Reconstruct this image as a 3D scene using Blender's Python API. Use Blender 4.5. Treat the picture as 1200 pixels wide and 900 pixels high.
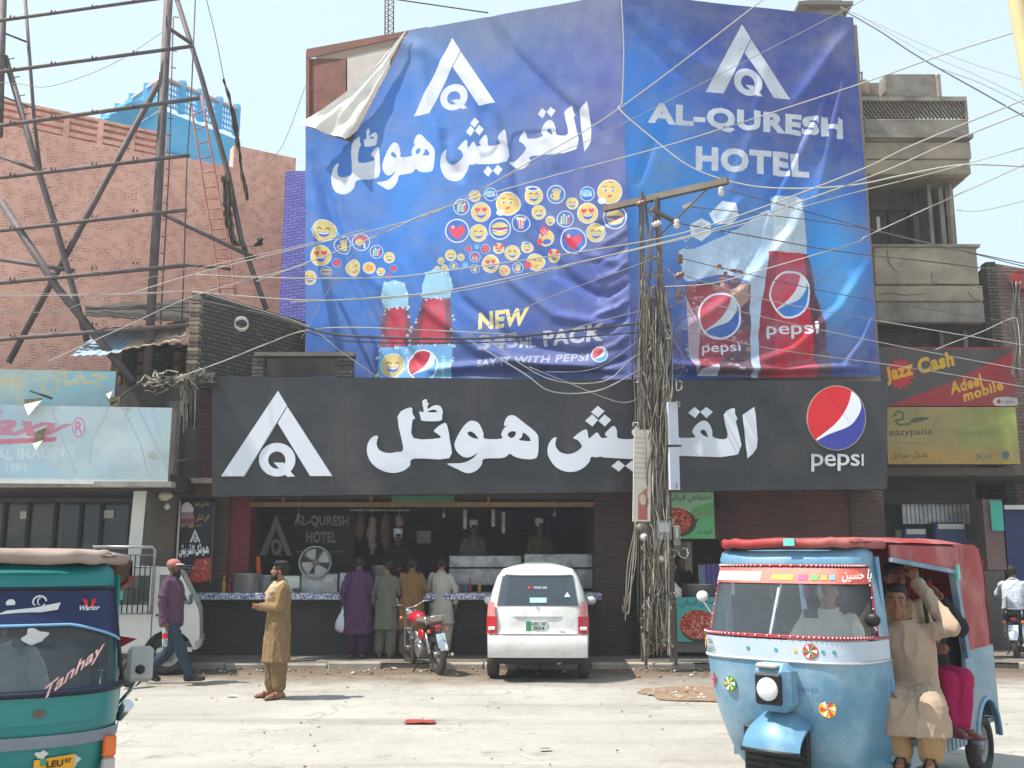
import bpy, bmesh, math, random
import numpy as np
from math import radians as R, sin, cos, pi, atan2, hypot
from mathutils import Vector, Matrix, noise
from mathutils.geometry import tessellate_polygon
for o in list(bpy.data.objects): bpy.data.objects.remove(o)
SC = bpy.context.scene
COL = SC.collection
rnd = random.Random(7)
# ------------------------------------------------------------------ camera
FP, TH, CZ = 1150.0, math.atan(205/1150.0), 1.72
cam_d = bpy.data.cameras.new('camera'); cam = bpy.data.objects.new('camera', cam_d); COL.objects.link(cam)
cam_d.sensor_width = 36; cam_d.lens = 36*FP/1200; cam_d.clip_start = .05; cam_d.clip_end = 3000
cam.location = (0, 0, CZ); cam.rotation_euler = (pi/2+TH, 0, 0)
SC.camera = cam
# ------------------------------------------------------------------ sky and sun
SUN_EL, SUN_AZ = R(59), R(13)           # sun from the left, a little on the camera's side of the facade
SUN_DIR = Vector((-cos(SUN_EL)*cos(SUN_AZ), -cos(SUN_EL)*sin(SUN_AZ), sin(SUN_EL)))
W = bpy.data.worlds.new('World'); SC.world = W; W.use_nodes = True
nt = W.node_tree; bg = nt.nodes['Background']
sky = nt.nodes.new('ShaderNodeTexSky'); sky.sky_type = 'NISHITA'; sky.sun_disc = False
sky.sun_elevation = SUN_EL; sky.sun_rotation = atan2(SUN_DIR.x, SUN_DIR.y)
sky.air_density = 1.0; sky.dust_density = 2.0; sky.ozone_density = 1.0
hz = nt.nodes.new('ShaderNodeMixRGB'); hz.inputs[0].default_value = .84; hz.inputs[2].default_value = (2.95, 3.65, 4.1, 1)   # even bright haze over the whole sky
nt.links.new(sky.outputs[0], hz.inputs[1]); nt.links.new(hz.outputs[0], bg.inputs[0]); bg.inputs[1].default_value = 0.15
sd = bpy.data.lights.new('sun', 'SUN'); sd.energy = 4.2; sd.angle = R(.5); sd.color = (1, .95, .86)
so = bpy.data.objects.new('sun', sd); COL.objects.link(so)
so.rotation_euler = SUN_DIR.to_track_quat('Z', 'Y').to_euler(); so.location = (-20, -5, 30)
SC.view_settings.view_transform = 'Standard'; SC.view_settings.look = 'None'
SC.view_settings.exposure = 0.9; SC.view_settings.gamma = 1
# ------------------------------------------------------------------ where a pixel of the 1200 x 900 photograph lies
CT, ST = cos(TH), sin(TH)
def ray(px, py):
 u, v = (px-600)/FP, (450-py)/FP
 return Vector((u, CT-v*ST, ST+v*CT))
def at(px, py, Y):
 d = ray(px, py); return Vector((0, 0, CZ)) + d*(Y/d.y)
def gnd(px, py, z=0.0):
 d = ray(px, py); return Vector((0, 0, CZ)) + d*((z-CZ)/d.z)
def hit(px, py, p0, n):
 d = ray(px, py); return Vector((0, 0, CZ)) + d*((p0-Vector((0, 0, CZ))).dot(n)/d.dot(n))
def proj(p):
 x, y, z = p[0], p[1], p[2]-CZ
 f = y*CT+z*ST; v = -y*ST+z*CT
 return 600+FP*x/f, 450-FP*v/f
# ------------------------------------------------------------------ materials
MC = {}
def srgb(c):
 return tuple((x/12.92 if x <= .04045 else ((x+.055)/1.055)**2.4) for x in (v/255 for v in c))
class NT:
 def __init__(s, m): s.t = m.node_tree; s.b = s.t.nodes['Principled BSDF']; s.o = s.t.nodes['Material Output']
 def n(s, typ, **k):
  nd = s.t.nodes.new('ShaderNode'+typ)
  for a, v in k.items():
   if a.startswith('i_'):
    nd.inputs[a[2:].replace('_', ' ')].default_value = v
   else: setattr(nd, a, v)
  return nd
 def l(s, a, b): s.t.links.new(a, b)
def mixrgb(N, a, b, fac, mode='MIX'):
 m = N.n('MixRGB', blend_type=mode)
 for k, v in ((0, fac), (1, a), (2, b)):
  if hasattr(v, 'is_output'): N.l(v, m.inputs[k])
  elif k == 0: m.inputs[0].default_value = v
  else: m.inputs[k].default_value = (*v, 1) if len(v) == 3 else v
 return m.outputs[0]
def ramp(N, src, pts):
 r = N.n('ValToRGB'); e = r.color_ramp.elements
 while len(e) < len(pts): e.new(.5)
 for el, (p, c) in zip(e, pts):
  el.position = p; el.color = (c, c, c, 1) if isinstance(c, (int, float)) else (*c, 1)
 N.l(src, r.inputs[0]); return r.outputs[0]
def nz(N, vec, scale, detail=4, rough=.6, dist=0):
 t = N.n('TexNoise'); t.inputs['Scale'].default_value = scale; t.inputs['Detail'].default_value = detail
 t.inputs['Roughness'].default_value = rough; t.inputs['Distortion'].default_value = dist
 N.l(vec, t.inputs['Vector']); return t.outputs[0]
def mat(name, col, rough=.75, metal=0, var=.18, vs=3.0, bump=.25, bs=60, dirt=None, da=.5, ds=1.5, spec=.4,
  coat=0, trans=0, emit=0, emc=None, alpha=1, sss=0, streak=False, ior=1.45):
 if name in MC: return MC[name]
 m = bpy.data.materials.new(name); m.use_nodes = True; MC[name] = m
 N = NT(m); b = N.b
 c = srgb(col) if max(col) > 1 else tuple(col)
 tc = N.n('TexCoord'); v = tc.outputs['Object']
 n1 = nz(N, v, vs)
 f = ramp(N, n1, [(.3, 1-var), (.7, 1+var*.6)])
 out = mixrgb(N, c, f, 1.0, 'MULTIPLY')
 if dirt:
  d = srgb(dirt) if max(dirt) > 1 else dirt
  if streak:
   mp = N.n('Mapping'); mp.inputs['Scale'].default_value = (1, 1, .12); N.l(v, mp.inputs[0]); n2 = nz(N, mp.outputs[0], ds*4, 6, .7)
  else: n2 = nz(N, v, ds, 8, .7)
  fd = ramp(N, n2, [(.45, 0.0), (.68, da)])
  out = mixrgb(N, out, d, fd)
 N.l(out, b.inputs['Base Color'])
 b.inputs['Roughness'].default_value = rough; b.inputs['Metallic'].default_value = metal
 b.inputs['Specular IOR Level'].default_value = spec; b.inputs['IOR'].default_value = ior
 b.inputs['Coat Weight'].default_value = coat; b.inputs['Coat Roughness'].default_value = .08
 b.inputs['Transmission Weight'].default_value = trans; b.inputs['Alpha'].default_value = alpha
 if sss: b.inputs['Subsurface Weight'].default_value = sss; b.inputs['Subsurface Scale'].default_value = .01
 if emit:
  b.inputs['Emission Strength'].default_value = emit; b.inputs['Emission Color'].default_value = (*(emc or c), 1)
 if bump:
  n3 = nz(N, v, bs, 5, .65)
  bp = N.n('Bump'); bp.inputs['Strength'].default_value = bump; bp.inputs['Distance'].default_value = .01
  N.l(n3, bp.inputs['Height']); N.l(bp.outputs[0], b.inputs['Normal'])
 return m
def brickmat(name, col, col2, mortar, bw=.23, bh=.075, ms=.008, mmask=1.0, bump=.6, rough=.9, stain=None, sa=.5):
 if name in MC: return MC[name]
 m = bpy.data.materials.new(name); m.use_nodes = True; MC[name] = m; N = NT(m)
 uv = N.n('UVMap'); v = uv.outputs[0]; tc = N.n('TexCoord')
 nn = nz(N, v, 3, 4)
 wob = N.n('VectorMath', operation='SCALE'); wob.inputs['Scale'].default_value = .03
 nc = N.n('TexNoise'); nc.inputs['Scale'].default_value = 4; N.l(v, nc.inputs['Vector']); N.l(nc.outputs['Color'], wob.inputs[0])
 ad = N.n('VectorMath', operation='ADD'); N.l(v, ad.inputs[0]); N.l(wob.outputs[0], ad.inputs[1])
 br = N.n('TexBrick'); N.l(ad.outputs[0], br.inputs['Vector'])
 br.inputs['Scale'].default_value = 1; br.inputs['Brick Width'].default_value = bw; br.inputs['Row Height'].default_value = bh
 br.inputs['Mortar Size'].default_value = ms; br.inputs['Mortar Smooth'].default_value = .3; br.inputs['Bias'].default_value = 0
 br.inputs['Color1'].default_value = (*srgb(col), 1); br.inputs['Color2'].default_value = (*srgb(col2), 1)
 br.inputs['Mortar'].default_value = (*srgb(mortar), 1)
 # joints open only in places
 msk = ramp(N, nz(N, v, 5, 3), [(.5-.2*mmask, 0.0), (.62-.2*mmask, 1.0)])
 plain = mixrgb(N, srgb(col), srgb(col2), nn)
 c = mixrgb(N, plain, br.outputs['Color'], msk)
 c = mixrgb(N, c, ramp(N, nz(N, v, .7, 6, .7), [(.3, .78), (.7, 1.12)]), 1, 'MULTIPLY')
 if stain:
  mp = N.n('Mapping'); mp.inputs['Scale'].default_value = (1, .2, 1); N.l(v, mp.inputs[0])
  c = mixrgb(N, c, srgb(stain), ramp(N, nz(N, mp.outputs[0], 1.4, 7, .7), [(.45, 0.0), (.7, sa)]))
 N.l(c, N.b.inputs['Base Color']); N.b.inputs['Roughness'].default_value = rough
 bp = N.n('Bump'); bp.inputs['Strength'].default_value = bump; bp.inputs['Distance'].default_value = .012; bp.invert = True
 h = mixrgb(N, (0, 0, 0), br.outputs['Fac'], msk)
 h2 = mixrgb(N, h, ramp(N, nz(N, v, 40, 4), [(0, 1.0), (1, 0.0)]), .25)
 N.l(h2, bp.inputs['Height']); N.l(bp.outputs[0], N.b.inputs['Normal'])
 return m
def imgmat(name, arr, rough=.6, bump=.1, trans=0, dirt=None, da=.3, coat=0, spec=.3, alpha=None, bs=30):
 """flat print: an image painted in this script, on the object's UV map"""
 h, w = arr.shape[:2]
 im = bpy.data.images.new(name, w, h, alpha=alpha is not None)
 buf = np.ones((h, w, 4), np.float32); buf[..., :3] = np.clip(arr[::-1], 0, 1)
 if alpha is not None: buf[..., 3] = alpha[::-1]
 im.pixels.foreach_set(buf.ravel()); im.update(); im.pack()
 m = bpy.data.materials.new(name); m.use_nodes = True; N = NT(m)
 t = N.n('TexImage'); t.image = im; t.extension = 'REPEAT'
 uv = N.n('UVMap'); N.l(uv.outputs[0], t.inputs[0])
 c = t.outputs[0]; tc = N.n('TexCoord'); v = tc.outputs['Object']
 if dirt: c = mixrgb(N, c, srgb(dirt), ramp(N, nz(N, v, 1.3, 8, .72), [(.42, 0.0), (.75, da)]))
 N.l(c, N.b.inputs['Base Color']); N.b.inputs['Roughness'].default_value = rough
 N.b.inputs['Specular IOR Level'].default_value = spec; N.b.inputs['Coat Weight'].default_value = coat
 if alpha is not None: N.l(t.outputs[1], N.b.inputs['Alpha'])
 if bump:
  bp = N.n('Bump'); bp.inputs['Strength'].default_value = bump; bp.inputs['Distance'].default_value = .01
  N.l(nz(N, v, bs, 4), bp.inputs['Height']); N.l(bp.outputs[0], N.b.inputs['Normal'])
 return m
# ------------------------------------------------------------------ mesh builder
class MB:
 def __init__(s): s.v = []; s.f = []; s.m = []; s.sm = []; s.uv = None
 def add(s, vs, fs, mi=0, smooth=False):
  k = len(s.v); s.v.extend([tuple(p) for p in vs])
  for f in fs: s.f.append([i+k for i in f]); s.m.append(mi); s.sm.append(smooth)
  return s
 def box(s, a, b, mi=0, M=None, bev=0):
  x0, x1 = sorted((a[0], b[0])); y0, y1 = sorted((a[1], b[1])); z0, z1 = sorted((a[2], b[2]))
  e = min(bev, (x1-x0)*.45, (y1-y0)*.45, (z1-z0)*.45)
  if e <= 0:
   vs = [(x, y, z) for z in (z0, z1) for y in (y0, y1) for x in (x0, x1)]
   fs = [(0, 2, 3, 1), (4, 5, 7, 6), (0, 1, 5, 4), (2, 6, 7, 3), (0, 4, 6, 2), (1, 3, 7, 5)]
  else:
   vs = []; fs = []
   def r(i, ax, val):  # inset face ring
    pass
   c = [(x, y, z) for z in (z0, z1) for y in (y0, y1) for x in (x0, x1)]
   cx, cy, cz = (x0+x1)/2, (y0+y1)/2, (z0+z1)/2
   def ins(p, ax):
    q = list(p)
    for k, cc in enumerate((cx, cy, cz)):
     if k != ax: q[k] += e if q[k] < cc else -e
    return tuple(q)
   idx = {}
   for i, p in enumerate(c):
    for ax in range(3): idx[(i, ax)] = len(vs); vs.append(ins(p, ax))
   F6 = [((0, 2, 3, 1), 2), ((4, 5, 7, 6), 2), ((0, 1, 5, 4), 1), ((2, 6, 7, 3), 1), ((0, 4, 6, 2), 0), ((1, 3, 7, 5), 0)]
   for q, ax in F6: fs.append(tuple(idx[(i, ax)] for i in q))
   for i, j in ((0, 1), (2, 3), (4, 5), (6, 7)): fs.append((idx[(i, 1)], idx[(j, 1)], idx[(j, 2)], idx[(i, 2)]))
   for i, j in ((0, 2), (1, 3), (4, 6), (5, 7)): fs.append((idx[(i, 0)], idx[(j, 0)], idx[(j, 2)], idx[(i, 2)]))
   for i, j in ((0, 4), (1, 5), (2, 6), (3, 7)): fs.append((idx[(i, 0)], idx[(j, 0)], idx[(j, 1)], idx[(i, 1)]))
   for i in range(8): fs.append((idx[(i, 0)], idx[(i, 1)], idx[(i, 2)]))
  if M is not None: vs = [M @ Vector(p) for p in vs]
  return s.add(vs, fs, mi)
 def beam(s, a, b, w, h, mi=0, up=(0, 0, 1), bev=0):
  a, b = Vector(a), Vector(b); d = (b-a); L = d.length
  if L < 1e-6: return s
  d.normalize(); u = Vector(up); x = d.cross(u)
  if x.length < 1e-3: x = d.cross(Vector((1, 0, 0)))
  x.normalize(); z = x.cross(d)
  M = Matrix((( x.x, d.x, z.x, a.x), (x.y, d.y, z.y, a.y), (x.z, d.z, z.z, a.z), (0, 0, 0, 1)))
  return s.box((-w/2, 0, -h/2), (w/2, L, h/2), mi, M, bev)
 def tube(s, pts, r, n=8, mi=0, closed=False, caps=True, smooth=True):
  pts = [Vector(p) for p in pts]; m = len(pts)
  rs = r if isinstance(r, (list, tuple)) else [r]*m
  vs = []; fs = []; prev = None
  for i, p in enumerate(pts):
   a = pts[i-1] if (i > 0 or closed) else pts[i]; b = pts[(i+1) % m] if (i < m-1 or closed) else pts[i]
   t = (b-a); t = t.normalized() if t.length > 1e-9 else Vector((0, 0, 1))
   if prev is None:
    x = t.cross(Vector((0, 0, 1)))
    if x.length < 1e-3: x = t.cross(Vector((1, 0, 0)))
   else: x = prev - t*prev.dot(t)
   if x.length < 1e-6: x = t.cross(Vector((0, 1, 0)))
   x.normalize(); prev = x; y = t.cross(x)
   for k in range(n):
    an = 2*pi*k/n; vs.append(p + (x*cos(an)+y*sin(an))*rs[i])
  for i in range(m if closed else m-1):
   j = (i+1) % m
   for k in range(n): fs.append((i*n+k, i*n+(k+1) % n, j*n+(k+1) % n, j*n+k))
  s.add(vs, fs, mi, smooth)
  if caps and not closed:
   k0 = len(s.v)-m*n
   s.f.append(list(range(k0+n-1, k0-1, -1))); s.m.append(mi); s.sm.append(False)
   s.f.append(list(range(k0+(m-1)*n, k0+m*n))); s.m.append(mi); s.sm.append(False)
  return s
 def lathe(s, prof, c=(0, 0, 0), axis=(0, 0, 1), n=20, mi=0, smooth=True, cap=True):
  """prof: (radius, height) along axis"""
  a = Vector(axis).normalized(); x = a.cross(Vector((0, 0, 1)))
  if x.length < 1e-3: x = a.cross(Vector((1, 0, 0)))
  x.normalize(); y = a.cross(x); c = Vector(c); vs = []; fs = []
  for r, h in prof:
   for k in range(n):
    t = 2*pi*k/n; vs.append(c+a*h+(x*cos(t)+y*sin(t))*r)
  for i in range(len(prof)-1):
   for k in range(n): fs.append((i*n+k, i*n+(k+1) % n, (i+1)*n+(k+1) % n, (i+1)*n+k))
  s.add(vs, fs, mi, smooth)
  if cap:
   k0 = len(s.v)-len(prof)*n
   if prof[0][0] > 1e-5: s.f.append(list(range(k0+n-1, k0-1, -1))); s.m.append(mi); s.sm.append(False)
   if prof[-1][0] > 1e-5: s.f.append(list(range(k0+(len(prof)-1)*n, k0+len(prof)*n))); s.m.append(mi); s.sm.append(False)
  return s
 def ball(s, c, r, n=12, mi=0, M=None):
  rx, ry, rz = r if isinstance(r, (tuple, list)) else (r, r, r); c = Vector(c)
  vs = []; fs = []; k = max(4, n//2+1)
  for i in range(1, k):
   ph = pi*i/k
   for j in range(n):
    t = 2*pi*j/n; p = Vector((rx*sin(ph)*cos(t), ry*sin(ph)*sin(t), rz*cos(ph)))
    vs.append(c+(M @ p if M is not None else p))
  top = Vector((0, 0, rz)); 
  vs.append(c+(M @ top if M is not None else top)); vs.append(c-(M @ top if M is not None else top))
  for i in range(k-2):
   for j in range(n): fs.append((i*n+j, (i+1)*n+j, (i+1)*n+(j+1) % n, i*n+(j+1) % n))
  T = (k-1)*n
  for j in range(n): fs.append((T, j, (j+1) % n)); fs.append((T+1, (k-2)*n+(j+1) % n, (k-2)*n+j))
  return s.add(vs, fs, mi, True)
 def grid(s, P, mi=0, smooth=True, closeu=False, flip=False):
  """P[i][j] points"""
  a, b = len(P), len(P[0]); vs = [p for row in P for p in row]; fs = []
  for i in range(a-1):
   for j in range(b if closeu else b-1):
    q = (i*b+j, i*b+(j+1) % b, (i+1)*b+(j+1) % b, (i+1)*b+j)
    fs.append(q[::-1] if flip else q)
  return s.add(vs, fs, mi, smooth)
 def prism(s, loops, dvec, mi=0, mside=None, back=True):
  """loops: outer + holes of 3d points in a plane; extruded by dvec. front face at the loops."""
  loops = [[Vector(p) for p in l] for l in loops]; d = Vector(dvec)
  flat = [p for l in loops for p in l]; tris = tessellate_polygon(loops)
  n = len(flat); fs = []
  nn = Vector((0, 0, 0))
  for t in tris: nn += (flat[t[1]]-flat[t[0]]).cross(flat[t[2]]-flat[t[0]])
  fl = nn.dot(d) > 0
  front = [tuple(t[::-1]) if fl else tuple(t) for t in tris]
  s.add(flat + [p+d for p in flat], front, mi)
  k0 = len(s.v)-2*n; ms = mi if mside is None else mside
  if back:
   for t in front: s.f.append([k0+n+t[2], k0+n+t[1], k0+n+t[0]]); s.m.append(ms); s.sm.append(False)
  o = 0
  for l in loops:
   L = len(l)
   for i in range(L):
    j = (i+1) % L
    s.f.append([k0+o+i, k0+o+j, k0+n+o+j, k0+n+o+i]); s.m.append(ms); s.sm.append(False)
   o += L
  return s
 def sheet(s, p00, p10, p11, p01, th, mi=0, mside=None, nu=1, nv=1):
  """flat panel (corners: bottom-left, bottom-right, top-right, top-left seen from the front) with thickness th behind"""
  p = [Vector(q) for q in (p00, p10, p11, p01)]
  n = (p[1]-p[0]).cross(p[3]-p[0]).normalized()
  vs = p+[q-n*th for q in p]; ms = mi if mside is None else mside
  k = len(s.v); s.add(vs, [(0, 1, 2, 3)], mi)
  for f in ((4, 7, 6, 5), (0, 4, 5, 1), (1, 5, 6, 2), (2, 6, 7, 3), (3, 7, 4, 0)):
   s.f.append([k+i for i in f]); s.m.append(ms); s.sm.append(False)
  return s
 def build(s, name, mats, parent=None, loc=None, uvf=None, wuv=True, recalc=False):
  me = bpy.data.meshes.new(name); me.from_pydata([tuple(p) for p in s.v], [], s.f)
  if not isinstance(mats, (list, tuple)): mats = [mats]
  for m in mats: me.materials.append(m)
  me.polygons.foreach_set('material_index', s.m); me.polygons.foreach_set('use_smooth', s.sm)
  if recalc:
   bm = bmesh.new(); bm.from_mesh(me); bmesh.ops.recalc_face_normals(bm, faces=bm.faces); bm.to_mesh(me); bm.free()
  me.update()
  if wuv and s.f:
   uvl = me.uv_layers.new(name='UVMap'); nl = len(me.loops)
   vi = np.empty(nl, np.int32); me.loops.foreach_get('vertex_index', vi)
   co = np.empty(len(me.vertices)*3, np.float32); me.vertices.foreach_get('co', co); co = co.reshape(-1, 3)
   if uvf is not None: uv = uvf(co[vi])
   else:
    no = np.empty(len(me.polygons)*3, np.float32); me.polygons.foreach_get('normal', no); no = no.reshape(-1, 3)
    lt = np.empty(len(me.polygons), np.int32); me.polygons.foreach_get('loop_total', lt)
    ln = np.repeat(no, lt, axis=0); c = co[vi]
    h = np.stack([-ln[:, 1], ln[:, 0]], 1); hl = np.linalg.norm(h, axis=1, keepdims=True)+1e-9; h = h/hl
    hz = np.abs(ln[:, 2]) > .75
    u = np.where(hz, c[:, 0], (c[:, :2]*h).sum(1)); vv = np.where(hz, c[:, 1], c[:, 2]); uv = np.stack([u, vv], 1)
   uvl.data.foreach_set('uv', np.ascontiguousarray(uv, np.float32).ravel())
  o = bpy.data.objects.new(name, me); COL.objects.link(o)
  if parent is not None: o.parent = parent
  if loc is not None: o.location = loc
  return o
def tag(o, label=None, cat=None, group=None, kind=None):
 if label: o['label'] = label
 if cat: o['category'] = cat
 if group: o['group'] = group
 if kind: o['kind'] = kind
 return o
def thing(name, label, cat, loc=(0, 0, 0), rz=0, group=None):
 o = bpy.data.objects.new(name, None); COL.objects.link(o); o.location = loc; o.rotation_euler = (0, 0, rz)
 o.empty_display_size = .1
 return tag(o, label, cat, group)
def thing0(name, label, cat, base, group=None):
 """thing whose parts are given in world coordinates; returns (empty, offset)"""
 return thing(name, label, cat, base, 0, group)
def struct(name, mb, m, parent=None, **k):
 o = mb.build(name, m, parent, **k)
 if parent is None: o['kind'] = 'structure'
 return o
def rebase(root):
 """parts built in world coordinates: move their meshes so that the thing's base is their origin"""
 inv = root.matrix_basis.inverted()
 for ch in root.children:
  ch.data.transform(inv) if ch.data and ch.data.users == 1 else None
  for g in ch.children: 
   if g.data and g.data.users == 1: g.data.transform(inv)
 return root
def copy_tree(o, parent=None):
 c = o.copy(); COL.objects.link(c)
 if parent is not None: c.parent = parent
 for ch in list(o.children): copy_tree(ch, c)
 return c
# ------------------------------------------------------------------ painting flat print
def crom(pts, k=5, closed=True):
 """smooth curve through points"""
 n = len(pts); out = []
 for i in range(n if closed else n-1):
  p0, p1, p2, p3 = (pts[(i-1) % n] if closed or i > 0 else pts[i], pts[i], pts[(i+1) % n], pts[(i+2) % n] if closed or i < n-2 else pts[i+1])
  for j in range(k):
   t = j/k; t2 = t*t; t3 = t2*t
   out.append(tuple(.5*((2*p1[a])+(-p0[a]+p2[a])*t+(2*p0[a]-5*p1[a]+4*p2[a]-p3[a])*t2+(-p0[a]+3*p1[a]-3*p2[a]+p3[a])*t3) for a in range(len(p1))))
 if not closed: out.append(pts[-1])
 return out
def ell(cx, cy, rx, ry=None, n=28, a0=0, a1=2*pi):
 ry = rx if ry is None else ry
 return [(cx+rx*cos(a0+(a1-a0)*i/n), cy+ry*sin(a0+(a1-a0)*i/n)) for i in range(n)]
def homog(src, dst):
 A = []
 for (x, y), (u, v) in zip(src, dst):
  A.append([x, y, 1, 0, 0, 0, -u*x, -u*y, -u]); A.append([0, 0, 0, x, y, 1, -v*x, -v*y, -v])
 h = np.linalg.svd(np.array(A, float))[2][-1].reshape(3, 3)
 def f(p):
  q = h @ np.array([p[0], p[1], 1.0]); return (q[0]/q[2], q[1]/q[2])
 return f
TXC = {}
def textmesh(s, bold=0.0, shear=0.0):
 """2d triangles of a line of text, normalised so its box is 0..1 (y up)"""
 k = (s, bold, shear)
 if k in TXC: return TXC[k]
 cu = bpy.data.curves.new('t', 'FONT'); cu.body = s; cu.offset = bold; cu.shear = shear; cu.resolution_u = 3; cu.fill_mode = 'BOTH'
 if bold > .03: cu.space_character = 1.1
 o = bpy.data.objects.new('t', cu); COL.objects.link(o)
 dg = bpy.context.evaluated_depsgraph_get(); me = o.evaluated_get(dg).to_mesh(); me.calc_loop_triangles()
 v = np.array([tuple(p.co)[:2] for p in me.vertices]).reshape(-1, 2); t = [tuple(x.vertices) for x in me.loop_triangles]
 o.evaluated_get(dg).to_mesh_clear(); bpy.data.objects.remove(o); bpy.data.curves.remove(cu)
 if len(v) == 0: TXC[k] = (v, t, 1); return TXC[k]
 mn, mx = v.min(0), v.max(0); asp = (mx[0]-mn[0])/(mx[1]-mn[1]); v = (v-mn)/(mx-mn)
 TXC[k] = (v, t, asp); return TXC[k]
class Paint:
 """an image that covers a rectangle; fn maps incoming coordinates to image pixels"""
 def __init__(s, w, h, fn, base=(200, 200, 200)):
  s.w, s.h, s.fn = w, h, fn; s.a = np.empty((h, w, 3), np.float32); s.a[:] = np.array(base)/255
  s.alpha = np.ones((h, w), np.float32)
 def _fill(s, loops, color, alpha):
  P = np.array([p for l in loops for p in l]); x0, y0 = np.floor(P.min(0)).astype(int); x1, y1 = np.ceil(P.max(0)).astype(int)+1
  x0, y0, x1, y1 = max(x0, 0), max(y0, 0), min(x1, s.w), min(y1, s.h)
  if x1 <= x0 or y1 <= y0: return
  xs = np.arange(x0, x1)+.5; ys = np.arange(y0, y1)+.5; ins = np.zeros((len(ys), len(xs)), bool)
  for l in loops:
   n = len(l)
   for i in range(n):
    ax, ay = l[i]; bx, by = l[(i+1) % n]
    if ay == by: continue
    r = np.nonzero((ys >= min(ay, by)) & (ys < max(ay, by)))[0]
    if len(r) == 0: continue
    xi = ax+(ys[r]-ay)*(bx-ax)/(by-ay)
    ins[r] ^= xs[None, :] < xi[:, None]
  reg = s.a[y0:y1, x0:x1]; al = ins[..., None]*alpha
  c = color(xs, ys) if callable(color) else np.array(color)/255
  s.a[y0:y1, x0:x1] = reg*(1-al)+c*al
 def poly(s, loops, color, alpha=1.0):
  if not isinstance(loops[0][0], (tuple, list, np.ndarray)): loops = [loops]
  s._fill([[s.fn(p) for p in l] for l in loops], color, alpha); return s
 def line(s, pts, w, color, alpha=1.0):
  for a, b in zip(pts, pts[1:]):
   d = (b[0]-a[0], b[1]-a[1]); L = hypot(*d) or 1; n = (-d[1]/L*w/2, d[0]/L*w/2); e = (d[0]/L*w*.3, d[1]/L*w*.3)
   s.poly([(a[0]+n[0]-e[0], a[1]+n[1]-e[1]), (b[0]+n[0]+e[0], b[1]+n[1]+e[1]), (b[0]-n[0]+e[0], b[1]-n[1]+e[1]), (a[0]-n[0]-e[0], a[1]-n[1]-e[1])], color, alpha)
  return s
 def text(s, st, quad, color, bold=0.0, alpha=1.0, shear=0.0):
  """quad: top-left, top-right, bottom-right, bottom-left"""
  v, t, asp = textmesh(st, bold, shear)
  if len(v) == 0: return s
  H = homog([(0, 1), (1, 1), (1, 0), (0, 0)], quad); q = [s.fn(H(p)) for p in v]
  for tr in t: s._fill([[q[i] for i in tr]], color, alpha)
  return s
 def rect(s, x0, y0, x1, y1, color, alpha=1.0): return s.poly([(x0, y0), (x1, y0), (x1, y1), (x0, y1)], color, alpha)
 def tboxed(s, st, x0, y0, x1, y1, color, bold=0.0, alpha=1.0, shear=0): return s.text(st, [(x0, y0), (x1, y0), (x1, y1), (x0, y1)], color, bold, alpha, shear)
def vnoise(h, w, cell, seed=0):
 r = np.random.RandomState(seed); gh, gw = int(h/cell)+3, int(w/cell)+3; g = r.rand(gh, gw).astype(np.float32)
 y = np.arange(h)/cell; x = np.arange(w)/cell; yi = y.astype(int); xi = x.astype(int); fy = (y-yi)[:, None]; fx = (x-xi)[None]
 fy = fy*fy*(3-2*fy); fx = fx*fx*(3-2*fx)
 a = g[yi][:, xi]; b = g[yi][:, xi+1]; c = g[yi+1][:, xi]; d = g[yi+1][:, xi+1]
 return (a*(1-fx)+b*fx)*(1-fy)+(c*(1-fx)+d*fx)*fy
def fnoise(h, w, cell, seed=0, oct=4):
 o = 0; a = 1; t = 0
 for k in range(oct): o = o+a*vnoise(h, w, max(cell/2**k, 1.0), seed+k*7); t += a; a *= .55
 return o/t
class Panel:
 """a flat rectangular print in the place: corners from 3d points bl, br, tl; coordinates painted are photo pixels or metres"""
 def __init__(s, bl, br, tl, ppm, base=(200, 200, 200)):
  s.o, s.U, s.V = Vector(bl), Vector(br)-Vector(bl), Vector(tl)-Vector(bl); s.W, s.H = s.U.length, s.V.length
  s.u, s.vv = s.U.normalized(), s.V.normalized(); s.n = s.u.cross(s.vv)
  s.iw, s.ih = int(s.W*ppm)+1, int(s.H*ppm)+1
  s.ppm = ppm; s.px = Paint(s.iw, s.ih, s.from_px, base); s.m = Paint(s.iw, s.ih, s.from_m, base); s.m.a = s.px.a
 def from_px(s, p):
  q = hit(p[0], p[1], s.o, s.n)-s.o; return (q.dot(s.u)*s.ppm, (s.H-q.dot(s.vv))*s.ppm)
 def from_m(s, p): return (p[0]*s.ppm, p[1]*s.ppm)          # metres from the top-left corner, y down
 def uvf(s, co):
  d = co-np.array(s.o, np.float32); return np.stack([d @ np.array(s.u)/s.W, d @ np.array(s.vv)/s.H], 1)
 def p(s, x, y, z=0): return s.o+s.u*x+s.vv*(s.H-y)+s.n*z
 def mesh(s, name, m, side, th=.02, parent=None):
  b = MB(); b.sheet(s.p(0, s.H), s.p(s.W, s.H), s.p(s.W, 0), s.p(0, 0), th, 0, 1)
  return b.build(name, [m, side], parent, uvf=s.uvf)
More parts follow.
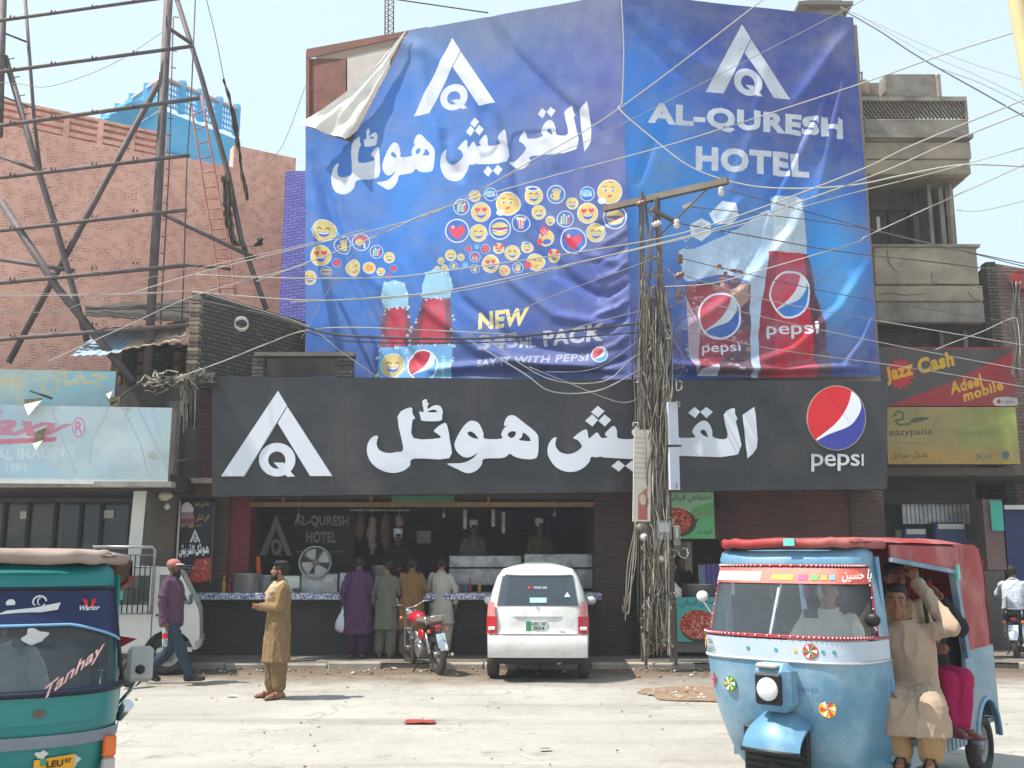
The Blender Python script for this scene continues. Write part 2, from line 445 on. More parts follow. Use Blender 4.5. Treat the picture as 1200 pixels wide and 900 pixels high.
# ------------------------------------------------------------------ traced lettering of the hotel's name (photo pixels of the black fascia)
def z1(l): return [(420+x/5.4545, 455+y/5.4545) for x, y in l]
def z2(l): return [(630+x/4.615, 460+y/4.615) for x, y in l]
def z3(l): return [(250+x/7.5, 450+y/7.5) for x, y in l]
URDU = [
[z1([(250,180),(335,122),(345,160),(362,192),(345,207),(352,318),(520,318),(505,290),(483,268),(553,220),(573,265),(582,320),(580,446),(355,448),(330,492),(290,525),(235,540),(180,535),(120,510),(75,465),(55,410),(58,360),(80,320),(110,303),(125,310),(115,350),(128,388),(160,408),(200,414),(245,407),(287,383)])],
[z1([(408,85),(435,70),(440,90),(450,97),(442,110),(444,132),(470,116),(500,107),(525,117),(538,145),(534,175),(523,207),(412,207),(398,185),(390,148),(418,150)]), z1([(442,152),(465,138),(490,137),(502,152)])],
[z1([(932,238),(938,205),(955,180),(980,172),(1010,182),(1060,222),(1110,260),(1140,290),(1151,320),(1150,400),(1140,440),(1110,452),(1050,450),(1000,437),(968,418),(945,435),(910,446),(802,450),(790,485),(760,520),(720,540),(680,538),(630,515),(567,484),(600,480),(660,478),(705,463),(740,440),(762,413),(735,430),(700,442),(665,435),(630,405),(615,370),(620,335),(645,285),(675,240),(705,213),(730,207),(765,220),(785,250),(800,290),(808,322),(915,322),(913,295),(925,265),(945,243),(965,236)]),
z1([(696,285),(715,275),(735,283),(752,300),(765,322),(735,318),(710,305)]), z1([(955,290),(975,275),(1000,275),(1007,290),(995,310),(975,318),(958,306)]), z1([(1053,283),(1080,300),(1097,320),(1095,338),(1027,330),(1045,310)])],
[z2([(103,245),(98,262),(98,290),(120,320),(160,333),(200,325),(235,300),(237,280),(215,255),(195,242),(262,198),(275,245),(290,240),(322,215),(345,245),(380,240),(365,222),(410,180),(430,210),(437,248),(528,248),(510,210),(560,165),(575,220),(580,250),(580,352),(360,350),(345,342),(325,350),(290,348),(280,375),(250,405),(210,425),(160,428),(110,410),(75,375),(55,330),(58,285),(75,255),(93,242)])],
[z2([(325,72),(362,100),(328,135),(290,105)])], [z2([(295,118),(327,148),(297,183),(258,152)])], [z2([(362,118),(398,148),(365,183),(329,152)])],
[z2([(437,366),(473,395),(440,427),(400,397)])], [z2([(512,366),(549,395),(515,427),(475,397)])],
[z2([(1008,120),(1062,84),(1068,115),(1083,145),(1073,160),(1083,335),(770,342),(757,365),(735,390),(700,404),(660,400),(594,360),(630,355),(670,342),(705,320),(725,295),(700,265),(672,243),(714,196),(730,222),(746,243),(850,243),(838,215),(850,185),(875,160),(905,152),(930,172),(945,210),(952,243),(1030,243)]), z2([(880,213),(893,200),(910,208),(922,240),(898,232)])],
[z2([(848,78),(879,103),(852,138),(815,110)])], [z2([(912,78),(947,105),(914,138),(881,105)])],
[z2([(1113,118),(1172,78),(1180,120),(1190,250),(1185,300),(1165,330),(1137,355),(1125,250)])],
]
LOGO = [[z3([(567,60),(646,190),(267,810),(68,810)])], [z3([(650,200),(1043,808),(850,808),(565,342)])]]
_Q = ell(560, 665, 160, 148, 40)
LOGOQ = [z3([p for p in _Q if not (p[0] > 655 and p[1] > 762) ][:0] or _Q), z3(ell(557, 668, 77, 76, 28))]
LOGOT = [z3([(530,690),(612,690),(632,715),(715,812),(650,815),(600,762),(578,742)])]
LSRC = [(325.6, 458), (259.1, 558), (389, 557.7), (325.2, 495.5)]
_usrc = [(430.1,530.2),(630.8,528.3),(884,476.9),(876.4,536.9),(864.7,532.6),(526.3,536.8),(599.7,486.5)]
_udst = [(387,207.5),(509.7,194),(688.3,117.7),(684.5,177.2),(675.3,175),(444.2,208.3),(490.2,158)]
UH = homog(_usrc, _udst)
# round two-tone drink emblem on the unit circle (y down)
EM_RW = [(.52,-.84),(.44,-.51),(.25,-.15),(-.03,.17),(-.35,.42),(-.71,.66)]
EM_WB = [(.52,-.84),(.72,-.69),(.84,-.48),(.85,-.3),(.76,-.08),(.56,.17),(.33,.31),(.01,.42),(-.31,.53),(-.67,.71)]
def em_shapes():
 ci = [(cos(a), sin(a)) for a in np.linspace(0, 2*pi, 49)[:-1]]
 rw = crom(EM_RW, 4, False); wb = crom(EM_WB, 4, False)
 # red: circle arc from rw end (lower left) anticlockwise over the top to rw start
 a0, a1 = atan2(.66, -.71), atan2(-.84, .52)+2*pi
 red = [(cos(a), sin(a)) for a in np.linspace(a0, a1, 30)] + rw[1:-1]
 white = rw + wb[::-1]
 b0, b1 = atan2(-.57, .82), atan2(.71, -.67)
 st = min(range(len(wb)), key=lambda i: hypot(wb[i][0]-.83, wb[i][1]+.5))
 blue = [(cos(a), sin(a)) for a in np.linspace(b0, b1, 30)] + wb[st:][::-1]
 return ci, red, white, blue
def emblem(P, c, rx, ry, red=(196, 38, 52), white=(226, 228, 238), blue=(52, 62, 140), ring=None, ang=0, al=1.0):
 ci, r, w, b = em_shapes(); ca, sa = cos(ang), sin(ang)
 M = lambda l, k=1: [(c[0]+(x*ca-y*sa)*rx*k, c[1]+(x*sa+y*ca)*ry*k) for x, y in l]
 if ring: P.poly(M(ci, 1.1), ring, al)
 P.poly(M(ci), white, al); P.poly(M(r), red, al); P.poly(M(b), blue, al)
# ------------------------------------------------------------------ small Urdu lettering: joined forms, laid out right to left
_AR = {}
def _reg(ch, iso, dual):
 _AR[ch] = (iso, dual)
for ch, iso, dual in (('ا',0xFE8D,0),('آ',0xFE81,0),('ب',0xFE8F,1),('ت',0xFE95,1),('ج',0xFE9D,1),('ح',0xFEA1,1),('خ',0xFEA5,1),('د',0xFEA9,0),('ر',0xFEAD,0),('ز',0xFEAF,0),
 ('س',0xFEB1,1),('ش',0xFEB5,1),('ص',0xFEB9,1),('ع',0xFEC9,1),('غ',0xFECD,1),('ف',0xFED1,1),('ق',0xFED5,1),('ک',0xFED9,1),('ل',0xFEDD,1),('م',0xFEE1,1),('ن',0xFEE5,1),('ہ',0xFEE9,1),
 ('و',0xFEED,0),('ی',0xFEF1,1),('پ',0xFB56,1),('ٹ',0xFB66,1),('چ',0xFB7A,1),('ط',0xFEC1,1),('ء',0xFE80,2)): _reg(ch, iso, dual)
def ur(s):
 out = []
 for i, c in enumerate(s):
  if c not in _AR: out.append(c); continue
  iso, dual = _AR[c]
  p = i > 0 and s[i-1] in _AR and _AR[s[i-1]][1] == 1 and dual != 2
  n = dual == 1 and i+1 < len(s) and s[i+1] in _AR and _AR[s[i+1]][1] != 2
  out.append(chr(iso+(3 if p and n else 1 if p else 2 if n else 0)))
 return ''.join(out[::-1])
# ------------------------------------------------------------------ ground, road, pavement
def groundmat(name, base, dirt, dust):
 m = bpy.data.materials.new(name); m.use_nodes = True; N = NT(m); tc = N.n('TexCoord'); v = tc.outputs['Object']
 a = nz(N, v, .35, 8, .7, .4); b = nz(N, v, 1.7, 8, .75); c = nz(N, v, 30, 6, .7); d = nz(N, v, 160, 3, .6)
 col = mixrgb(N, srgb(base), srgb(dust), ramp(N, a, [(.38, 0.0), (.62, 1.0)]))
 mp = N.n('Mapping'); mp.inputs['Scale'].default_value = (.12, 1.1, 1); N.l(v, mp.inputs[0])   # worn wheel tracks along the street
 col = mixrgb(N, col, srgb((128, 122, 114)), ramp(N, nz(N, mp.outputs[0], 1.3, 5, .6), [(.52, 0.0), (.66, .5)]))
 # compacted earth towards the kerb (y from 14.2 to 16 m), with a ragged limit
 sp = N.n('SeparateXYZ'); N.l(v, sp.inputs[0])
 ad = N.n('Math', operation='MULTIPLY_ADD'); N.l(b, ad.inputs[0]); ad.inputs[1].default_value = 3.2; N.l(sp.outputs[1], ad.inputs[2])
 col = mixrgb(N, col, srgb(dirt), ramp(N, ad.outputs[0], [(0, 0.0), (1, 1.0)]) if False else
    _maprange(N, ad.outputs[0], 15.0, 17.0, .9))
 col = mixrgb(N, col, srgb((112, 102, 92)), ramp(N, b, [(.57, 0.0), (.68, .6)]))
 col = mixrgb(N, col, ramp(N, c, [(.25, .8), (.75, 1.12)]), 1, 'MULTIPLY')
 col = mixrgb(N, col, ramp(N, d, [(.3, .88), (.7, 1.08)]), 1, 'MULTIPLY')
 vo = N.n('TexVoronoi', feature='DISTANCE_TO_EDGE'); vo.inputs['Scale'].default_value = .55
 wr = N.n('VectorMath', operation='SCALE'); nn = N.n('TexNoise'); nn.inputs['Scale'].default_value = 1.5; nn.inputs['Detail'].default_value = 6; N.l(v, nn.inputs['Vector'])
 N.l(nn.outputs['Color'], wr.inputs[0]); wr.inputs['Scale'].default_value = 1.2
 av = N.n('VectorMath', operation='ADD'); N.l(v, av.inputs[0]); N.l(wr.outputs[0], av.inputs[1]); N.l(av.outputs[0], vo.inputs['Vector'])
 crack = ramp(N, vo.outputs['Distance'], [(0, .55), (.012, 1.0)])
 crack = mixrgb(N, (1, 1, 1), crack, ramp(N, a, [(.45, 0.0), (.6, 1.0)]))
 col = mixrgb(N, col, crack, 1, 'MULTIPLY')
 N.l(col, N.b.inputs['Base Color']); N.b.inputs['Roughness'].default_value = .92; N.b.inputs['Specular IOR Level'].default_value = .2
 bp = N.n('Bump'); bp.inputs['Strength'].default_value = .6; bp.inputs['Distance'].default_value = .02
 h = mixrgb(N, c, b, .5); h = mixrgb(N, h, d, .25); N.l(h, bp.inputs['Height']); N.l(bp.outputs[0], N.b.inputs['Normal'])
 return m
def _maprange(N, src, a, b, to):
 r = N.n('MapRange'); r.inputs['From Min'].default_value = a; r.inputs['From Max'].default_value = b
 r.inputs['To Min'].default_value = 0; r.inputs['To Max'].default_value = to; N.l(src, r.inputs['Value']); return r.outputs[0]
M_road = groundmat('road_concrete', (156, 152, 145), (102, 85, 68), (174, 170, 162))
M_far = mat('far_earth', (165, 155, 140), .95, var=.15, vs=.1)
b = MB(); b.sheet((-400, -200, 0), (400, -200, 0), (400, 600, 0), (-400, 600, 0), .5)
struct('ground', b, M_far)
b = MB(); P = []
xs = [x*.35-24 for x in range(138)]; ys = [y*.3-6 for y in range(100)]
for y in ys:
 P.append([(x, y, .012+.012*noise.noise((x*.9, y*.9, 0))+.006*noise.noise((x*3, y*3, 4))) for x in xs])
b.grid(P); struct('road', b, M_road)
# worn hole in the road surface with brick rubble in it
M_earth = mat('bare_earth', (138, 116, 96), .95, var=.3, vs=14, bump=.8, bs=50)
c0 = gnd(820, 815)
pts = [(c0.x+rx*cos(t)*(1+.3*noise.noise((cos(t)*2, sin(t)*2, 9))), c0.y+ry*sin(t)*(1+.3*noise.noise((cos(t)*2, sin(t)*2, 3)))) for rx, ry in ((.75, .7),) for t in np.linspace(0, 2*pi, 33)[:-1]]
b = MB(); b.prism([[(x, y, .031) for x, y in pts]], (0, 0, -.01)); o = struct('worn_patch', b, M_earth)
M_conc = mat('old_concrete', (150, 145, 136), .9, var=.25, vs=5, bump=.5, bs=45, dirt=(92, 84, 74), da=.55, ds=2)
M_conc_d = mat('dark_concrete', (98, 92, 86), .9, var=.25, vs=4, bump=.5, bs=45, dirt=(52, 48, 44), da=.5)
M_rub = [mat('rubble_brick', (150, 96, 72), .95, var=.3, bump=.6), M_conc, mat('rubble_pale', (190, 182, 168), .95, var=.2)]
b = MB()
for k in range(480):
 if k < 90:
  a = rnd.random()*2*pi; q = rnd.random()**.5; x, y = c0.x+.7*q*cos(a), c0.y+.6*q*sin(a); s = rnd.uniform(.01, .035)
 elif k < 300: x, y, s = rnd.uniform(-6, 6.5), 15.98-abs(rnd.gauss(0, .5)), rnd.uniform(.006, .03)
 else: x, y, s = rnd.uniform(-6, 7), rnd.uniform(8, 16), rnd.uniform(.005, .017)
 M = Matrix.Translation((x, y, .022+s*.3)) @ Matrix.Rotation(rnd.random()*6, 4, 'Z') @ Matrix.Rotation(rnd.uniform(-.5, .5), 4, 'X')
 b.box((-s, -s*rnd.uniform(.5, 1), -s*.5), (s, s*rnd.uniform(.5, 1), s*.5), rnd.choice([0, 1, 1, 2]), M, s*.3)
tag(b.build('rubble', M_rub), 'scattered pebbles and brick crumbs on the dusty road near the kerb', 'rubble', kind='stuff')
g = gnd(492, 849); M_litter = mat('litter_red', (150, 62, 48), .7, bump=.5, bs=30)
b = MB(); Pg = [[(g.x-.16+.053*i, g.y-.1+.05*j, .03+.02*abs(noise.noise((i*.9, j*.9, 2)))) for i in range(7)] for j in range(5)]
b.grid(Pg); tag(b.build('litter_scrap', M_litter), 'crumpled dark red scrap lying alone on the open road', 'litter')
# kerb: separate stones, pavement slab
M_kerb = mat('kerb_concrete', (168, 160, 148), .9, var=.25, vs=6, bump=.5, dirt=(110, 98, 84), da=.6)
kerb = thing('kerb', None, None, (0, 15.98, 0)); kerb['kind'] = 'structure'
x = -9.5
while x < 9.5:
 L = rnd.uniform(.75, .95); h = rnd.uniform(.085, .115); gap = rnd.random() < .12
 if not gap:
  M = Matrix.Translation((x+L/2, .1, 0)) @ Matrix.Rotation(rnd.uniform(-.02, .02), 4, 'Z')
  b = MB(); b.box((-L/2+.008, -.08-rnd.uniform(0, .03), -.05), (L/2-.008, .08, h), 0, M, .018); b.build('kerb_stone', M_kerb, kerb)
 x += L
M_pave = mat('pavement_concrete', (126, 118, 108), .92, var=.25, vs=3, bump=.5, bs=40, dirt=(84, 74, 64), da=.6)
b = MB(); P = []
for y in [16.13+.12*k for k in range(37)]:
 P.append([(x*.3-10, y, .094+.008*noise.noise((x*.5, y*2, 5))) for x in range(68)])
b.grid(P); b.box((-10, 16.14, -.2), (10, 19.9, .07)); struct('pavement', b, M_pave)
# ------------------------------------------------------------------ shared setting materials
M_brk_pillar = brickmat('pillar_brick', (82, 56, 48), (62, 46, 42), (84, 74, 68), mmask=1.3, ms=.010, stain=(46, 40, 38), sa=.75)
M_brk_red = brickmat('red_brick', (104, 60, 52), (84, 50, 46), (70, 54, 50), mmask=1.2, ms=.009, stain=(54, 44, 42), sa=.8)
M_brk_dark = brickmat('sooty_brick', (104, 98, 88), (78, 74, 68), (48, 44, 40), mmask=1.8, ms=.014, stain=(60, 58, 54), bump=1)
M_black_wall = mat('black_painted_wall', (52, 50, 52), .6, var=.15, vs=2, bump=.2, dirt=(78, 72, 68), da=.4)
M_maroon = mat('maroon_paint', (112, 30, 40), .6, var=.15)
M_wood = mat('old_timber', (136, 106, 74), .8, var=.3, vs=8, bump=.3)
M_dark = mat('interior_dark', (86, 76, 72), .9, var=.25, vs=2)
M_steel = mat('galvanised_steel', (150, 152, 156), .42, .75, var=.25, vs=5, bump=.15, dirt=(96, 74, 56), da=.5, ds=3)
M_rust = mat('rusty_steel', (112, 84, 74), .8, .1, var=.3, vs=6, bump=.5, dirt=(80, 62, 58), da=.6)
M_dkmetal = mat('dark_metal', (52, 50, 50), .6, .4, var=.2)
M_white = mat('white_paint', (222, 220, 214), .55, var=.08, dirt=(150, 140, 124), da=.35)
M_glass = mat('shop_glass', (60, 76, 78), .06, 0, var=.05, bump=0, spec=.9, alpha=.45)
M_black = mat('black_rubber', (34, 34, 36), .8, var=.2)
M_grey = mat('grey_plaster', (128, 122, 114), .9, var=.25, bump=.5, dirt=(70, 66, 62), da=.6)
# ------------------------------------------------------------------ hotel ground floor
hb = thing('hotel_building', 'dark fronted two storey hotel with open kitchen counter below and hoarding above', 'building', (0, 17.4, 0))
YW = 17.4
def pb(px0, py0, px1, py1, Y, Y2, mi=0, bev=0, B=None):
 """box whose front face shows between two pixels at depth Y and reaches back to depth Y2"""
 p, q = at(px0, py0, Y), at(px1, py1, Y); B = B or MB()
 B.box((min(p.x, q.x), Y, min(p.z, q.z)), (max(p.x, q.x), Y2, max(p.z, q.z)), mi, None, bev); return B
def X(px, Y=YW, py=655): return at(px, py, Y).x
def Zp(py, Y=YW): return at(600, py, Y).z
SOFF = 2.92
b = MB(); b.box((X(222), YW, .05), (X(266), 17.9, SOFF)); b.build('brick_pillar', M_brk_pillar, hb)
b = MB(); b.box((X(266), YW+.1, .05), (X(290), 17.9, SOFF)); b.build('maroon_panel', M_maroon, hb)
b = MB(); b.box((X(697), YW, .05), (X(738), 17.9, SOFF)); b.build('brick_pillar', M_brk_pillar, hb)
b = MB(); b.box((X(738), YW+.05, Zp(632)), (X(1036), 17.7, SOFF+.4)); b.build('brick_wall', M_brk_red, hb)
b = MB(); b.box((X(1000), YW, .05), (X(1040), 17.9, SOFF+.4)); b.build('brick_pillar', M_brk_pillar, hb)
b = MB(); b.box((X(266), YW+.02, .05), (X(697), 17.7, 1.03)); b.build('counter_wall', M_black_wall, hb)
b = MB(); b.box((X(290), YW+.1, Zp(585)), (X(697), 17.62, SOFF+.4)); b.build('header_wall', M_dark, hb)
for py0, py1, x0, x1 in ((588, 594, 290, 697),):
 b = MB(); b.box((X(x0), YW-.02, Zp(py1)), (X(x1), YW+.09, Zp(py0)), bev=.008); b.build('lintel_beam', M_wood, hb)
for px in (329, 433, 572):
 b = MB(); b.box((X(px)-.025, YW-.015, Zp(588)+.003), (X(px)+.025, YW+.06, SOFF)); b.build('hanger_post', M_wood, hb)
# counter ledge with patterned marble mosaic edge
def mosaic():
 a = np.zeros((96, 2048, 3), np.float32); a[:] = np.array((196, 198, 206))/255
 n = fnoise(96, 2048, 11, 3, 2); a[n > .5] = np.array((70, 80, 136))/255; a[n < .40] = np.array((226, 226, 228))/255; return a
M_mos = imgmat('mosaic_edge', mosaic(), .35, 0)
M_top = mat('worn_marble', (176, 172, 166), .4, var=.2, vs=9, dirt=(110, 98, 88), da=.6)
def ledge(xa, xb, name='counter_ledge'):
 b = MB(); b.box((xa, 17.02, 1.035), (xb, 17.75, 1.15), bev=.012)
 for i in range(len(b.m)): b.m[i] = 0
 o = b.build(name, [M_top, M_mos], hb, uvf=lambda co: np.stack([co[:, 0]*.5, (co[:, 2]-1.03)/.13], 1))
 for p in o.data.polygons:
  if p.normal.y < -.5: p.material_index = 1
 return o
ledge(X(236), X(702))
# room behind the counter
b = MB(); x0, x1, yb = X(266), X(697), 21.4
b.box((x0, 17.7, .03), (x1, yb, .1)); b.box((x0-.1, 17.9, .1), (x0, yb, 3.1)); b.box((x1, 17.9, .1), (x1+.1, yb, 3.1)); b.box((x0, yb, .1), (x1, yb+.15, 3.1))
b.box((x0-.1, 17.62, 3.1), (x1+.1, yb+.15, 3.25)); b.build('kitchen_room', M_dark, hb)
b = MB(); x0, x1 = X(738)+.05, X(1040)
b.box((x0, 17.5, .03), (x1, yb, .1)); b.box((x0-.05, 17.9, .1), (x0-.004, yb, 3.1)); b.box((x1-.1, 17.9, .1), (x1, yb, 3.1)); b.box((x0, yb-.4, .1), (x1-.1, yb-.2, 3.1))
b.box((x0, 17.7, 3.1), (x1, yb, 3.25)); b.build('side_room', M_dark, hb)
# staircase seen in the narrow doorway beside the pillar
for k in range(7):
 b = MB(); b.box((X(739)+.06, 17.9+.28*k, .1+.17*k), (X(765), 18.18+.28*k, .27+.17*k)); b.build('step', M_conc_d, hb)
# canopy that closes the gap between fascia and wall
b = MB(); b.box((X(248, 16.7), 16.72, SOFF), (X(1040, 16.7), YW+.3, SOFF+.1)); b.build('canopy_soffit', M_dark, hb)
# upper storeys: solid body behind the hoarding
pL, pC, pR = at(356, 400, 18.95), at(738, 400, 17.25), at(1031, 400, 17.95)
zt = at(727, -2, 17.2).z-.12
b = MB(); foot = [(pL.x+.03, pL.y), (pC.x, pC.y), (pR.x-.03, pR.y), (pR.x-.03, 26), (pL.x+.03, 26)]
b.prism([[(x, y, 3.3) for x, y in foot]], (0, 0, zt-3.3)); b.build('upper_storeys', mat('render_grey', (140, 128, 118), .9, var=.2, dirt=(90, 80, 74)), hb)
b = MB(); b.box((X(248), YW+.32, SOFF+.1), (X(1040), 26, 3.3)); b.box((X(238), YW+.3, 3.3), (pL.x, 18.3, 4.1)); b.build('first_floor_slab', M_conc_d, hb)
# roof-top bits
b = pb(945, -6, 988, 21, 19.5, 20.6); b.build('roof_tank', M_conc, hb)
b = pb(936, 1, 1000, 5, 19.3, 20.8); b.build('tank_cover', M_grey, hb)
rebase(hb)
# violet painted gable between the pink wall and the hoarding
b = MB(); q0, q1 = at(330, 300, 22.4), at(372, 300, 22.0); b.sheet((q0.x, q0.y, 0), (q1.x, q1.y, 0), (q1.x, q1.y, Zp(203, 22.2)), (q0.x, q0.y, Zp(201, 22.4)), .3)
o = b.build('violet_gable', brickmat('violet_brick', (104, 104, 190), (88, 88, 172), (58, 54, 110), mmask=1.7, ms=.012))
tag(o, 'narrow violet blue painted brick wall between the pink wall and the hoarding', 'wall')
# ------------------------------------------------------------------ black fascia with raised white lettering
YS = 16.35
fs = thing('fascia_sign', 'long charcoal shop fascia with raised white lettering over the kitchen counter', 'sign', (at(640, 580, YS).x, YS, Zp(580, YS)))
M_fascia = mat('charcoal_panel', (41, 42, 47), .38, 0, var=.10, vs=.6, bump=.08, bs=4, dirt=(92, 84, 80), da=.35, ds=.8, spec=.5)
M_letter = mat('letter_white', (212, 216, 226), .45, var=.03, bump=0)
seams = [248, 405, 560, 722, 880, 1040]
top = lambda px: 441+(px-248)*6/792; bot = lambda px: 582-(px-248)*9/793
for a, c in zip(seams, seams[1:]):
 b = MB(); e = .1
 b.sheet(at(a+e, bot(a), YS), at(c-e, bot(c), YS), at(c-e, top(c), YS), at(a+e, top(a), YS), .32)
 b.build('panel', M_fascia, fs)
def raised(loops, Y, dep, name, m, parent, k=1):
 L = [[at(x, y, Y-dep) for x, y in (crom(l, k) if k > 1 else l)] for l in loops]
 b = MB(); b.prism(L, (0, dep-.002, 0)); return b.build(name, m, parent)
for g_ in URDU: raised(g_, YS, .055, 'letter', M_letter, fs, 3 if len(g_[0]) > 9 else 1)
for g_ in LOGO: raised(g_, YS, .07, 'logo_bar', M_letter, fs)
raised(LOGOQ, YS, .055, 'logo_ring', M_letter, fs); raised(LOGOT, YS, .057, 'logo_tail', M_letter, fs)
ci, er, ew, eb = em_shapes(); EC = (930+378/7.5, 440+373/7.5); ERX, ERY = 252/7.5, 278/7.5
mp = lambda l, k=1: [(EC[0]+x*ERX*k, EC[1]+y*ERY*k) for x, y in l]
raised([mp(ci, 1.025)], YS, .05, 'emblem_rim', mat('steel_rim', (190, 176, 160), .4, .6), fs)
for nm, l, c_ in (('emblem_red', er, (206, 34, 44)), ('emblem_white', ew, (232, 234, 242)), ('emblem_blue', eb, (58, 62, 150))):
 raised([mp(l)], YS, .062, nm, mat(nm, c_, .4, var=.05, bump=0), fs)
def text3d(st, quad, Y, dep, m, parent, bold=0, name='letter'):
 """each character its own raised piece"""
 cu = bpy.data.curves.new('t', 'FONT'); cu.body = st; cu.offset = bold; cu.resolution_u = 3; cu.extrude = .5
 o = bpy.data.objects.new('t', cu); COL.objects.link(o); dg = bpy.context.evaluated_depsgraph_get()
 me = bpy.data.meshes.new_from_object(o.evaluated_get(dg)); bpy.data.objects.remove(o)
 v = np.array([tuple(p.co) for p in me.vertices]); mn, mx = v.min(0), v.max(0)
 H = homog([(0, 1), (1, 1), (1, 0), (0, 0)], quad)
 for p, q in zip(me.vertices, v):
  h = H(((q[0]-mn[0])/(mx[0]-mn[0]), (q[1]-mn[1])/(mx[1]-mn[1]))); p.co = at(h[0], h[1], Y-(dep if q[2] > 0 else 0))
 me.materials.append(m); o = bpy.data.objects.new(name, me); COL.objects.link(o); o.parent = parent; return o
qx, qy = lambda x: 930+x/7.5, lambda y: 440+y/7.5
for ch, x0, x1, y0, y1 in (('p', 155, 262, 690, 845), ('e', 272, 372, 692, 800), ('p', 386, 492, 690, 838), ('s', 502, 582, 690, 796), ('l', 598, 616, 690, 794)):
 text3d(ch, [(qx(x0), qy(y0)), (qx(x1), qy(y0)), (qx(x1), qy(y1)), (qx(x0), qy(y1))], YS-.002, .04, mat('letter_silver', (206, 206, 208), .45, .2), fs, .01)
rebase(fs)
# brackets under the fascia
# ------------------------------------------------------------------ hoarding banners
pTL, pC1, pR1 = at(358, 443, 18.75), at(740, 445, 17.05), at(1030, 440, 17.75)
def banner_plane(a, b): 
 n = Vector((b.y-a.y, a.x-b.x, 0)).normalized(); return n if n.y < 0 else -n
nl_, nr_ = banner_plane(pTL, pC1), banner_plane(pC1, pR1)
def on(px, py, p0, n): return hit(px, py, p0, n)
def rectpanel(p0, n, quad, ppm):
 q = [on(x, y, p0, n) for x, y in quad]; u = Vector((-n.y, n.x, 0)); us = [(v-p0).dot(u) for v in q]; zs = [v.z for v in q]
 bl = p0+u*min(us); bl.z = min(zs)-.05; br = p0+u*max(us); br.z = bl.z; tl = bl.copy(); tl.z = max(zs)+.05
 return Panel(bl, br, tl, ppm)
QL = [(358, 58), (727, -8), (741, 446), (358, 445)]; QR = [(727, -8), (1000, 20), (1031, 441), (741, 446)]
BL = rectpanel(pC1, nl_, QL, 190); BR = rectpanel(pC1, nr_, QR, 230)
# left print
h_, w_ = BL.ih, BL.iw
tt, ss = np.mgrid[0:h_, 0:w_].astype(np.float32); ss /= w_; tt /= h_
def blend(a, c, f): return a*(1-f[..., None])+np.array(c, np.float32)/255*f[..., None]
g = np.zeros((h_, w_, 3), np.float32); g[:] = np.array((46, 108, 190))/255
g = blend(g, (78, 86, 150), np.clip((ss-.40)*1.9, 0, 1)*.9)
g = blend(g, (72, 84, 168), np.clip((tt-.72)*3, 0, 1)*np.clip(ss*1.2, 0, 1)*.7)
g = blend(g, (36, 48, 104), np.clip((tt-.80)*5, 0, 1)*.75)
g = blend(g, (60, 140, 224), np.exp(-((ss-.38)**2/.03+(tt-.45)**2/.05))*.6)
nb = fnoise(h_, w_, 160, 11); g = blend(g, (128, 132, 164), np.clip((nb-.45)*2.2, 0, 1)*.35*np.clip(ss+.2, 0, 1))
g = blend(g, (104, 108, 130), np.clip(.2-tt, 0, .2)*4*np.clip(ss*2, 0, 1))           # road dust at the top
BL.px.a[:] = g; P = BL.px; TW = (212, 216, 226)
LH = homog(LSRC, [(530, 44.3), (485, 136.7), (580.7, 120.7), (531, 79)])
for gg in URDU: P.poly([[UH(q) for q in (crom(l, 3) if len(l) > 9 else l)] for l in gg], TW)
for gg in LOGO: P.poly([[LH(q) for q in l] for l in gg], TW)
P.poly([[LH(q) for q in l] for l in LOGOQ], TW); P.poly([[LH(q) for q in l] for l in LOGOT], TW)
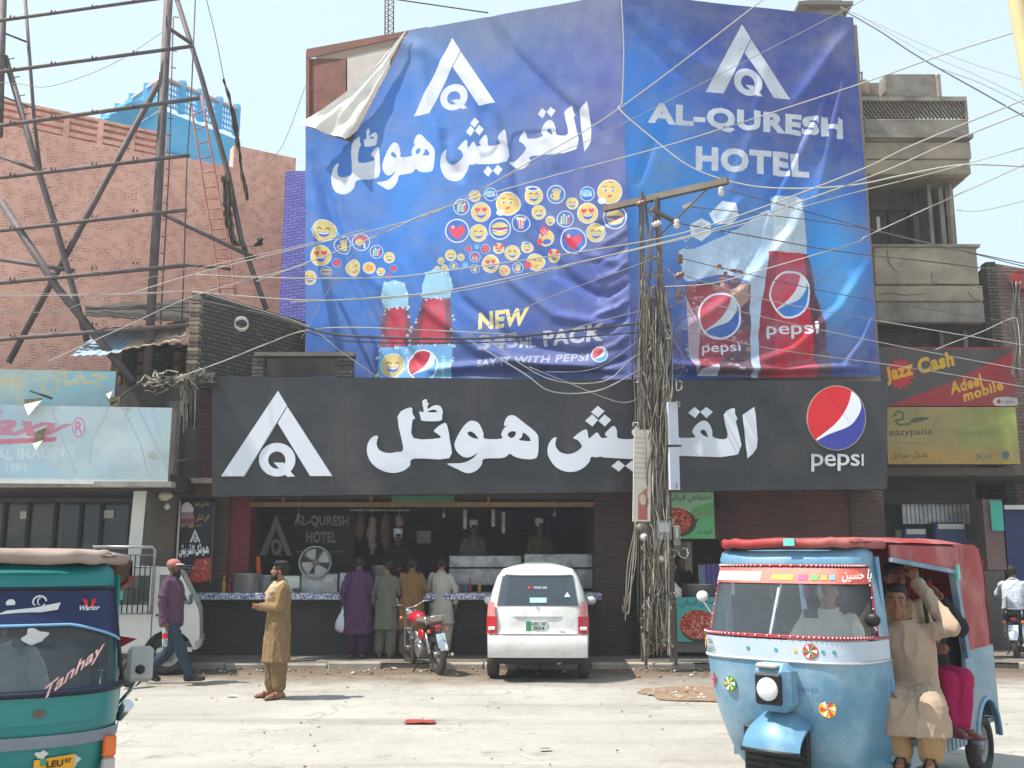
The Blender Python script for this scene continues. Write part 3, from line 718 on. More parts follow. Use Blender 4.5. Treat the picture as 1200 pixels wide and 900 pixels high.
def emoji(P, kind, x, y, r):
 E_ = lambda dx, dy, rx, ry=None, a0=0, a1=2*pi: [(x+dx*r+px_*r, y+dy*r+py_*r) for px_, py_ in ell(0, 0, rx, ry, 20, a0, a1)]
 Y_, WH, BLU, RED, BR_ = (214, 190, 116), (216, 220, 228), (52, 96, 190), (214, 52, 84), (70, 60, 100)
 tr = lambda l: [(x+a*r, y+c*r) for a, c in l]
 mouth = tr([(-.5, .1), (0, .22), (.5, .05), (.42, .4), (.1, .62), (-.3, .5)])
 heart = lambda cx, cy, k: tr([(cx+a*k, cy+c*k) for a, c in ((0, .75), (-.7, .05), (-.68, -.45), (-.3, -.6), (0, -.3), (.3, -.6), (.68, -.45), (.7, .05))])
 if kind in ('heart', 'hand', 'nails', 'burger', 'popcorn', 'fish', 'girl', 'gift', 'dot', 'blue'):
  P.poly(E_(0, 0, 1.0), WH); P.poly(E_(0, 0, .9), (40, 104, 190) if kind != 'dot' else (70, 60, 140))
  if kind == 'heart': P.poly(crom(heart(0, .05, .85), 4), RED); P.poly(E_(-.35, -.3, .12, .16), WH, .7)
  elif kind == 'hand':
   P.poly(E_(0, .3, .42, .36), Y_)
   for k in range(4): P.line(tr([(-.1+k*.12, .2), (-.35+k*.28, -.6+.07*abs(k-1.5))]), .18*r, Y_)
   P.poly(E_(-.4, .2, .26), Y_); P.poly(E_(-.4, .2, .12), (40, 90, 170))
  elif kind == 'nails':
   for k, c_ in enumerate((Y_, (110, 200, 226), Y_, (214, 80, 90))): P.line(tr([(-.45+k*.3, .55), (-.4+k*.27, -.3-.15*(k % 2))]), .22*r, c_)
   P.poly(E_(-.15, -.5, .13), WH); P.poly(E_(.38, -.35, .12), WH)
  elif kind == 'burger':
   P.poly(E_(0, -.1, .75, .5, pi, 2*pi), Y_); P.line(tr([(-.7, 0), (0, .1), (.7, -.05)]), .16*r, (196, 60, 60)); P.line(tr([(-.7, .12), (0, .22), (.7, .08)]), .1*r, WH); P.poly(E_(0, .22, .68, .4, 0, pi), Y_)
  elif kind == 'popcorn':
   P.poly(tr([(-.4, -.4), (.4, -.4), (.28, .65), (-.28, .65)]), WH)
   for k in range(3): P.poly(tr([(-.34+k*.28, -.4), (-.22+k*.28, -.4), (-.18+k*.2, .65), (-.26+k*.2, .65)]), RED)
   for k in range(4): P.poly(E_(-.35+k*.23, -.5, .17), (240, 226, 170))
  elif kind == 'fish':
   P.poly(E_(-.1, -.1, .75, .5), (120, 190, 226)); P.poly(E_(-.3, .15, .22), WH); P.poly(E_(.45, .1, .22), WH); P.poly(E_(-.3, .15, .09), RED); P.poly(E_(.45, .1, .09), RED)
  elif kind == 'girl':
   P.poly(E_(0, -.3, .75, .45), (200, 50, 70)); P.poly(E_(-.2, .0, .42), Y_); P.line(tr([(.3, -.1), (.4, .6)]), .2*r, WH); P.line(tr([(-.4, .5), (.2, .6)]), .2*r, (60, 110, 190))
  elif kind == 'gift':
   P.poly(tr([(-.5, -.1), (.5, -.1), (.45, .6), (-.45, .6)]), (214, 170, 120)); P.poly(E_(-.25, -.35, .3, .2), RED); P.poly(E_(.25, -.35, .3, .2), RED); P.line(tr([(0, -.3), (0, .6)]), .16*r, RED)
  elif kind == 'dot': P.poly(E_(0, 0, .68), RED)
  else: P.poly(E_(0, 0, .7), (90, 180, 220))
  return
 P.poly(E_(0, 0, 1.0), WH); P.poly(E_(0, 0, .92), Y_)
 eye = lambda sx: P.line([(x+q*r, y+w*r) for q, w in ((sx-.17, -.12), (sx, -.28), (sx+.17, -.12))], .09*r, BR_)
 if kind in ('laugh', 'smile', 'cap'):
  if r > 4: eye(-.32); eye(.32)
  P.poly(mouth, BLU); P.poly(tr([(-.42, .14), (0, .25), (.44, .1), (.4, .26), (0, .36), (-.36, .28)]), WH)
  if kind == 'cap': P.poly(E_(-.15, -.75, .75, .28), WH); P.poly(E_(-.1, -.72, .5, .16), BLU)
  if kind == 'laugh' and r > 9: P.poly(E_(-.98, -.1, .16), (120, 200, 230)); P.poly(E_(.98, .1, .16), (120, 200, 230))
 elif kind == 'hearts':
  P.poly(heart(-.35, -.22, .36), RED); P.poly(heart(.35, -.25, .36), RED); P.poly(mouth, BLU); P.poly(tr([(-.42, .14), (0, .25), (.44, .1), (.4, .24), (0, .34), (-.36, .26)]), WH)
 elif kind == 'wink':
  P.poly(E_(-.3, -.1, .16), WH); P.poly(E_(-.28, -.1, .09), BR_); eye(.35); P.line(tr([(-.2, .45), (.2, .5), (.5, .25)]), .09*r, BR_)
 elif kind == 'smirk':
  for s_ in (-.38, .2): P.poly(E_(s_, -.12, .17, .13), WH); P.poly(E_(s_+.04, -.1, .08), BR_)
  P.poly(tr([(-.25, .35), (.1, .22), (.22, .3), (-.05, .5)]), (210, 80, 80)); P.poly(E_(-.62, .72, .34, .26), WH)
  P.line(tr([(-.5, -.4), (-.25, -.45)]), .06*r, BR_); P.line(tr([(.1, -.42), (.35, -.35)]), .06*r, BR_)
  P.line(tr([(-.1, -.8), (.25, -.74)]), .07*r, (190, 80, 60))
 elif kind == 'cookie':
  P.poly(E_(0, 0, .85), (222, 178, 110))
  for k in range(9): P.poly(E_(.55*cos(k*2.4)*(.4+.07*k), .55*sin(k*2.4)*(.4+.07*k), .1), (170, 70, 60))
 elif kind == 'red':
  P.poly(E_(-.5, -.6, .3), RED); P.poly(E_(.6, -.5, .3), RED); P.poly(E_(-.25, -.05, .3, .16), RED); P.poly(E_(.3, -.08, .3, .16), RED); P.poly(tr([(-.4, .3), (.4, .25), (.2, .55), (-.2, .55)]), BLU)
 elif kind == 'kiss':
  eye(-.1); eye(.45); P.poly(E_(-.85, .35, .42), RED); P.line(tr([(-.1, .5), (.3, .35)]), .1*r, (200, 70, 70))
 elif kind == 'gag':
  P.poly(tr([(-.6, -.2), (-.9, -1.1), (-.2, -1.5), (.3, -1.0), (.1, -.4)]), RED); P.poly(tr([(-1.3, .2), (-.7, -.1), (-.5, .5), (-1.1, .9)]), RED)
  P.line(tr([(-.6, -.9), (-.1, -.4)]), .1*r, WH); P.line(tr([(-.3, -1.1), (.1, -.6)]), .1*r, WH); P.poly(E_(.05, .45, .55, .3), BLU)
EMO = [('laugh',180,425,80),('hearts',160,603,75),('laugh',80,755,52),('hand',308,520,63),('girl',440,505,62),('dot',268,650,30),('nails',548,572,48),('smile',637,613,40),('wink',380,680,58),('cookie',500,687,43),('burger',200,717,40),('smile',580,713,30),('dot',667,690,25),('dot',636,745,18),('laugh',1000,635,25),('smile',973,688,20),('smile',1022,685,25)]
EMO = [(k, 350+x/6, 200+y/6, r/6) for k, x, y, r in EMO]
EM2 = [('nails',113,232,52),('smile',197,162,38),('fish',300,152,43),('hearts',238,265,64),('smirk',410,212,78),('heart',86,385,78),('laugh',222,400,57),('burger',360,373,71),('popcorn',492,335,57),('cap',575,160,60),('hand',718,152,60),('laugh',607,267,47),('smile',682,322,31),('nails',777,310,55),('laugh',822,210,39),('fish',918,150,48),('smirk',1062,137,80),('hearts',920,273,68),('burger',1095,300,77),('laugh',972,397,62),('heart',830,448,85),('gag',655,430,52),('laugh',45,543,37),('smile',110,555,24),('dot',158,503,22),('blue',212,487,17),('dot',268,503,30),('gift',200,553,35),('red',353,500,36),('laugh',440,527,50),('cap',533,492,38),('hearts',302,598,58),('cookie',393,645,36),('hand',475,622,36),('kiss',588,585,57),('red',703,543,42),('hand',63,610,27),('hand',200,628,30),('blue',140,605,20),('smile',5,620,20)]
EMO += [(k, 520+x/5.4545, 200+y/5.4545, r/5.4545) for k, x, y, r in EM2]
for e in EMO: emoji(P, *e)
def b5(l): return [(420+x/3.75, 300+y/3.75) for x, y in l]
# two chilled bottles
for (neck, cola, lab, cap_) in (
 ([(115, 122), (200, 118), (218, 225), (108, 232)], [(108, 230), (218, 224), (235, 320), (215, 398), (92, 402), (92, 330)], [(90, 402), (212, 396), (222, 540), (88, 540)], (158, 120)),
 ([(300, 72), (395, 66), (402, 186), (288, 190)], [(288, 188), (402, 184), (415, 300), (412, 390), (225, 396), (228, 355)], [(212, 394), (415, 388), (412, 540), (212, 540)], (348, 70))):
 P.poly(b5(crom(neck, 2)), (150, 196, 222)); P.poly(b5(cola), (112, 60, 78)); cx_ = sum(p[0] for p in cola)/6
 P.poly(b5([((p[0]-cx_)*.62+cx_+4, p[1]+(3 if p[1] < 300 else -8)) for p in cola]), (186, 44, 72)); P.poly(b5(lab), (108, 168, 214))
 for k in range(70):
  q = rnd.choice([neck, cola, lab]); i = rnd.randrange(len(q)); t = rnd.random(); A, B_ = q[i], q[(i+1) % len(q)]
  x = A[0]+(B_[0]-A[0])*t+rnd.gauss(0, 4); y = A[1]+(B_[1]-A[1])*t+rnd.gauss(0, 4); P.poly(b5(ell(x, y, rnd.uniform(2, 8), None, 7)), (206, 226, 238), .75)
emoji(P, 'laugh', *b5([(152, 482)])[0], 14.5)
emblem(P, b5([(284, 482)])[0], 16.5, 17, (190, 44, 66), (222, 226, 236), (70, 150, 220), (232, 236, 244))
P.text('pepsi', b5([(362, 540), (362, 440), (388, 440), (388, 540)])[0:4], (200, 220, 236), .01, .8)
P.text('NEW', b5([(525, 248), (752, 226), (735, 305), (527, 326)]), (228, 214, 150), .045)
P.text('345', b5([(530, 348), (700, 335), (700, 402), (530, 420)]), (140, 142, 164), .045)
P.text('ML', b5([(705, 362), (776, 356), (776, 398), (705, 404)]), (176, 176, 196), .03)
P.text('PACK', b5([(812, 330), (1088, 296), (1075, 374), (812, 398)]), (196, 196, 208), .045)
P.text('SAY IT WITH PEPSI', b5([(525, 458), (1010, 422), (1010, 464), (525, 494)]), (146, 150, 172), .035)
emblem(P, b5([(1060, 434)])[0], 9, 8.6, (190, 52, 70), (222, 226, 236), (70, 150, 210), (226, 230, 240))
M_banL = imgmat('hoarding_print_left', BL.px.a, .62, .15, dirt=(128, 132, 150), da=.5, bs=14)
# right print
h_, w_ = BR.ih, BR.iw
tt, ss = np.mgrid[0:h_, 0:w_].astype(np.float32); ss /= w_; tt /= h_
g = np.zeros((h_, w_, 3), np.float32); g[:] = np.array((54, 70, 146))/255
g = blend(g, (34, 122, 216), np.exp(-((ss-.02)**2/.07+(tt-.3)**2/.10)))
g = blend(g, (44, 146, 228), np.exp(-((ss-.22)**2/.12+(tt-.55)**2/.04))*.95)
g = blend(g, (76, 180, 244), np.exp(-((ss-.84)**2/.02+(tt-.68)**2/.04)))
g = blend(g, (40, 130, 216), np.exp(-((ss-.62)**2/.12+(tt-.62)**2/.02))*.7); g = blend(g, (70, 78, 128), np.clip(.14-tt, 0, .14)*5)
g = blend(g, (52, 58, 112), np.clip((tt-.88)*8, 0, 1)*.7)
nb = fnoise(h_, w_, 200, 5); g = blend(g, (124, 128, 160), np.clip((nb-.45)*2.2, 0, 1)*.3)
BR.px.a[:] = g; P = BR.px
RH = homog(LSRC, [(869.7, 28.3), (826.9, 107.9), (926, 116.7), (872.9, 61.5)])
TW2 = (200, 206, 216)
for gg in LOGO: P.poly([[RH(q) for q in l] for l in gg], TW2)
P.poly([[RH(q) for q in l] for l in LOGOQ], TW2); P.poly([[RH(q) for q in l] for l in LOGOT], TW2)
P.text('AL-QURESH', [(759, 119.5), (989, 138.5), (989, 166.5), (759, 148)], TW2, .05)
P.text('HOTEL', [(815.5, 170.6), (948, 180), (948, 209), (815.5, 199)], TW2, .05)
def b6(l): return [(780+x/3.914, 220+y/3.914) for x, y in l]
# splash, ice, glass, bottle
P.poly(b6(crom([(60, 290), (130, 280), (200, 250), (330, 190), (470, 100), (485, 200), (470, 300), (440, 640), (420, 870), (390, 870), (385, 480), (340, 420), (240, 400), (100, 430), (75, 370)], 3)), (196, 214, 232), .85)
for c_ in ([(200, 120), (262, 60), (320, 72), (336, 130), (300, 170), (225, 168)], [(110, 170), (165, 140), (205, 160), (210, 210), (165, 245), (118, 222)]):
 P.poly(b6(c_), (214, 226, 238)); P.poly(b6([((x-c_[0][0])*.6+c_[0][0]+20, (y-c_[0][1])*.6+c_[0][1]+4) for x, y in c_]), (184, 204, 224))
for k in range(60):
 a = rnd.random(); P.poly(b6(ell(70+rnd.random()*330, 200+rnd.random()*170, rnd.uniform(2, 9), None, 7)), (206, 222, 236), .7)
P.poly(b6([(92, 440), (180, 432), (330, 428), (384, 450), (392, 620), (388, 870), (150, 862), (108, 770)]), (92, 66, 84))
P.poly(b6([(95, 455), (300, 445), (270, 560), (240, 790), (160, 830), (105, 720)]), (150, 58, 74))
P.poly(b6([(230, 690), (380, 650), (385, 700), (200, 830), (165, 830)]), (150, 50, 66))
for k in range(160):
 x, y = rnd.uniform(95, 385), rnd.uniform(445, 840); P.poly(b6(ell(x, y, rnd.uniform(3, 16), rnd.uniform(3, 10), 7)), rnd.choice([(190, 150, 120), (120, 50, 60), (206, 206, 214), (170, 70, 70), (72, 56, 74)]), .6)
P.poly(b6([(150, 862), (160, 835), (240, 810), (240, 862)]), (206, 212, 224))
P.poly(b6([(95, 500), (160, 640), (150, 860), (108, 770)]), (196, 200, 214), .7)
for k in range(26):
 t = rnd.random()*2*pi; r_ = rnd.uniform(10, 70); x, y = 285+r_*cos(t), 395+r_*.8*sin(t); P.poly(b6(ell(x, y, rnd.uniform(4, 16), rnd.uniform(3, 12), 7)), rnd.choice([(120, 40, 48), (196, 140, 80), (90, 36, 44), (214, 170, 130)]), .85)
P.poly(b6([(290, 470), (375, 440), (380, 520), (330, 560)]), (206, 168, 128), .7)
emblem(P, b6([(248, 590)])[0], 23.5, 25, (190, 40, 62), (214, 222, 234), (44, 96, 176), (214, 222, 234))
P.text('pepsi', b6([(170, 712), (345, 706), (345, 765), (170, 770)]), (220, 224, 234), .01)
P.poly(b6([(482, 48), (500, 38), (600, 40), (622, 60), (622, 100), (636, 160), (655, 300), (470, 296), (484, 120)]), (176, 196, 212))
P.poly(b6([(500, 60), (560, 55), (570, 290), (490, 290)]), (206, 218, 228), .7)
P.poly(b6([(470, 294), (655, 300), (690, 470), (735, 650), (760, 872), (425, 872), (432, 600), (455, 450)]), (150, 32, 54))
P.poly(b6([(515, 296), (640, 300), (660, 450), (690, 870), (500, 870), (505, 500)]), (196, 38, 58), .8)
P.poly(b6([(655, 302), (690, 470), (735, 650), (760, 872), (700, 872), (665, 560), (640, 320)]), (84, 44, 62))
for k in range(90):
 P.poly(b6(ell(rnd.uniform(480, 640), rnd.uniform(50, 300), rnd.uniform(1.5, 5), None, 6)), (222, 232, 240), .6)
 P.poly(b6(ell(rnd.uniform(440, 735), rnd.uniform(310, 860), rnd.uniform(1.5, 4), None, 6)), (206, 120, 134), .5)
emblem(P, b6([(574, 488)])[0], 22, 25.5, (204, 50, 74), (220, 226, 236), (60, 130, 210), (230, 234, 244))
P.text('pepsi', b6([(468, 618), (700, 612), (700, 692), (468, 692)]), (220, 222, 232), .012)
M_banR = imgmat('hoarding_print_right', BR.px.a, .62, .15, dirt=(130, 134, 152), da=.6, bs=14)
M_back = mat('cloth_back', (226, 224, 218), .8, var=.1, vs=4, dirt=(150, 140, 126), da=.35)
def fold_field(strokes, PX, PY):
 d = np.zeros(PX.shape)
 for pts, w, A in strokes:
  best = np.full(PX.shape, 1e9); tb = np.zeros(PX.shape); L = [hypot(b_[0]-a_[0], b_[1]-a_[1]) for a_, b_ in zip(pts, pts[1:])]; tot = sum(L); acc = 0
  for (a_, b_), l in zip(zip(pts, pts[1:]), L):
   vx, vy = b_[0]-a_[0], b_[1]-a_[1]; t = np.clip(((PX-a_[0])*vx+(PY-a_[1])*vy)/(l*l), 0, 1)
   dd = np.hypot(PX-a_[0]-t*vx, PY-a_[1]-t*vy); m_ = dd < best; best = np.where(m_, dd, best); tb = np.where(m_, (acc+t*l)/tot, tb); acc += l
  d += A*np.exp(-(best/w)**2)*np.clip(np.minimum(tb*5, (1-tb)*5), 0, 1)
 return d
def make_banner(name, label, Q, p0, n, PN, m, strokes, keep, nu, nv, seed, hem):
 U, V = np.meshgrid(np.linspace(0, 1, nu), np.linspace(0, 1, nv))
 px = (Q[0][0]*(1-U)+Q[1][0]*U)*(1-V)+(Q[3][0]*(1-U)+Q[2][0]*U)*V; py = (Q[0][1]*(1-U)+Q[1][1]*U)*(1-V)+(Q[3][1]*(1-U)+Q[2][1]*U)*V
 d = fold_field(strokes, px, py)*1.25
 P_ = []
 for j in range(nv):
  row = []
  for i in range(nu):
   q = on(px[j, i], py[j, i], p0, n); a, c_ = float(px[j, i]), float(py[j, i])
   k = d[j, i]+.02*noise.noise((a/70, c_/90, seed))+.008*noise.noise((a/18, c_/26, seed+3))+hem(a, c_)
   row.append(q+n*float(k))
  P_.append(row)
 b = MB()
 vs = [p for r in P_ for p in r]; fs = []; back = []
 for j in range(nv-1):
  for i in range(nu-1):
   if keep(float(px[j, i]+px[j+1, i+1])/2, float(py[j, i]+py[j+1, i+1])/2): fs.append((j*nu+i, (j+1)*nu+i, (j+1)*nu+i+1, j*nu+i+1))
 b.add(vs, fs, 0, True)
 nn = np.array(n)*.006
 k0 = len(b.v); b.v.extend([tuple(np.array(v)-nn) for v in vs]); b.f.extend([[k0+i for i in f[::-1]] for f in fs]); b.m.extend([1]*len(fs)); b.sm.extend([True]*len(fs))
 base = on((Q[2][0]+Q[3][0])/2, Q[2][1], p0, n); t = thing0(name, label, 'banner', base)
 o = b.build('cloth', [m, M_back], t, uvf=PN.uvf); rebase(t); return t
rs = random.Random(3)
SL = [([(365, 175), (385, 240), (412, 320), (440, 380), (475, 440)], 7, -.07), ([(362, 190), (372, 260), (380, 340), (400, 430)], 9, .04),
 ([(430, 40), (500, 60), (545, 90), (600, 150)], 10, .03), ([(570, 12), (600, 60), (650, 110), (715, 165)], 6, -.05), ([(490, 45), (500, 120), (530, 200)], 8, .03),
 ([(520, 150), (525, 190), (545, 215)], 6, -.04), ([(580, 120), (600, 180), (610, 240), (640, 300), (700, 350), (738, 360)], 6, -.05),
 ([(470, 300), (500, 360), (560, 410), (640, 430), (735, 425)], 7, .06), ([(500, 290), (540, 350), (600, 400), (680, 415), (738, 400)], 6, -.05),
 ([(560, 280), (600, 330), (650, 370), (738, 385)], 6, .045), ([(600, 260), (650, 320), (700, 345), (738, 340)], 5, -.04), ([(640, 250), (690, 300), (738, 310)], 5, .035),
 ([(440, 345), (470, 400), (500, 440)], 5, -.05), ([(400, 260), (430, 320), (460, 350)], 6, .03), ([(480, 436), (600, 425), (735, 435)], 5, .06), ([(545, 442), (640, 434), (738, 440)], 4, -.05)]
for k in range(9): y = 255+k*21; SL.append(([(702+rs.uniform(-12, 8), y+12), (722, y+2), (739, y-rs.uniform(4, 14))], 3.5, rs.uniform(.02, .04)*(1 if k % 2 else -1)))
for k in range(10):
 x, y = rs.uniform(380, 700), rs.uniform(30, 330); SL.append(([(x, y), (x+rs.uniform(10, 50), y+rs.uniform(30, 90))], rs.uniform(4, 9), rs.uniform(-.03, .03)))
def keepL(x, y):
 # the torn-down corner: left of the line from (479,36) through (412,166) and above the line to (358,148)
 if y < 168 and x < 479-(y-36)*67/130 and y < 148+(x-358)*.36: return False
 return True
make_banner('banner', 'left half of the huge blue hoarding banner with small round faces and two bottles', QL, pC1, nl_, BL, M_banL, SL, keepL, 250, 270, 1,
   lambda x, y: .05*max(0, (y-425)/20)*(1+.5*sin(x*.07)) if y > 425 else 0)
SR = []
for k, (x, y) in enumerate(((958, 160), (935, 190), (905, 230), (880, 300), (850, 360), (925, 130), (970, 250), (945, 280))):
 SR.append(([(1000, 28), ((1000+x)/2+4, (28+y)/2-6), (x, y)], 5+k % 3, (.05 if k % 2 else -.04)))
SR += [([(735, 8), (790, 60), (850, 90), (900, 80)], 10, .03), ([(735, 14), (760, 50), (800, 90)], 8, -.03), ([(1022, 300), (985, 360), (930, 410), (860, 436)], 6, .05), ([(1024, 330), (1000, 380), (960, 415), (900, 438)], 5, -.05),
 ([(1026, 360), (1010, 400), (985, 435)], 4.5, .05), ([(1018, 270), (970, 330), (900, 390), (800, 420)], 7, -.045), ([(960, 200), (930, 270), (870, 340), (790, 395)], 7, .05), ([(985, 210), (960, 280), (900, 350), (820, 400)], 6, -.04),
 ([(760, 425), (880, 434), (1028, 430)], 4.5, .07), ([(745, 440), (880, 440), (1030, 438)], 3.5, -.05), ([(1028, 380), (1020, 420), (1005, 438)], 3.5, -.04), ([(900, 60), (880, 160), (850, 240)], 6, .02)]
for k in range(8):
 x, y = rs.uniform(760, 980), rs.uniform(100, 400); SR.append(([(x, y), (x-rs.uniform(10, 40), y+rs.uniform(30, 80))], rs.uniform(4, 8), rs.uniform(-.025, .025)))
make_banner('banner', 'right half of the huge blue hoarding banner with a tall red bottle and a glass', QR, pC1, nr_, BR, M_banR, SR, lambda x, y: True, 200, 270, 2,
   lambda x, y: .05*max(0, (y-425)/20)*(1+.5*sin(x*.06)) if y > 425 else 0)
# folded-down corner of the left banner
t = thing0('banner_flap', 'torn pale corner of the hoarding banner folded down over itself', 'banner', on(400, 150, pC1, nl_))
b = MB(); A_, B_, C_ = (480, 35), (411, 169), (357, 151)
P_ = []
for i in range(26):
 s_ = i/25; row = []
 for j in range(22):
  v_ = j/21; # from apex A down to the edge C..B, concave upper-left border
  ex, ey = C_[0]+(B_[0]-C_[0])*v_, C_[1]+(B_[1]-C_[1])*v_
  x = A_[0]+(ex-A_[0])*s_; y = A_[1]+(ey-A_[1])*s_; bow = sin(s_*pi)*(1-v_)*10; x += bow*.5; y += bow*.9-sin(v_*pi)*3*s_*0
  dep = .10+.16*s_*(1-.4*v_)+.035*sin(v_*11+s_*4)*s_+.015*sin(v_*23-s_*7)*s_+.02*noise.noise((x/12, y/14, 7))+.07*max(0, s_-.85)*6*(.5+.5*sin(v_*9))
  row.append(on(x, y, pC1, nl_)+nl_*dep)
 P_.append(row)
b.grid(P_); k0 = len(b.v); b.grid([[p-nl_*.01 for p in r] for r in P_], flip=True); b.build('cloth', M_back, t, recalc=False); rebase(t)
# rusty sheets that the missing corner shows
t = thing0('hoarding_backing', 'rusty brown metal sheets showing where the hoarding banner has torn away', 'hoarding', on(420, 100, pC1, nl_))
M_rsheet = mat('rust_sheet', (122, 80, 68), .75, .1, var=.25, vs=3, bump=.4, dirt=(92, 64, 58), da=.6, streak=True)
M_gsheet = mat('pale_sheet', (178, 170, 164), .6, .1, var=.15, vs=3, bump=.3)
back = -.10
for nm, q, m_, d_ in (('sheet', [(358, 146), (403, 160), (403, 66), (358, 66)], M_rsheet, 0), ('sheet', [(404.5, 160), (455, 120), (455, 52), (404.5, 64)], M_gsheet, 0), ('sheet', [(456, 110), (500, 40), (500, 34), (456, 51)], M_rsheet, 0), ('top_rail', [(358, 67), (500, 35), (500, 30), (358, 56)], M_rsheet, .05), ('edge_rail', [(357, 150), (361, 150), (361, 58), (357, 58)], M_rsheet, .045)):
 b = MB(); q3 = [on(x, y, pC1, nl_)+nl_*(back+d_) for x, y in q]; b.sheet(*q3, .03); b.build(nm, m_, t)
rebase(t)
# white rope hanging at the seam of the two banners
# ------------------------------------------------------------------ left: pink painted gable wall, pale blue rooftop room
M_pink = brickmat('pink_brick', (246, 192, 170), (238, 180, 158), (182, 128, 112), bw=.17, bh=.06, ms=.007, mmask=.2, stain=(214, 156, 136), sa=.35, bump=1)
YA, YB_ = 20.5, 24.0
pw = thing('pink_wall', 'tall salmon pink painted brick wall with open slots under its coping', 'wall', (at(0, 400, YA).x, YA, 0))
A_, B_ = at(-60, 400, 20.2), at(338, 300, YB_); dAB = (B_-A_); dAB.z = 0; LAB = dAB.length; uAB = dAB.normalized(); nAB = Vector((uAB.y, -uAB.x, 0))
def wp(px, py): return hit(px, py, Vector((A_.x, A_.y, 0)), nAB)
def wall_seg(name, px0, px1, ztop0, ztop1, th=.35, zb=0, m=M_pink, off=0):
 a, c = wp(px0, 400), wp(px1, 400); b = MB()
 b.sheet((a.x+nAB.x*off, a.y+nAB.y*off, zb), (c.x+nAB.x*off, c.y+nAB.y*off, zb), (c.x+nAB.x*off, c.y+nAB.y*off, ztop1), (a.x+nAB.x*off, a.y+nAB.y*off, ztop0), th); return b.build(name, m, pw)
zt_ = wp(90, 163).z
wall_seg('wall', -60, 262, zt_, zt_)
zt2 = wp(175, 178).z
# parapet: posts, slotted screens between them, coping
posts = [(-40, -30), (8, 15), (53, 60), (95, 102), (135, 141), (173, 180)]
for a, c in posts: wall_seg('post', a, c, zt_+.62, zt_+.62, .3, zt_)
for (a, c), (d, e) in zip(posts, posts[1:]):
 for k in range(3): wall_seg('slat', c, d, zt_+.16+k*.17, zt_+.16+k*.17, .22, zt_+.06+k*.17, off=-.04)
 wall_seg('coping', c, d, zt_+.60, zt_+.60, .3, zt_+.53, off=.02)
wall_seg('tall_wall', 262, 338, wp(265, 168).z, wp(265, 168).z, .35, 0, off=.01)
wall_seg('low_wall', 180, 262, wp(220, 185).z, wp(220, 185).z, .3, zt_+.003)
rebase(pw)
bh = thing('blue_roof_room', 'pale blue rooftop room with scalloped eave and pierced parapet above the pink wall', 'building', at(180, 180, 27))
M_cyan = mat('sky_blue_paint', (84, 176, 224), .7, var=.08, vs=1.5, dirt=(140, 190, 214), da=.3)
M_cyan_d = mat('sky_blue_shadow_side', (84, 172, 220), .7, var=.1)
M_pinkw = mat('faded_pink_cap', (206, 176, 168), .8)
# corner nearest the camera at px 184; left face runs to px 100, right face to px 275
Yc, Yl, Yr = 26.0, 28.6, 28.0
def bx(px, py, Y): return at(px, py, Y)
zt3 = at(184, 128, Yc).z; zb3 = 6
c_, l_, r_ = at(184, 200, Yc), at(118, 200, Yl), at(274, 200, Yr)
b = MB(); b.prism([[(c_.x, c_.y, zb3), (r_.x, r_.y, zb3), (r_.x+(l_.x-c_.x), r_.y+(l_.y-c_.y), zb3), (l_.x, l_.y, zb3)]], (0, 0, zt3-zb3)); b.build('room', M_cyan, bh)
# eave slab with scalloped edge on the left side
e0 = at(100, 150, 28.2)
ue = Vector((c_.x-l_.x, c_.y-l_.y, 0)).normalized(); no_ = Vector((-ue.y, ue.x, 0)); 
if no_.y > 0: no_ = -no_
ze = zt3+.02; L_ = Vector((c_.x-l_.x, c_.y-l_.y, 0)).length
b = MB(); outer = [(l_.x-ue.x*.5, l_.y-ue.y*.5)]; N_ = 40
ed = [Vector((l_.x, l_.y, 0))+ue*(L_*k/N_*1.02-.3)+no_*(.75+.07*abs(sin(k*pi/5))) for k in range(N_+1)]
poly = [(p.x, p.y, ze) for p in ed]+[(c_.x, c_.y, ze), (l_.x-ue.x*.3, l_.y-ue.y*.3, ze)]
b.prism([poly], (0, 0, .12)); b.build('eave', M_cyan, bh)
b = MB(); a0 = Vector((l_.x, l_.y, 0))+ue*(L_*.68)+no_*.01; a1 = Vector((l_.x, l_.y, 0))+ue*(L_*.93)+no_*.01
b.sheet((a0.x, a0.y, zt3-2.1), (a1.x, a1.y, zt3-2.1), (a1.x, a1.y, zt3-1.0), (a0.x, a0.y, zt3-1.0), .03); b.build('window', M_dark, bh)
# vent screen on the right face
ur_ = Vector((r_.x-c_.x, r_.y-c_.y, 0)); Lr = ur_.length; ur_.normalize(); nr2 = Vector((ur_.y, -ur_.x, 0))
def lattice(org, u, n, x0, x1, z0, z1, nx, nz_, name, m, th=.06, bar=.34):
 b = MB(); dx, dz = (x1-x0)/nx, (z1-z0)/nz_; o = Vector(org)
 for i in range(nx+1):
  a = o+u*(x0+i*dx)+n*.01; b.beam((a.x, a.y, z0), (a.x, a.y, z1), th, dx*bar, up=tuple(n.cross(Vector((0, 0, 1)))))
 for k in range(nz_+1):
  a = o+u*x0; c = o+u*x1; b.beam((a.x, a.y, z0+k*dz), (c.x, c.y, z0+k*dz), th*.8, dz*bar)
 return b.build(name, m, bh)
lattice((c_.x, c_.y, 0)+Vector((0, 0, 0)) if False else Vector((c_.x, c_.y, 0)), ur_, nr2, Lr*.12, Lr*.52, zt3-2.3, zt3-1.1, 12, 8, 'vent_screen', M_cyan)
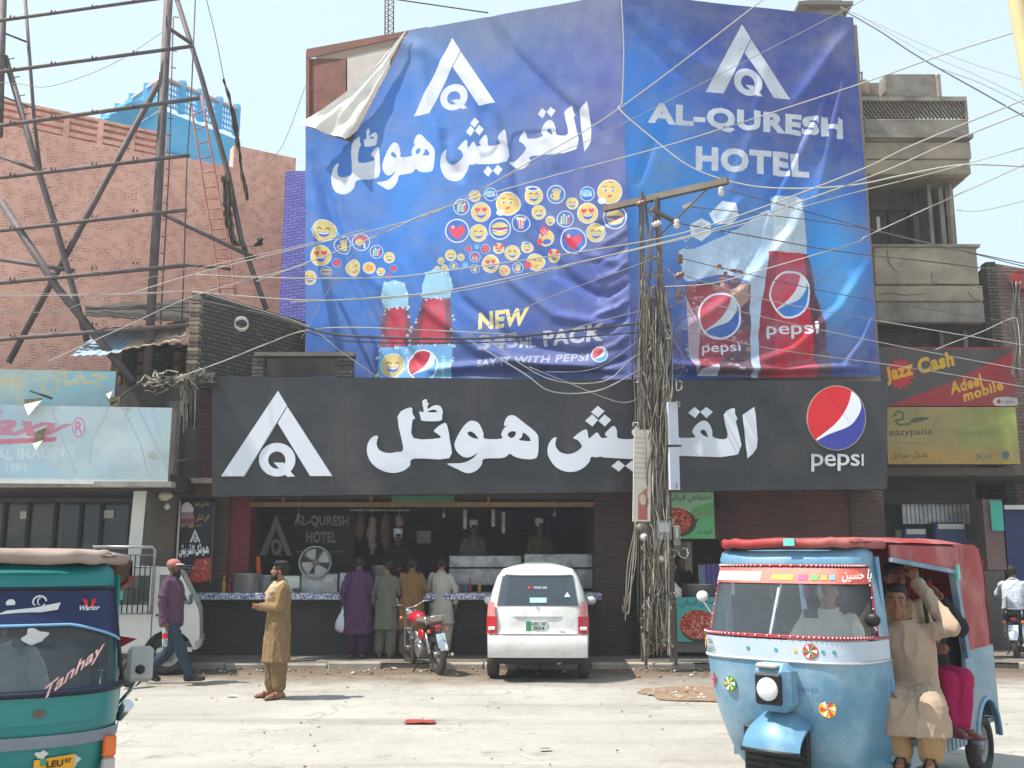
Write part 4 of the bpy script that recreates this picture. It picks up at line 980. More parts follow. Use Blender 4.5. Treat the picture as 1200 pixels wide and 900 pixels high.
# pierced parapet round the roof: posts and screens, pale coping
zp0, zp1 = zt3+.12, zt3+.95
for (o, u, L, n) in ((Vector((c_.x, c_.y, 0)), ur_, Lr, nr2), (Vector((l_.x, l_.y, 0)), ue, L_, no_)):
 nb_ = 4
 for k in range(nb_):
  x0, x1 = L*k/nb_+.09, L*(k+1)/nb_-.09
  lattice(o, u, n, x0, x1, zp0+.06, zp1-.08, 5, 4, 'pierced_screen', M_cyan, .04, .30)
  a, c = o+u*(L*k/nb_), o+u*(L*(k+1)/nb_-.02); b = MB()
  b.beam((a.x, a.y, zp1), (c.x, c.y, zp1-.001*k), .16, .07); b.build('coping', M_pinkw, bh)
 for k in range(nb_+1):
  a = o+u*(L*k/nb_); b = MB(); b.box((a.x-.09, a.y-.09, zp0), (a.x+.09, a.y+.09, zp1+.14)); b.build('post', M_cyan, bh)
rebase(bh)
# ------------------------------------------------------------------ steel frame of a stripped billboard
sf = thing('billboard_frame', 'bare rusty brown steel pipe frame of a stripped billboard over the faded shop signs', 'frame', at(172, 447, 16.9))
M_pipe = mat('brown_pipe', (100, 90, 90), .7, .25, var=.3, vs=5, bump=.3, dirt=(70, 56, 54), da=.5)
def pipe(name, pts, wpx, n=10, m=M_pipe, par=None):
 P3 = [at(*p) for p in pts]; r = [wpx*.43*p[2]/FP for p in pts]; b = MB(); b.tube(P3, r, n); return b.build(name, m, par or sf)
pipe('main_post', [(172, 449, 17), (185, 230, 17), (198, -12, 17)], 12.5)
pipe('main_post', [(-1, 160, 17.3), (4, -10, 17.3)], 10)
pipe('back_post', [(48, 205, 17.6), (40, 140, 17.6), (29, -8, 17.6)], 5)
pipe('leg', [(6, 66, 17.4), (45, 200, 17.4), (66, 268, 17.4), (86, 340, 17.4), (106, 415, 17.4)], 8.5)
pipe('brace', [(186, 97, 17.5), (93, 270, 17.5), (10, 425, 17.5)], 8.5)
pipe('brace', [(1, 236, 16.8), (66, 336, 16.8), (156, 448, 16.8)], 11)
pipe('back_leg', [(205, -8, 18.0), (236, 90, 18.0), (268, 206, 18.0), (283, 282, 18.0), (312, 362, 18.0)], 7.5)
for a, c, w in (((-6, 25), (188, -2), 5), ((-6, 85), (226, 54), 5.5), ((-6, 148), (234, 115), 6), ((-6, 209), (222, 182), 5.5), ((-6, 271), (219, 246), 5.5), ((-6, 332), (219, 311), 6), ((-6, 398), (221, 381), 6)):
 pipe('cross_bar', [(*a, 16.75), (*c, 16.75)], w)
pipe('strut', [(191, 251, 17.2), (245, 277, 17.5), (300, 303, 17.9)], 6); pipe('strut', [(219, 311, 16.9), (270, 315, 17.8)], 4)
pipe('strut', [(199, 34, 17.1), (223, 50, 17.9)], 6); pipe('strut', [(-6, 181, 17.6), (42, 199, 17.4)], 5); pipe('strut', [(-6, 303, 17.7), (86, 317, 17.4)], 6)
pipe('strut', [(3, 38, 17.3), (31, 49, 17.6)], 3); pipe('strut', [(-2, 111, 17.3), (40, 127, 17.6)], 2.5)
for a in (((229, -5), (224, 116), (219, 190), (216, 300), (213, 378)), ((203, 20), (198, 200), (188, 380))): pipe('thin_rod', [(*p, 17.3) for p in a], 2)
b = MB()
for k in range(46):    # step stubs on the posts
 t = k/46; px, py = 198-26*t, -10+455*t
 if k % 2: p = at(px+8, py, 17); q = at(px+13, py+1, 16.9); b.tube([p, q], .011, 5)
 if k % 3 == 0: p = at(8+95*t*1, 70+330*t, 17.4); q = at(8+95*t+9, 70+330*t-2, 17.3); b.tube([p, q], .01, 5)
for y0 in (25, 85, 148, 209, 271, 332, 398):
 for k in range(4): x = 12+k*48; y = y0-x*.13; p = at(x, y-2, 16.7); b.tube([p, p+Vector((0, 0, .06))], .016, 5); b.tube([p+Vector((.07, 0, 0)), p+Vector((.07, 0, .05))], .014, 5)
b.build('step_stubs', M_pipe, sf)['kind'] = 'stuff'
rebase(sf)
M_cloth = mat('tattered_sack', (134, 122, 104), .95, var=.3, vs=6, bump=.6, dirt=(84, 76, 66), da=.6)
def rag(label, pts, wpx, Y, seed):
 t = thing0('tattered_cloth', label, 'cloth', at(*pts[0], Y)); b = MB(); P_ = []
 C = crom(pts, 7, False)
 for i, (x, y) in enumerate(C):
  w = wpx*(.35+.9*abs(noise.noise((i*.35, seed, 0)))+.3*sin(i*.2)**2); row = []
  for j in range(9):
   a = (j/8-.5); row.append(at(x+a*w*2+2*noise.noise((i*.5, j*.8, seed)), y+1.5*noise.noise((i*.7, j, seed+5)), Y+.12*sin(j*1.9+i*.3)+.06*noise.noise((i*.4, j*.6, seed+9))))
  P_.append(row)
 b.grid(P_); k = b.build('cloth', M_cloth, t); rebase(t)
rag('tattered sacking wrapped round the rear leg of the billboard frame', [(262, 205), (266, 230), (268, 255), (276, 285), (300, 288), (306, 278)], 8, 17.9, 3)
rag('long dark rag hanging in the air from a wire beside the billboard frame', [(262, 92), (272, 130), (280, 175), (284, 205), (290, 235)], 3.2, 17.6, 8)
# bamboo ladder
M_lad = mat('red_ladder', (170, 110, 100), .8, var=.2); 
ld = thing('ladder', 'long pinkish ladder leaning up past the pink wall beside the steel frame', 'ladder', at(255, 300, 19.4))
lf, rt = [(223, 118), (240, 225), (252, 300), (258, 345)], [(236, 112), (256, 225), (270, 300), (276, 345)]
def inter(l, t):
 n = len(l)-1; i = min(int(t*n), n-1); f = t*n-i; return (l[i][0]*(1-f)+l[i+1][0]*f, l[i][1]*(1-f)+l[i+1][1]*f)
def lp(l, t): x, y = inter(l, t); return at(x, y, 19.9-.5*t)
for l in (lf, rt): b = MB(); b.tube([lp(l, k/12) for k in range(13)], .022, 7); b.build('rail', M_lad, ld)
for k in range(1, 19): b = MB(); b.tube([lp(lf, k/19), lp(rt, k/19)], .014, 6); b.build('rung', M_lad, ld)
rebase(ld)
# ------------------------------------------------------------------ unfinished brick room on the first floor left of the fascia
br_ = thing('brick_shed', 'roofless sooty brick room with open front, above and left of the fascia', 'building', at(233, 438, 17))
b = MB(); a, c = at(233.5, 436, 17.15), at(358, 436, 19.4)
b.sheet((a.x, a.y, a.z), (c.x, c.y, a.z), (c.x, c.y, at(358, 378, 19.4).z), (a.x, a.y, at(233, 342, 17.15).z), .22); b.build('side_wall', M_brk_dark, br_)
# front pier of single bricks
M_b1 = [mat('pier_brick_%d' % i, c_, .95, var=.3, vs=12, bump=.7, bs=60) for i, c_ in enumerate(((150, 132, 112), (126, 110, 96), (164, 148, 128), (110, 96, 84)))]
zt4, zb4 = at(227, 341, 17).z, at(227, 437, 17).z; nb_ = 19; hh = (zt4-zb4)/nb_; pl_ = at(220.5, 400, 17.0).x; prr = at(232.8, 400, 17.0).x
meshes = []
for i in range(4):
 b = MB(); wdt = (prr-pl_); b.box((0, 0, .004), (wdt, .22, hh-.008), bev=.008); o = b.build('brick', M_b1[i], br_); meshes.append(o.data); bpy.data.objects.remove(o)
for k in range(nb_):
 o = bpy.data.objects.new('brick', meshes[rnd.randrange(4)]); COL.objects.link(o); o.parent = br_
 o.location = (pl_+rnd.uniform(-.012, .012), 16.98+rnd.uniform(-.015, .015), zb4+k*hh); o.rotation_euler.z = rnd.uniform(-.03, .03)
for o in [o for o in br_.children if o.name.startswith('brick') and o.data in meshes]: o.location -= Vector(br_.location)
b = MB(); b.box((pl_+.02, 17.02, zb4), (prr-.02, 17.19, zt4-.02)); b.build('mortar_core', M_grey, br_)
b = MB(); b.box((at(233, 436, 18.9).x, 19.6, zb4), (at(358, 436, 19).x, 19.8, at(300, 400, 19.6).z+.3)); b.build('rear_wall', M_dark, br_)
b = pb(298, 412.5, 415, 417, 17.0, 17.25); b.build('lintel', M_grey, br_)
b = pb(296, 417, 309, 441, 17.03, 17.22); b.build('pillar', M_brk_dark, br_)
b = pb(396, 417, 413, 441, 17.03, 17.22); b.build('pillar', M_brk_dark, br_)
b = pb(298, 418, 413, 441, 17.6, 17.65); b.build('window_void', M_dark, br_)
b = pb(212, 437, 250, 444, 16.6, 17.9); b.build('floor_slab', M_conc_d, br_)
for ch in br_.children:
 if ch.data not in meshes and ch.data.users == 1: ch.data.transform(br_.matrix_basis.inverted())
# dark recess between the two shop fronts, strip of red brick
b = pb(234, 462, 248, 583, 17.1, 17.4); o = b.build('brick_strip', M_brk_red); tag(o, 'narrow red brick strip between the pale sign and the charcoal fascia', 'wall')
rc = thing('narrow_building', 'dark sooty bay with stained concrete between the pale sign and the hotel', 'building', at(215, 640, 17.6))
b = pb(196, 440, 236, 650, 17.7, 17.9); b.build('wall', M_conc_d, rc)
b = pb(199, 470, 205, 600, 17.2, 17.69); b.build('rib', M_grey, rc)
b = pb(212, 500, 229, 560, 17.5, 17.69); b.build('panel', M_grey, rc)
b = pb(196, 560, 248, 566, 16.8, 17.6); b.build('ledge', M_grey, rc); rebase(rc)
# ------------------------------------------------------------------ tin canopy behind the pale signs
def tin(name, label, quad, m, waves, seed, cat='sheet'):
 q = [at(*p) for p in quad]; b = MB(); P_ = []
 for i in range(25):
  s_ = i/24; row = []
  for j in range(13):
   t = j/12; p = q[0].lerp(q[1], s_).lerp(q[3].lerp(q[2], s_), t); p.z += waves*sin(s_*40)+.05*noise.noise((s_*4, t*4, seed)); row.append(p)
  P_.append(row)
 b.grid(P_); b.grid([[p-Vector((0, 0, .012)) for p in r] for r in P_], flip=True)
 o = b.build(name, m); return tag(o, label, cat)
tin('roof_sheet', 'dark tar covered roof sheet above the crumpled tin', [(100, 369, 16.6), (222, 377, 17.4), (222, 351, 18.6), (100, 358, 18.2)], mat('tar_sheet', (64, 58, 52), .9), .008, 1)
tin('roof_sheet', 'pale bluish grey tin sheet slanting down behind the faded sign', [(82, 417, 16.6), (140, 414, 16.6), (185, 381, 18), (122, 384, 18)], mat('tin_blue', (150, 170, 186), .5, .3, var=.2), .012, 2)
tin('roof_sheet', 'dusty tan tin sheet lying beside the brick pier', [(140, 411, 16.7), (218, 397, 17.0), (218, 374, 18.2), (176, 384, 18)], mat('tin_tan', (176, 156, 134), .7, .1, var=.3, vs=6, dirt=(110, 100, 92)), .012, 5)
db = thing('timber_shack', 'dark timber and board shack under the tin sheets', 'building', at(170, 445, 18))
for (x0, y0, x1, y1, Y) in ((132, 404, 222, 445, 18.2),): b = pb(x0, y0, x1, y1, Y, Y+.2); b.build('board_wall', M_dark, db)
for px in (137, 150, 163, 190, 205, 219): b = pb(px, 402, px+4, 450, 17.9, 18.0); b.build('post', M_wood if px % 2 else M_dkmetal, db)
for py in (408, 424, 436): b = pb(132, py, 222, py+3, 17.8, 17.88); b.build('rail', M_dkmetal, db)
rebase(db)
# rows of small clutter above the sign: coils of cable come with the pylon
# ------------------------------------------------------------------ faded signs on the left
def flat_sign(name, label, quad_bl, quad_br, quad_tl, Y0, Y1, ppm, base, paintf, th=.3, side=None, parts=None, rough=.45, dirt=(140, 132, 120), da=.45):
 bl, br2 = at(*quad_bl, Y0), at(*quad_br, Y1); tl = at(*quad_tl, Y0)
 tl = Vector((bl.x, bl.y, tl.z)); br2.z = bl.z
 PN = Panel(bl, br2, tl, ppm, base); paintf(PN); m = imgmat(name+'_print', PN.px.a, rough, .1, dirt=dirt, da=da)
 t = thing0(name, label, 'sign', (bl+br2)/2); PN.mesh('face', m, side or M_white, .02, t)
 b = MB(); o_ = -PN.n*.021; b.sheet(PN.p(0, PN.H)+o_, PN.p(PN.W, PN.H)+o_, PN.p(PN.W, 0)+o_, PN.p(0, 0)+o_, th-.021); b.build('box', side or M_grey, t)
 if parts: parts(t, PN)
 rebase(t); return PN
def paint_low(PN):
 h_, w_ = PN.ih, PN.iw; tt, ss = np.mgrid[0:h_, 0:w_].astype(np.float32); ss /= w_; tt /= h_
 g = np.zeros((h_, w_, 3), np.float32); g[:] = np.array((168, 190, 200))/255
 g = blend(g, (104, 156, 190), np.clip(.45-ss, 0, 1)*np.clip(1-tt*1.2, 0, 1)*2.2*.5); g = blend(g, (196, 204, 204), np.clip(fnoise(h_, w_, 60, 4)-.45, 0, 1)*2)
 g = blend(g, (110, 160, 190), np.clip((tt-.5)*1.4, 0, 1)*.5*(1-.5*ss)); g = blend(g, (214, 214, 206), np.clip((tt-.92)*30, 0, 1)*.9); PN.px.a[:] = g; P = PN.px
 q = lambda x, y: (x/3.333, 440+y/3.333)
 pk = (196, 92, 124)
 P.text('laxy', [q(-90, 130), q(306, 164), q(225, 262), q(-100, 252)], pk, .04, .7, .35)
 P.poly([q(-30, 250), q(225, 240), q(215, 258), q(-30, 272)], pk, .85)
 P.poly([[q(*p) for p in ell(307, 203, 26, 40)], [q(*p) for p in ell(307, 203, 22, 35)]], pk, .8); P.text('R', [q(294, 180), q(322, 180), q(322, 226), q(294, 226)], pk, .01, .8)
 P.text('DIGITAL IMAGING', [q(-150, 296), q(290, 276), q(290, 318), q(-150, 338)], (196, 206, 212), .02, .7)
 P.text('EST. 1983', [q(-80, 350), q(105, 342), q(105, 372), q(-80, 380)], (196, 206, 212), .01, .7)
 P.line([(140, 470), (165, 520), (172, 552)], .8, (120, 130, 136), .7); P.line([(130, 470), (120, 495), (108, 515), (105, 545)], .7, (120, 130, 136), .7); P.line([(55, 462), (75, 520), (90, 556)], 1, (120, 140, 150), .5)
 for x, y, r_ in ((46, 512, 5), (180, 535, 7), (150, 480, 4)): P.poly(crom([(x-r_, y), (x, y-r_*.7), (x+r_, y+1), (x, y+r_*.6)], 3), (150, 154, 150), .6)
PLow = flat_sign('faded_sign', 'long faded pale blue shop sign with pink lettering and torn skin', (-40, 566), (197, 554), (-40, 474), 15.4, 15.75, 110, (170, 192, 202), paint_low, .35, mat('sign_edge', (150, 142, 132), .8, var=.2, dirt=(90, 82, 76)))
def paint_up(PN):
 h_, w_ = PN.ih, PN.iw; g = np.zeros((h_, w_, 3), np.float32); g[:] = np.array((130, 176, 190))/255
 g = blend(g, (178, 184, 172), np.clip(fnoise(h_, w_, 50, 8)-.42, 0, 1)*3); g = blend(g, (120, 150, 160), np.clip(fnoise(h_, w_, 90, 2)-.5, 0, 1)*2); PN.px.a[:] = g
 PN.px.text(ur('جمال'), [(48, 432), (126, 424), (126, 456), (48, 462)], (196, 178, 128), .01, .75)
 for k in range(3): PN.px.poly(ell(4+k*7, 447, 3, 4), (196, 178, 120), .6)
 PN.px.line([(36, 448), (60, 440), (80, 448), (100, 442)], 2.5, (180, 190, 190), .6)
flat_sign('faded_sign', 'small washed out turquoise sign with ghostly yellow script above the long pale sign', (-40, 474), (134, 462), (-40, 432), 16.1, 16.35, 90, (130, 176, 190), paint_up, .12)
# torn triangles of skin lifting off the long sign
M_torn = mat('torn_skin', (206, 204, 196), .6, var=.1); M_hole = mat('sign_hole', (120, 110, 84), .9, var=.4, vs=20)
def torn(tri, hole, label):
 t = thing0('torn_flap', label, 'scrap', at(*tri[0], 15.4)); b = MB(); zz = (15.40, 15.25, 15.3)
 P3 = [at(x, y, z) for (x, y), z in zip(tri, zz)]; b.prism([P3], (0, .006, 0)); b.build('flap', M_torn, t)
 b = MB(); b.prism([[at(x, y, 15.40) for x, y in hole]], (0, .01, 0)); b.build('hole', M_hole, t); rebase(t)
torn([(28, 474), (49, 469), (33, 487)], [(28, 468), (50, 466), (42, 478), (29, 476)], 'white triangle of torn skin curling off the upper edge of the pale sign, left one')
torn([(124, 462), (132, 458), (128, 468)], [(125, 466), (141, 464), (139, 476), (130, 476)], 'torn scrap with a dark hole at the upper edge of the pale sign, right one')
torn([(38, 520), (50, 516), (42, 527)], [(41, 506), (54, 501), (50, 516), (39, 518)], 'curled scrap with an olive hole in the middle of the pink lettering')
# rod sticking out of the sign
def rod(label, pts, r, m=M_dkmetal, name='iron_rod', cat='rod'):
 b = MB(); b.tube([at(*p) for p in pts], r, 6); return tag(b.build(name, m), label, cat)
rod('thin iron rod poking out above the curled scrap on the pale sign', [(36, 458, 15.3), (61, 467, 15.3)], .02)
rod('long thin iron rod slanting over the right end of the pale sign', [(130, 474, 15.3), (165, 448, 15.9)], .018)
# ------------------------------------------------------------------ left shop front under the pale sign
lsf = thing('left_shop', 'glass fronted shop in shade under the long pale sign', 'shop', at(90, 655, 18.2))
M_fas = mat('shade_dark_canopy', (58, 52, 48), .9, var=.3)  # shadow band under the sign is put into this dark canopy colour
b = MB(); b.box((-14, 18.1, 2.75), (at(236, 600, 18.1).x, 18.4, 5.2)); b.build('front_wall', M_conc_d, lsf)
b = MB(); b.box((-14, 15.9, Zp(574, 15.9)), (at(205, 560, 16).x, 18.1, Zp(574, 15.9)+.25)); b.build('canopy', M_fas, lsf)
b = MB(); b.box((-14, 15.62, Zp(568, 15.62)-.03), (at(203, 560, 15.7).x, 15.85, Zp(568, 15.62)+.05)); b.build('canopy_rail', M_conc, lsf)
x0, x1 = -14, at(206, 600, 18.1).x
b = MB(); b.box((x0, 18.12, .1), (x1, 18.3, .45)); b.build('plinth', M_conc_d, lsf)
pxs = [-60, 2, 30, 62, 92, 116, 150, 200]
for a, c in zip(pxs, pxs[1:]):
 b = MB(); b.box((X(a, 18.2)+.03, 18.2, .45), (X(c, 18.2)-.03, 18.22, 2.75)); b.build('glass_pane', M_glass, lsf)
 b = MB(); b.box((X(a, 18.2)-.03, 18.15, .45), (X(a, 18.2)+.03, 18.26, 2.75)); b.build('mullion', M_dkmetal, lsf)
M_shopin = [mat('shop_goods_%d' % i, c_, .7, var=.2) for i, c_ in enumerate(((70, 96, 130), (120, 76, 60), (150, 150, 140), (60, 70, 76), (40, 60, 100)))]
b = MB(); b.box((x0, 21.5, .1), (x1, 21.7, 3.0), 3); b.box((x0, 18.4, 3.0), (x1, 21.7, 3.1), 3); b.box((x0, 18.4, .05), (x1, 21.7, .1), 2); b.build('shop_room', M_shopin, lsf)
for k in range(26):
 x = rnd.uniform(-12, x1-.4); z = rnd.choice([.5, .95, 1.4, 1.85]); b = MB(); s = rnd.uniform(.12, .4)
 b.box((x, 20.7, z), (x+s, 21.0, z+rnd.uniform(.15, .35)), bev=.01); b.build('stock_box', M_shopin[rnd.randrange(5)], lsf)
for z in (.48, .93, 1.38, 1.83): b = MB(); b.box((-13, 20.6, z-.03), (x1-.1, 21.3, z)); b.build('shelf', M_shopin[3], lsf)
for x_, y_ in ((29, 603), (127, 602)): b = pb(x_-5, y_-4, x_+6, y_+5, 18.17, 18.19); b.build('notice', M_white, lsf)
rebase(lsf)
pil = thing('leaning_panel', 'tall concrete pillar under the pale sign, sunlit front and shaded side put into its colours', 'pillar', at(175, 655, 16.4))
b = MB(); Yp = 16.4
def q4(pts, Y): return [at(x, y, Y) for x, y in pts]
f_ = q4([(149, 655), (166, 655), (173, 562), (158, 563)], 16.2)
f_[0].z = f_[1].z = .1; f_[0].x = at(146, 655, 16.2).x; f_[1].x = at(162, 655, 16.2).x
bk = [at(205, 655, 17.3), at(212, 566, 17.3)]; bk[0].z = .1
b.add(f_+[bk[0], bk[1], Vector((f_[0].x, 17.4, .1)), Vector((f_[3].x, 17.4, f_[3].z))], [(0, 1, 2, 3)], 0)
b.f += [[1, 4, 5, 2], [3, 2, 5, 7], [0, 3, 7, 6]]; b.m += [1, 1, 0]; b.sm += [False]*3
b.build('column', [mat('sunlit_plaster', (196, 194, 186), .85, var=.12, dirt=(120, 112, 100), da=.3), mat('shaded_stained_plaster', (112, 104, 94), .9, var=.3, vs=2, bump=.4, dirt=(150, 110, 70), da=.35)], pil); rebase(pil)  # sun on front, shade on side put into the two plaster colours, plus stains
# lamp arm with a dirty bulb
la = thing('wall_lamp', 'rusty lamp bracket with a dirty round bulb beside the pale sign', 'lamp', at(230, 538, 17))
b = MB(); b.tube([at(166, 546, 16.2), at(195, 543, 16.4), at(231, 537, 16.9)], .02, 6); b.tube([at(172, 544, 16.2), at(172, 560, 16.2)], .015, 6); b.build('arm', M_rust, la)
b = MB(); b.tube([at(202, 580, 16.4), at(247, 583, 16.8)], .02, 6); b.build('conduit', M_dkmetal, la)
b = MB(); b.lathe([(.03, -.14), (.075, -.1), (.085, 0), (.05, .07), (.02, .1)], at(196, 581, 16.4), (1, 0, .1), 12); b.build('bulb', mat('dirty_glass', (176, 164, 140), .4, var=.2), la)
b = MB(); b.lathe([(.02, -.05), (.055, 0), (.02, .06)], at(196, 594, 16.4), (0, 0, 1), 10); b.build('socket', mat('pale_cap', (180, 176, 166), .5), la); rebase(la)
# ------------------------------------------------------------------ hotel's tall poster on the left pillar
def paint_poster(PN):
 P = PN.px; P.rect(200, 560, 260, 720, (24, 24, 44)); P.rect(205, 617, 250, 653, (16, 16, 26))
 q = lambda x, y: (x/3.333, 440+y/3.333)
 P.poly([q(700, 585), q(700, 545), q(712, 520), q(730, 495), (730/3.333, 440+490/3.333), q(748, 520), q(758, 545), q(758, 585)], (150, 120, 130))
 P.poly([q(*p) for p in crom([(706, 532), (712, 508), (730, 494), (750, 508), (754, 532)], 3)], (214, 200, 206)); P.poly([q(705, 560), q(755, 560), q(755, 580), q(705, 580)], (120, 60, 70))
 P.text(ur('غوثیہ'), [q(700, 580), q(758, 580), q(758, 598), q(700, 598)], (216, 196, 60), 0)
 P.text(ur('بیمار کیلئے شفا'.replace('ئ', 'ی')), [q(762, 492), q(818, 488), q(818, 515), q(762, 520)], (216, 196, 60), 0)
 P.text(ur('ہے لنگر'.replace('ے', 'ی').replace('گ', 'ک')), [q(766, 545), q(818, 535), q(818, 570), q(766, 580)], (216, 196, 60), 0)
 P.text(ur('حاجی'), [q(765, 580), q(790, 580), q(790, 592), q(765, 592)], (210, 210, 210), 0)
 H = homog(LSRC, [q(762, 600), q(740, 652), q(784, 652), q(762, 618)])
 for gg in LOGO: P.poly([[H(p) for p in l] for l in gg], TW)
 P.poly([[H(p) for p in l] for l in LOGOQ], TW); P.poly([[H(p) for p in l] for l in LOGOT], TW)
 ux = [(430, 478), (888, 478), (888, 560), (430, 560)]
 H = homog([(642, 478), (888, 478), (888, 553), (642, 553)], [q(698, 660), q(760, 660), q(760, 712), q(698, 712)])
 for gg in URDU[3:]: P.poly([[H(p) for p in l] for l in gg], (236, 236, 240))
 H = homog([(430, 468), (631, 468), (631, 554), (430, 554)], [q(762, 655), q(816, 655), q(816, 705), q(762, 705)])
 for gg in URDU[:3]: P.poly([[H(p) for p in l] for l in gg], (236, 236, 240))
 P.line([q(696, 745), q(750, 742)], .5, (200, 200, 200)); P.line([q(696, 752), q(742, 752), q(742, 765), q(696, 765), q(696, 752)], .5, (190, 190, 190))
 P.text('Tikka Karahi', [q(698, 770), q(738, 770), q(738, 782), q(698, 782)], (180, 180, 190), 0)
 P.poly([q(765, 718), q(822, 712), q(822, 800), q(770, 812), q(735, 800)], (176, 60, 50))
 for k in range(70): P.poly([q(*p) for p in ell(rnd.uniform(752, 818), rnd.uniform(720, 800), rnd.uniform(2, 6), rnd.uniform(2, 4), 6)], rnd.choice([(206, 110, 70), (150, 40, 40), (196, 130, 90), (214, 160, 130), (120, 40, 40)]), .8)
Yq = 17.2
PP = Panel(at(207.5, 683, Yq), Vector((at(246.5, 683, Yq).x, Yq, at(207.5, 683, Yq).z)), Vector((at(207.5, 683, Yq).x, Yq, at(207.5, 588, Yq).z)), 330, (24, 24, 44))
paint_poster(PP); t = thing0('poster', 'tall black restaurant poster with white script and red meat photo on the brick pillar', 'poster', PP.p(PP.W/2, PP.H))
PP.mesh('print', imgmat('poster_print', PP.px.a, .4, 0), M_white, .02, t)
b = MB(); b.tube([PP.p(-.03, PP.H+.02), PP.p(-.03, -.02)], .018, 6); b.build('pipe', M_white, t); rebase(t)
# ------------------------------------------------------------------ right: building with concrete balconies
bb = thing('balcony_building', 'narrow grey concrete building with two crumbling balconies beside the hoarding', 'building', (at(1090, 655, 20.5).x, 20.5, 0))
M_bal = mat('weathered_concrete', (138, 131, 122), .9, var=.35, vs=1.8, bump=.8, bs=18, dirt=(84, 78, 74), da=.8, ds=1.6)
M_bal2 = mat('patched_plaster', (158, 145, 128), .9, var=.25, vs=2, bump=.6, bs=25, dirt=(112, 104, 98), da=.75, ds=1.5)
Yb = 19.3
b = pb(1018, 205, 1122, 288, 20.6, 26); b.build('upper_wall', M_bal, bb)
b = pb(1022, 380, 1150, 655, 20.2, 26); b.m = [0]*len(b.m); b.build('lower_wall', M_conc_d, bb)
# lower balcony: front parapet, side, floor, cracked course lines
def cracked(name, x0, y0, x1, y1, Y, Y2, m): b = pb(x0, y0, x1, y1, Y, Y2, bev=.02); return b.build(name, m, bb)
cracked('parapet', 1023, 289, 1148, 333, Yb, Yb+.2, M_bal2); cracked('parapet', 1025, 334.5, 1153, 353, Yb-.03, Yb+.2, M_bal2); cracked('parapet', 1026, 354, 1155, 378, Yb-.01, Yb+.2, M_bal)
b = pb(1020, 286, 1149, 289, Yb-.05, Yb+.28); b.build('coping', M_bal, bb)
p0 = at(1151, 333, Yb); b = MB(); b.box((p0.x-.22, Yb+.2, at(1150, 376, Yb).z), (p0.x, 20.6, at(1150, 290, Yb).z)); b.build('side_parapet', M_bal, bb)
b = MB(); z_ = at(1150, 378, Yb).z; b.box((X(1026, Yb), Yb+.2, z_), (p0.x-.01, 20.6, z_+.15)); b.build('balcony_floor', M_conc_d, bb)
# upper slab and roof parapet with pierced blocks
cracked('roof_beam', 1013, 166, 1139, 186, Yb, Yb+.25, M_bal2); cracked('roof_beam', 1014, 187, 1138.5, 204, Yb+.03, Yb+.27, M_bal2)
cracked('roof_slab', 1012, 139, 1137, 165, Yb-.02, Yb+.3, M_bal); b = pb(1012, 157, 1141, 161, Yb-.12, Yb+.3); b.build('drip_edge', M_bal, bb)
zs = at(1100, 204, Yb).z; b = MB(); b.box((X(1013, Yb, 204), Yb+.28, zs-.0), (at(1138, 204, Yb).x, 22, zs+.14)); b.build('roof_soffit', M_bal, bb)
b = pb(1007, 113, 1133, 118, Yb-.03, Yb+.2); b.build('coping', M_bal, bb)
b = pb(1130, 118, 1135, 140, Yb, Yb+.16); b.build('end_post', M_bal, bb)
M_lat = mat('lattice_block', (126, 116, 106), .9, var=.3, vs=5, bump=.5)
for k in range(9):
 b = MB(); x0, x1 = 1008+k*13.6, 1008+k*13.6+13
 p, q = at(x0, 139, Yb+.05), at(x1, 118.5, Yb+.05); w_, h_ = q.x-p.x, q.z-p.z
 n_ = 3
 for i in range(n_):
  for s in (1, -1):
   for j in range(n_):
    cx, cz = p.x+(i+.5)*w_/n_, p.z+(j+.5)*h_/n_; dx, dz = w_/n_/2, h_/n_/2
    b.beam((cx-dx, Yb+.06+.012*s, cz-dz*s), (cx+dx, Yb+.06+.012*s, cz+dz*s), .07, .024, up=(0, 1, 0) if False else (0, 0, 1))
 b.build('pierced_block', M_lat, bb)
b = pb(1037, 87, 1098, 112.5, 20.2, 22); b.build('stair_head', M_bal, bb); b = pb(1098.5, 87, 1104, 112.5, 20.1, 20.5); b.build('stair_head_edge', M_bal2, bb)
b = pb(1012, 97, 1037, 112, 20.6, 21.4); b.build('low_block', M_bal, bb)
b = MB(); b.lathe([(.1, 0), (.13, .05), (.13, .28), (.1, .33), (.03, .36)], at(1012, 112, 19.9), n=12); b.build('water_jar', mat('clay', (176, 150, 126), .8), bb)
b = MB(); b.tube([at(1008, 86, 20), at(1010, 84, 20), at(1010, 98, 20)], .015, 6); b.build('vent_pipe', M_dkmetal, bb)
for x0, x1, m_ in ((1085, 1096, M_bal), (1098, 1110, M_conc), (1106, 1121, M_bal)): b = pb(x0, 204, x1, 287, 19.9+(x0-1085)*.01, 20.55); b.build('column', m_, bb)
b = MB(); b.tube([at(1112, 205, 19.8), at(1116, 288, 19.8)], .05, 8); b.build('drain_pipe', M_bal2, bb)
b = pb(1019, 224, 1070, 286, 20.55, 20.59); b.build('window', M_dark, bb)
for x_ in (1019, 1040, 1064): b = pb(x_, 248, x_+4, 286, 20.5, 20.545); b.build('window_post', M_dkmetal, bb)
b = pb(1019, 226, 1070, 246, 20.5, 20.54); b.build('shutter', M_conc_d, bb); b = pb(1027, 254, 1032, 270, 20.52, 20.544); b.build('curtain', M_white, bb)
b = pb(1070, 215, 1085, 250, 20.5, 20.55); b.build('plaster_patch', M_bal2, bb)
b = pb(1070, 252, 1084, 286, 20.4, 20.45); b.build('open_shutter', M_grey, bb)
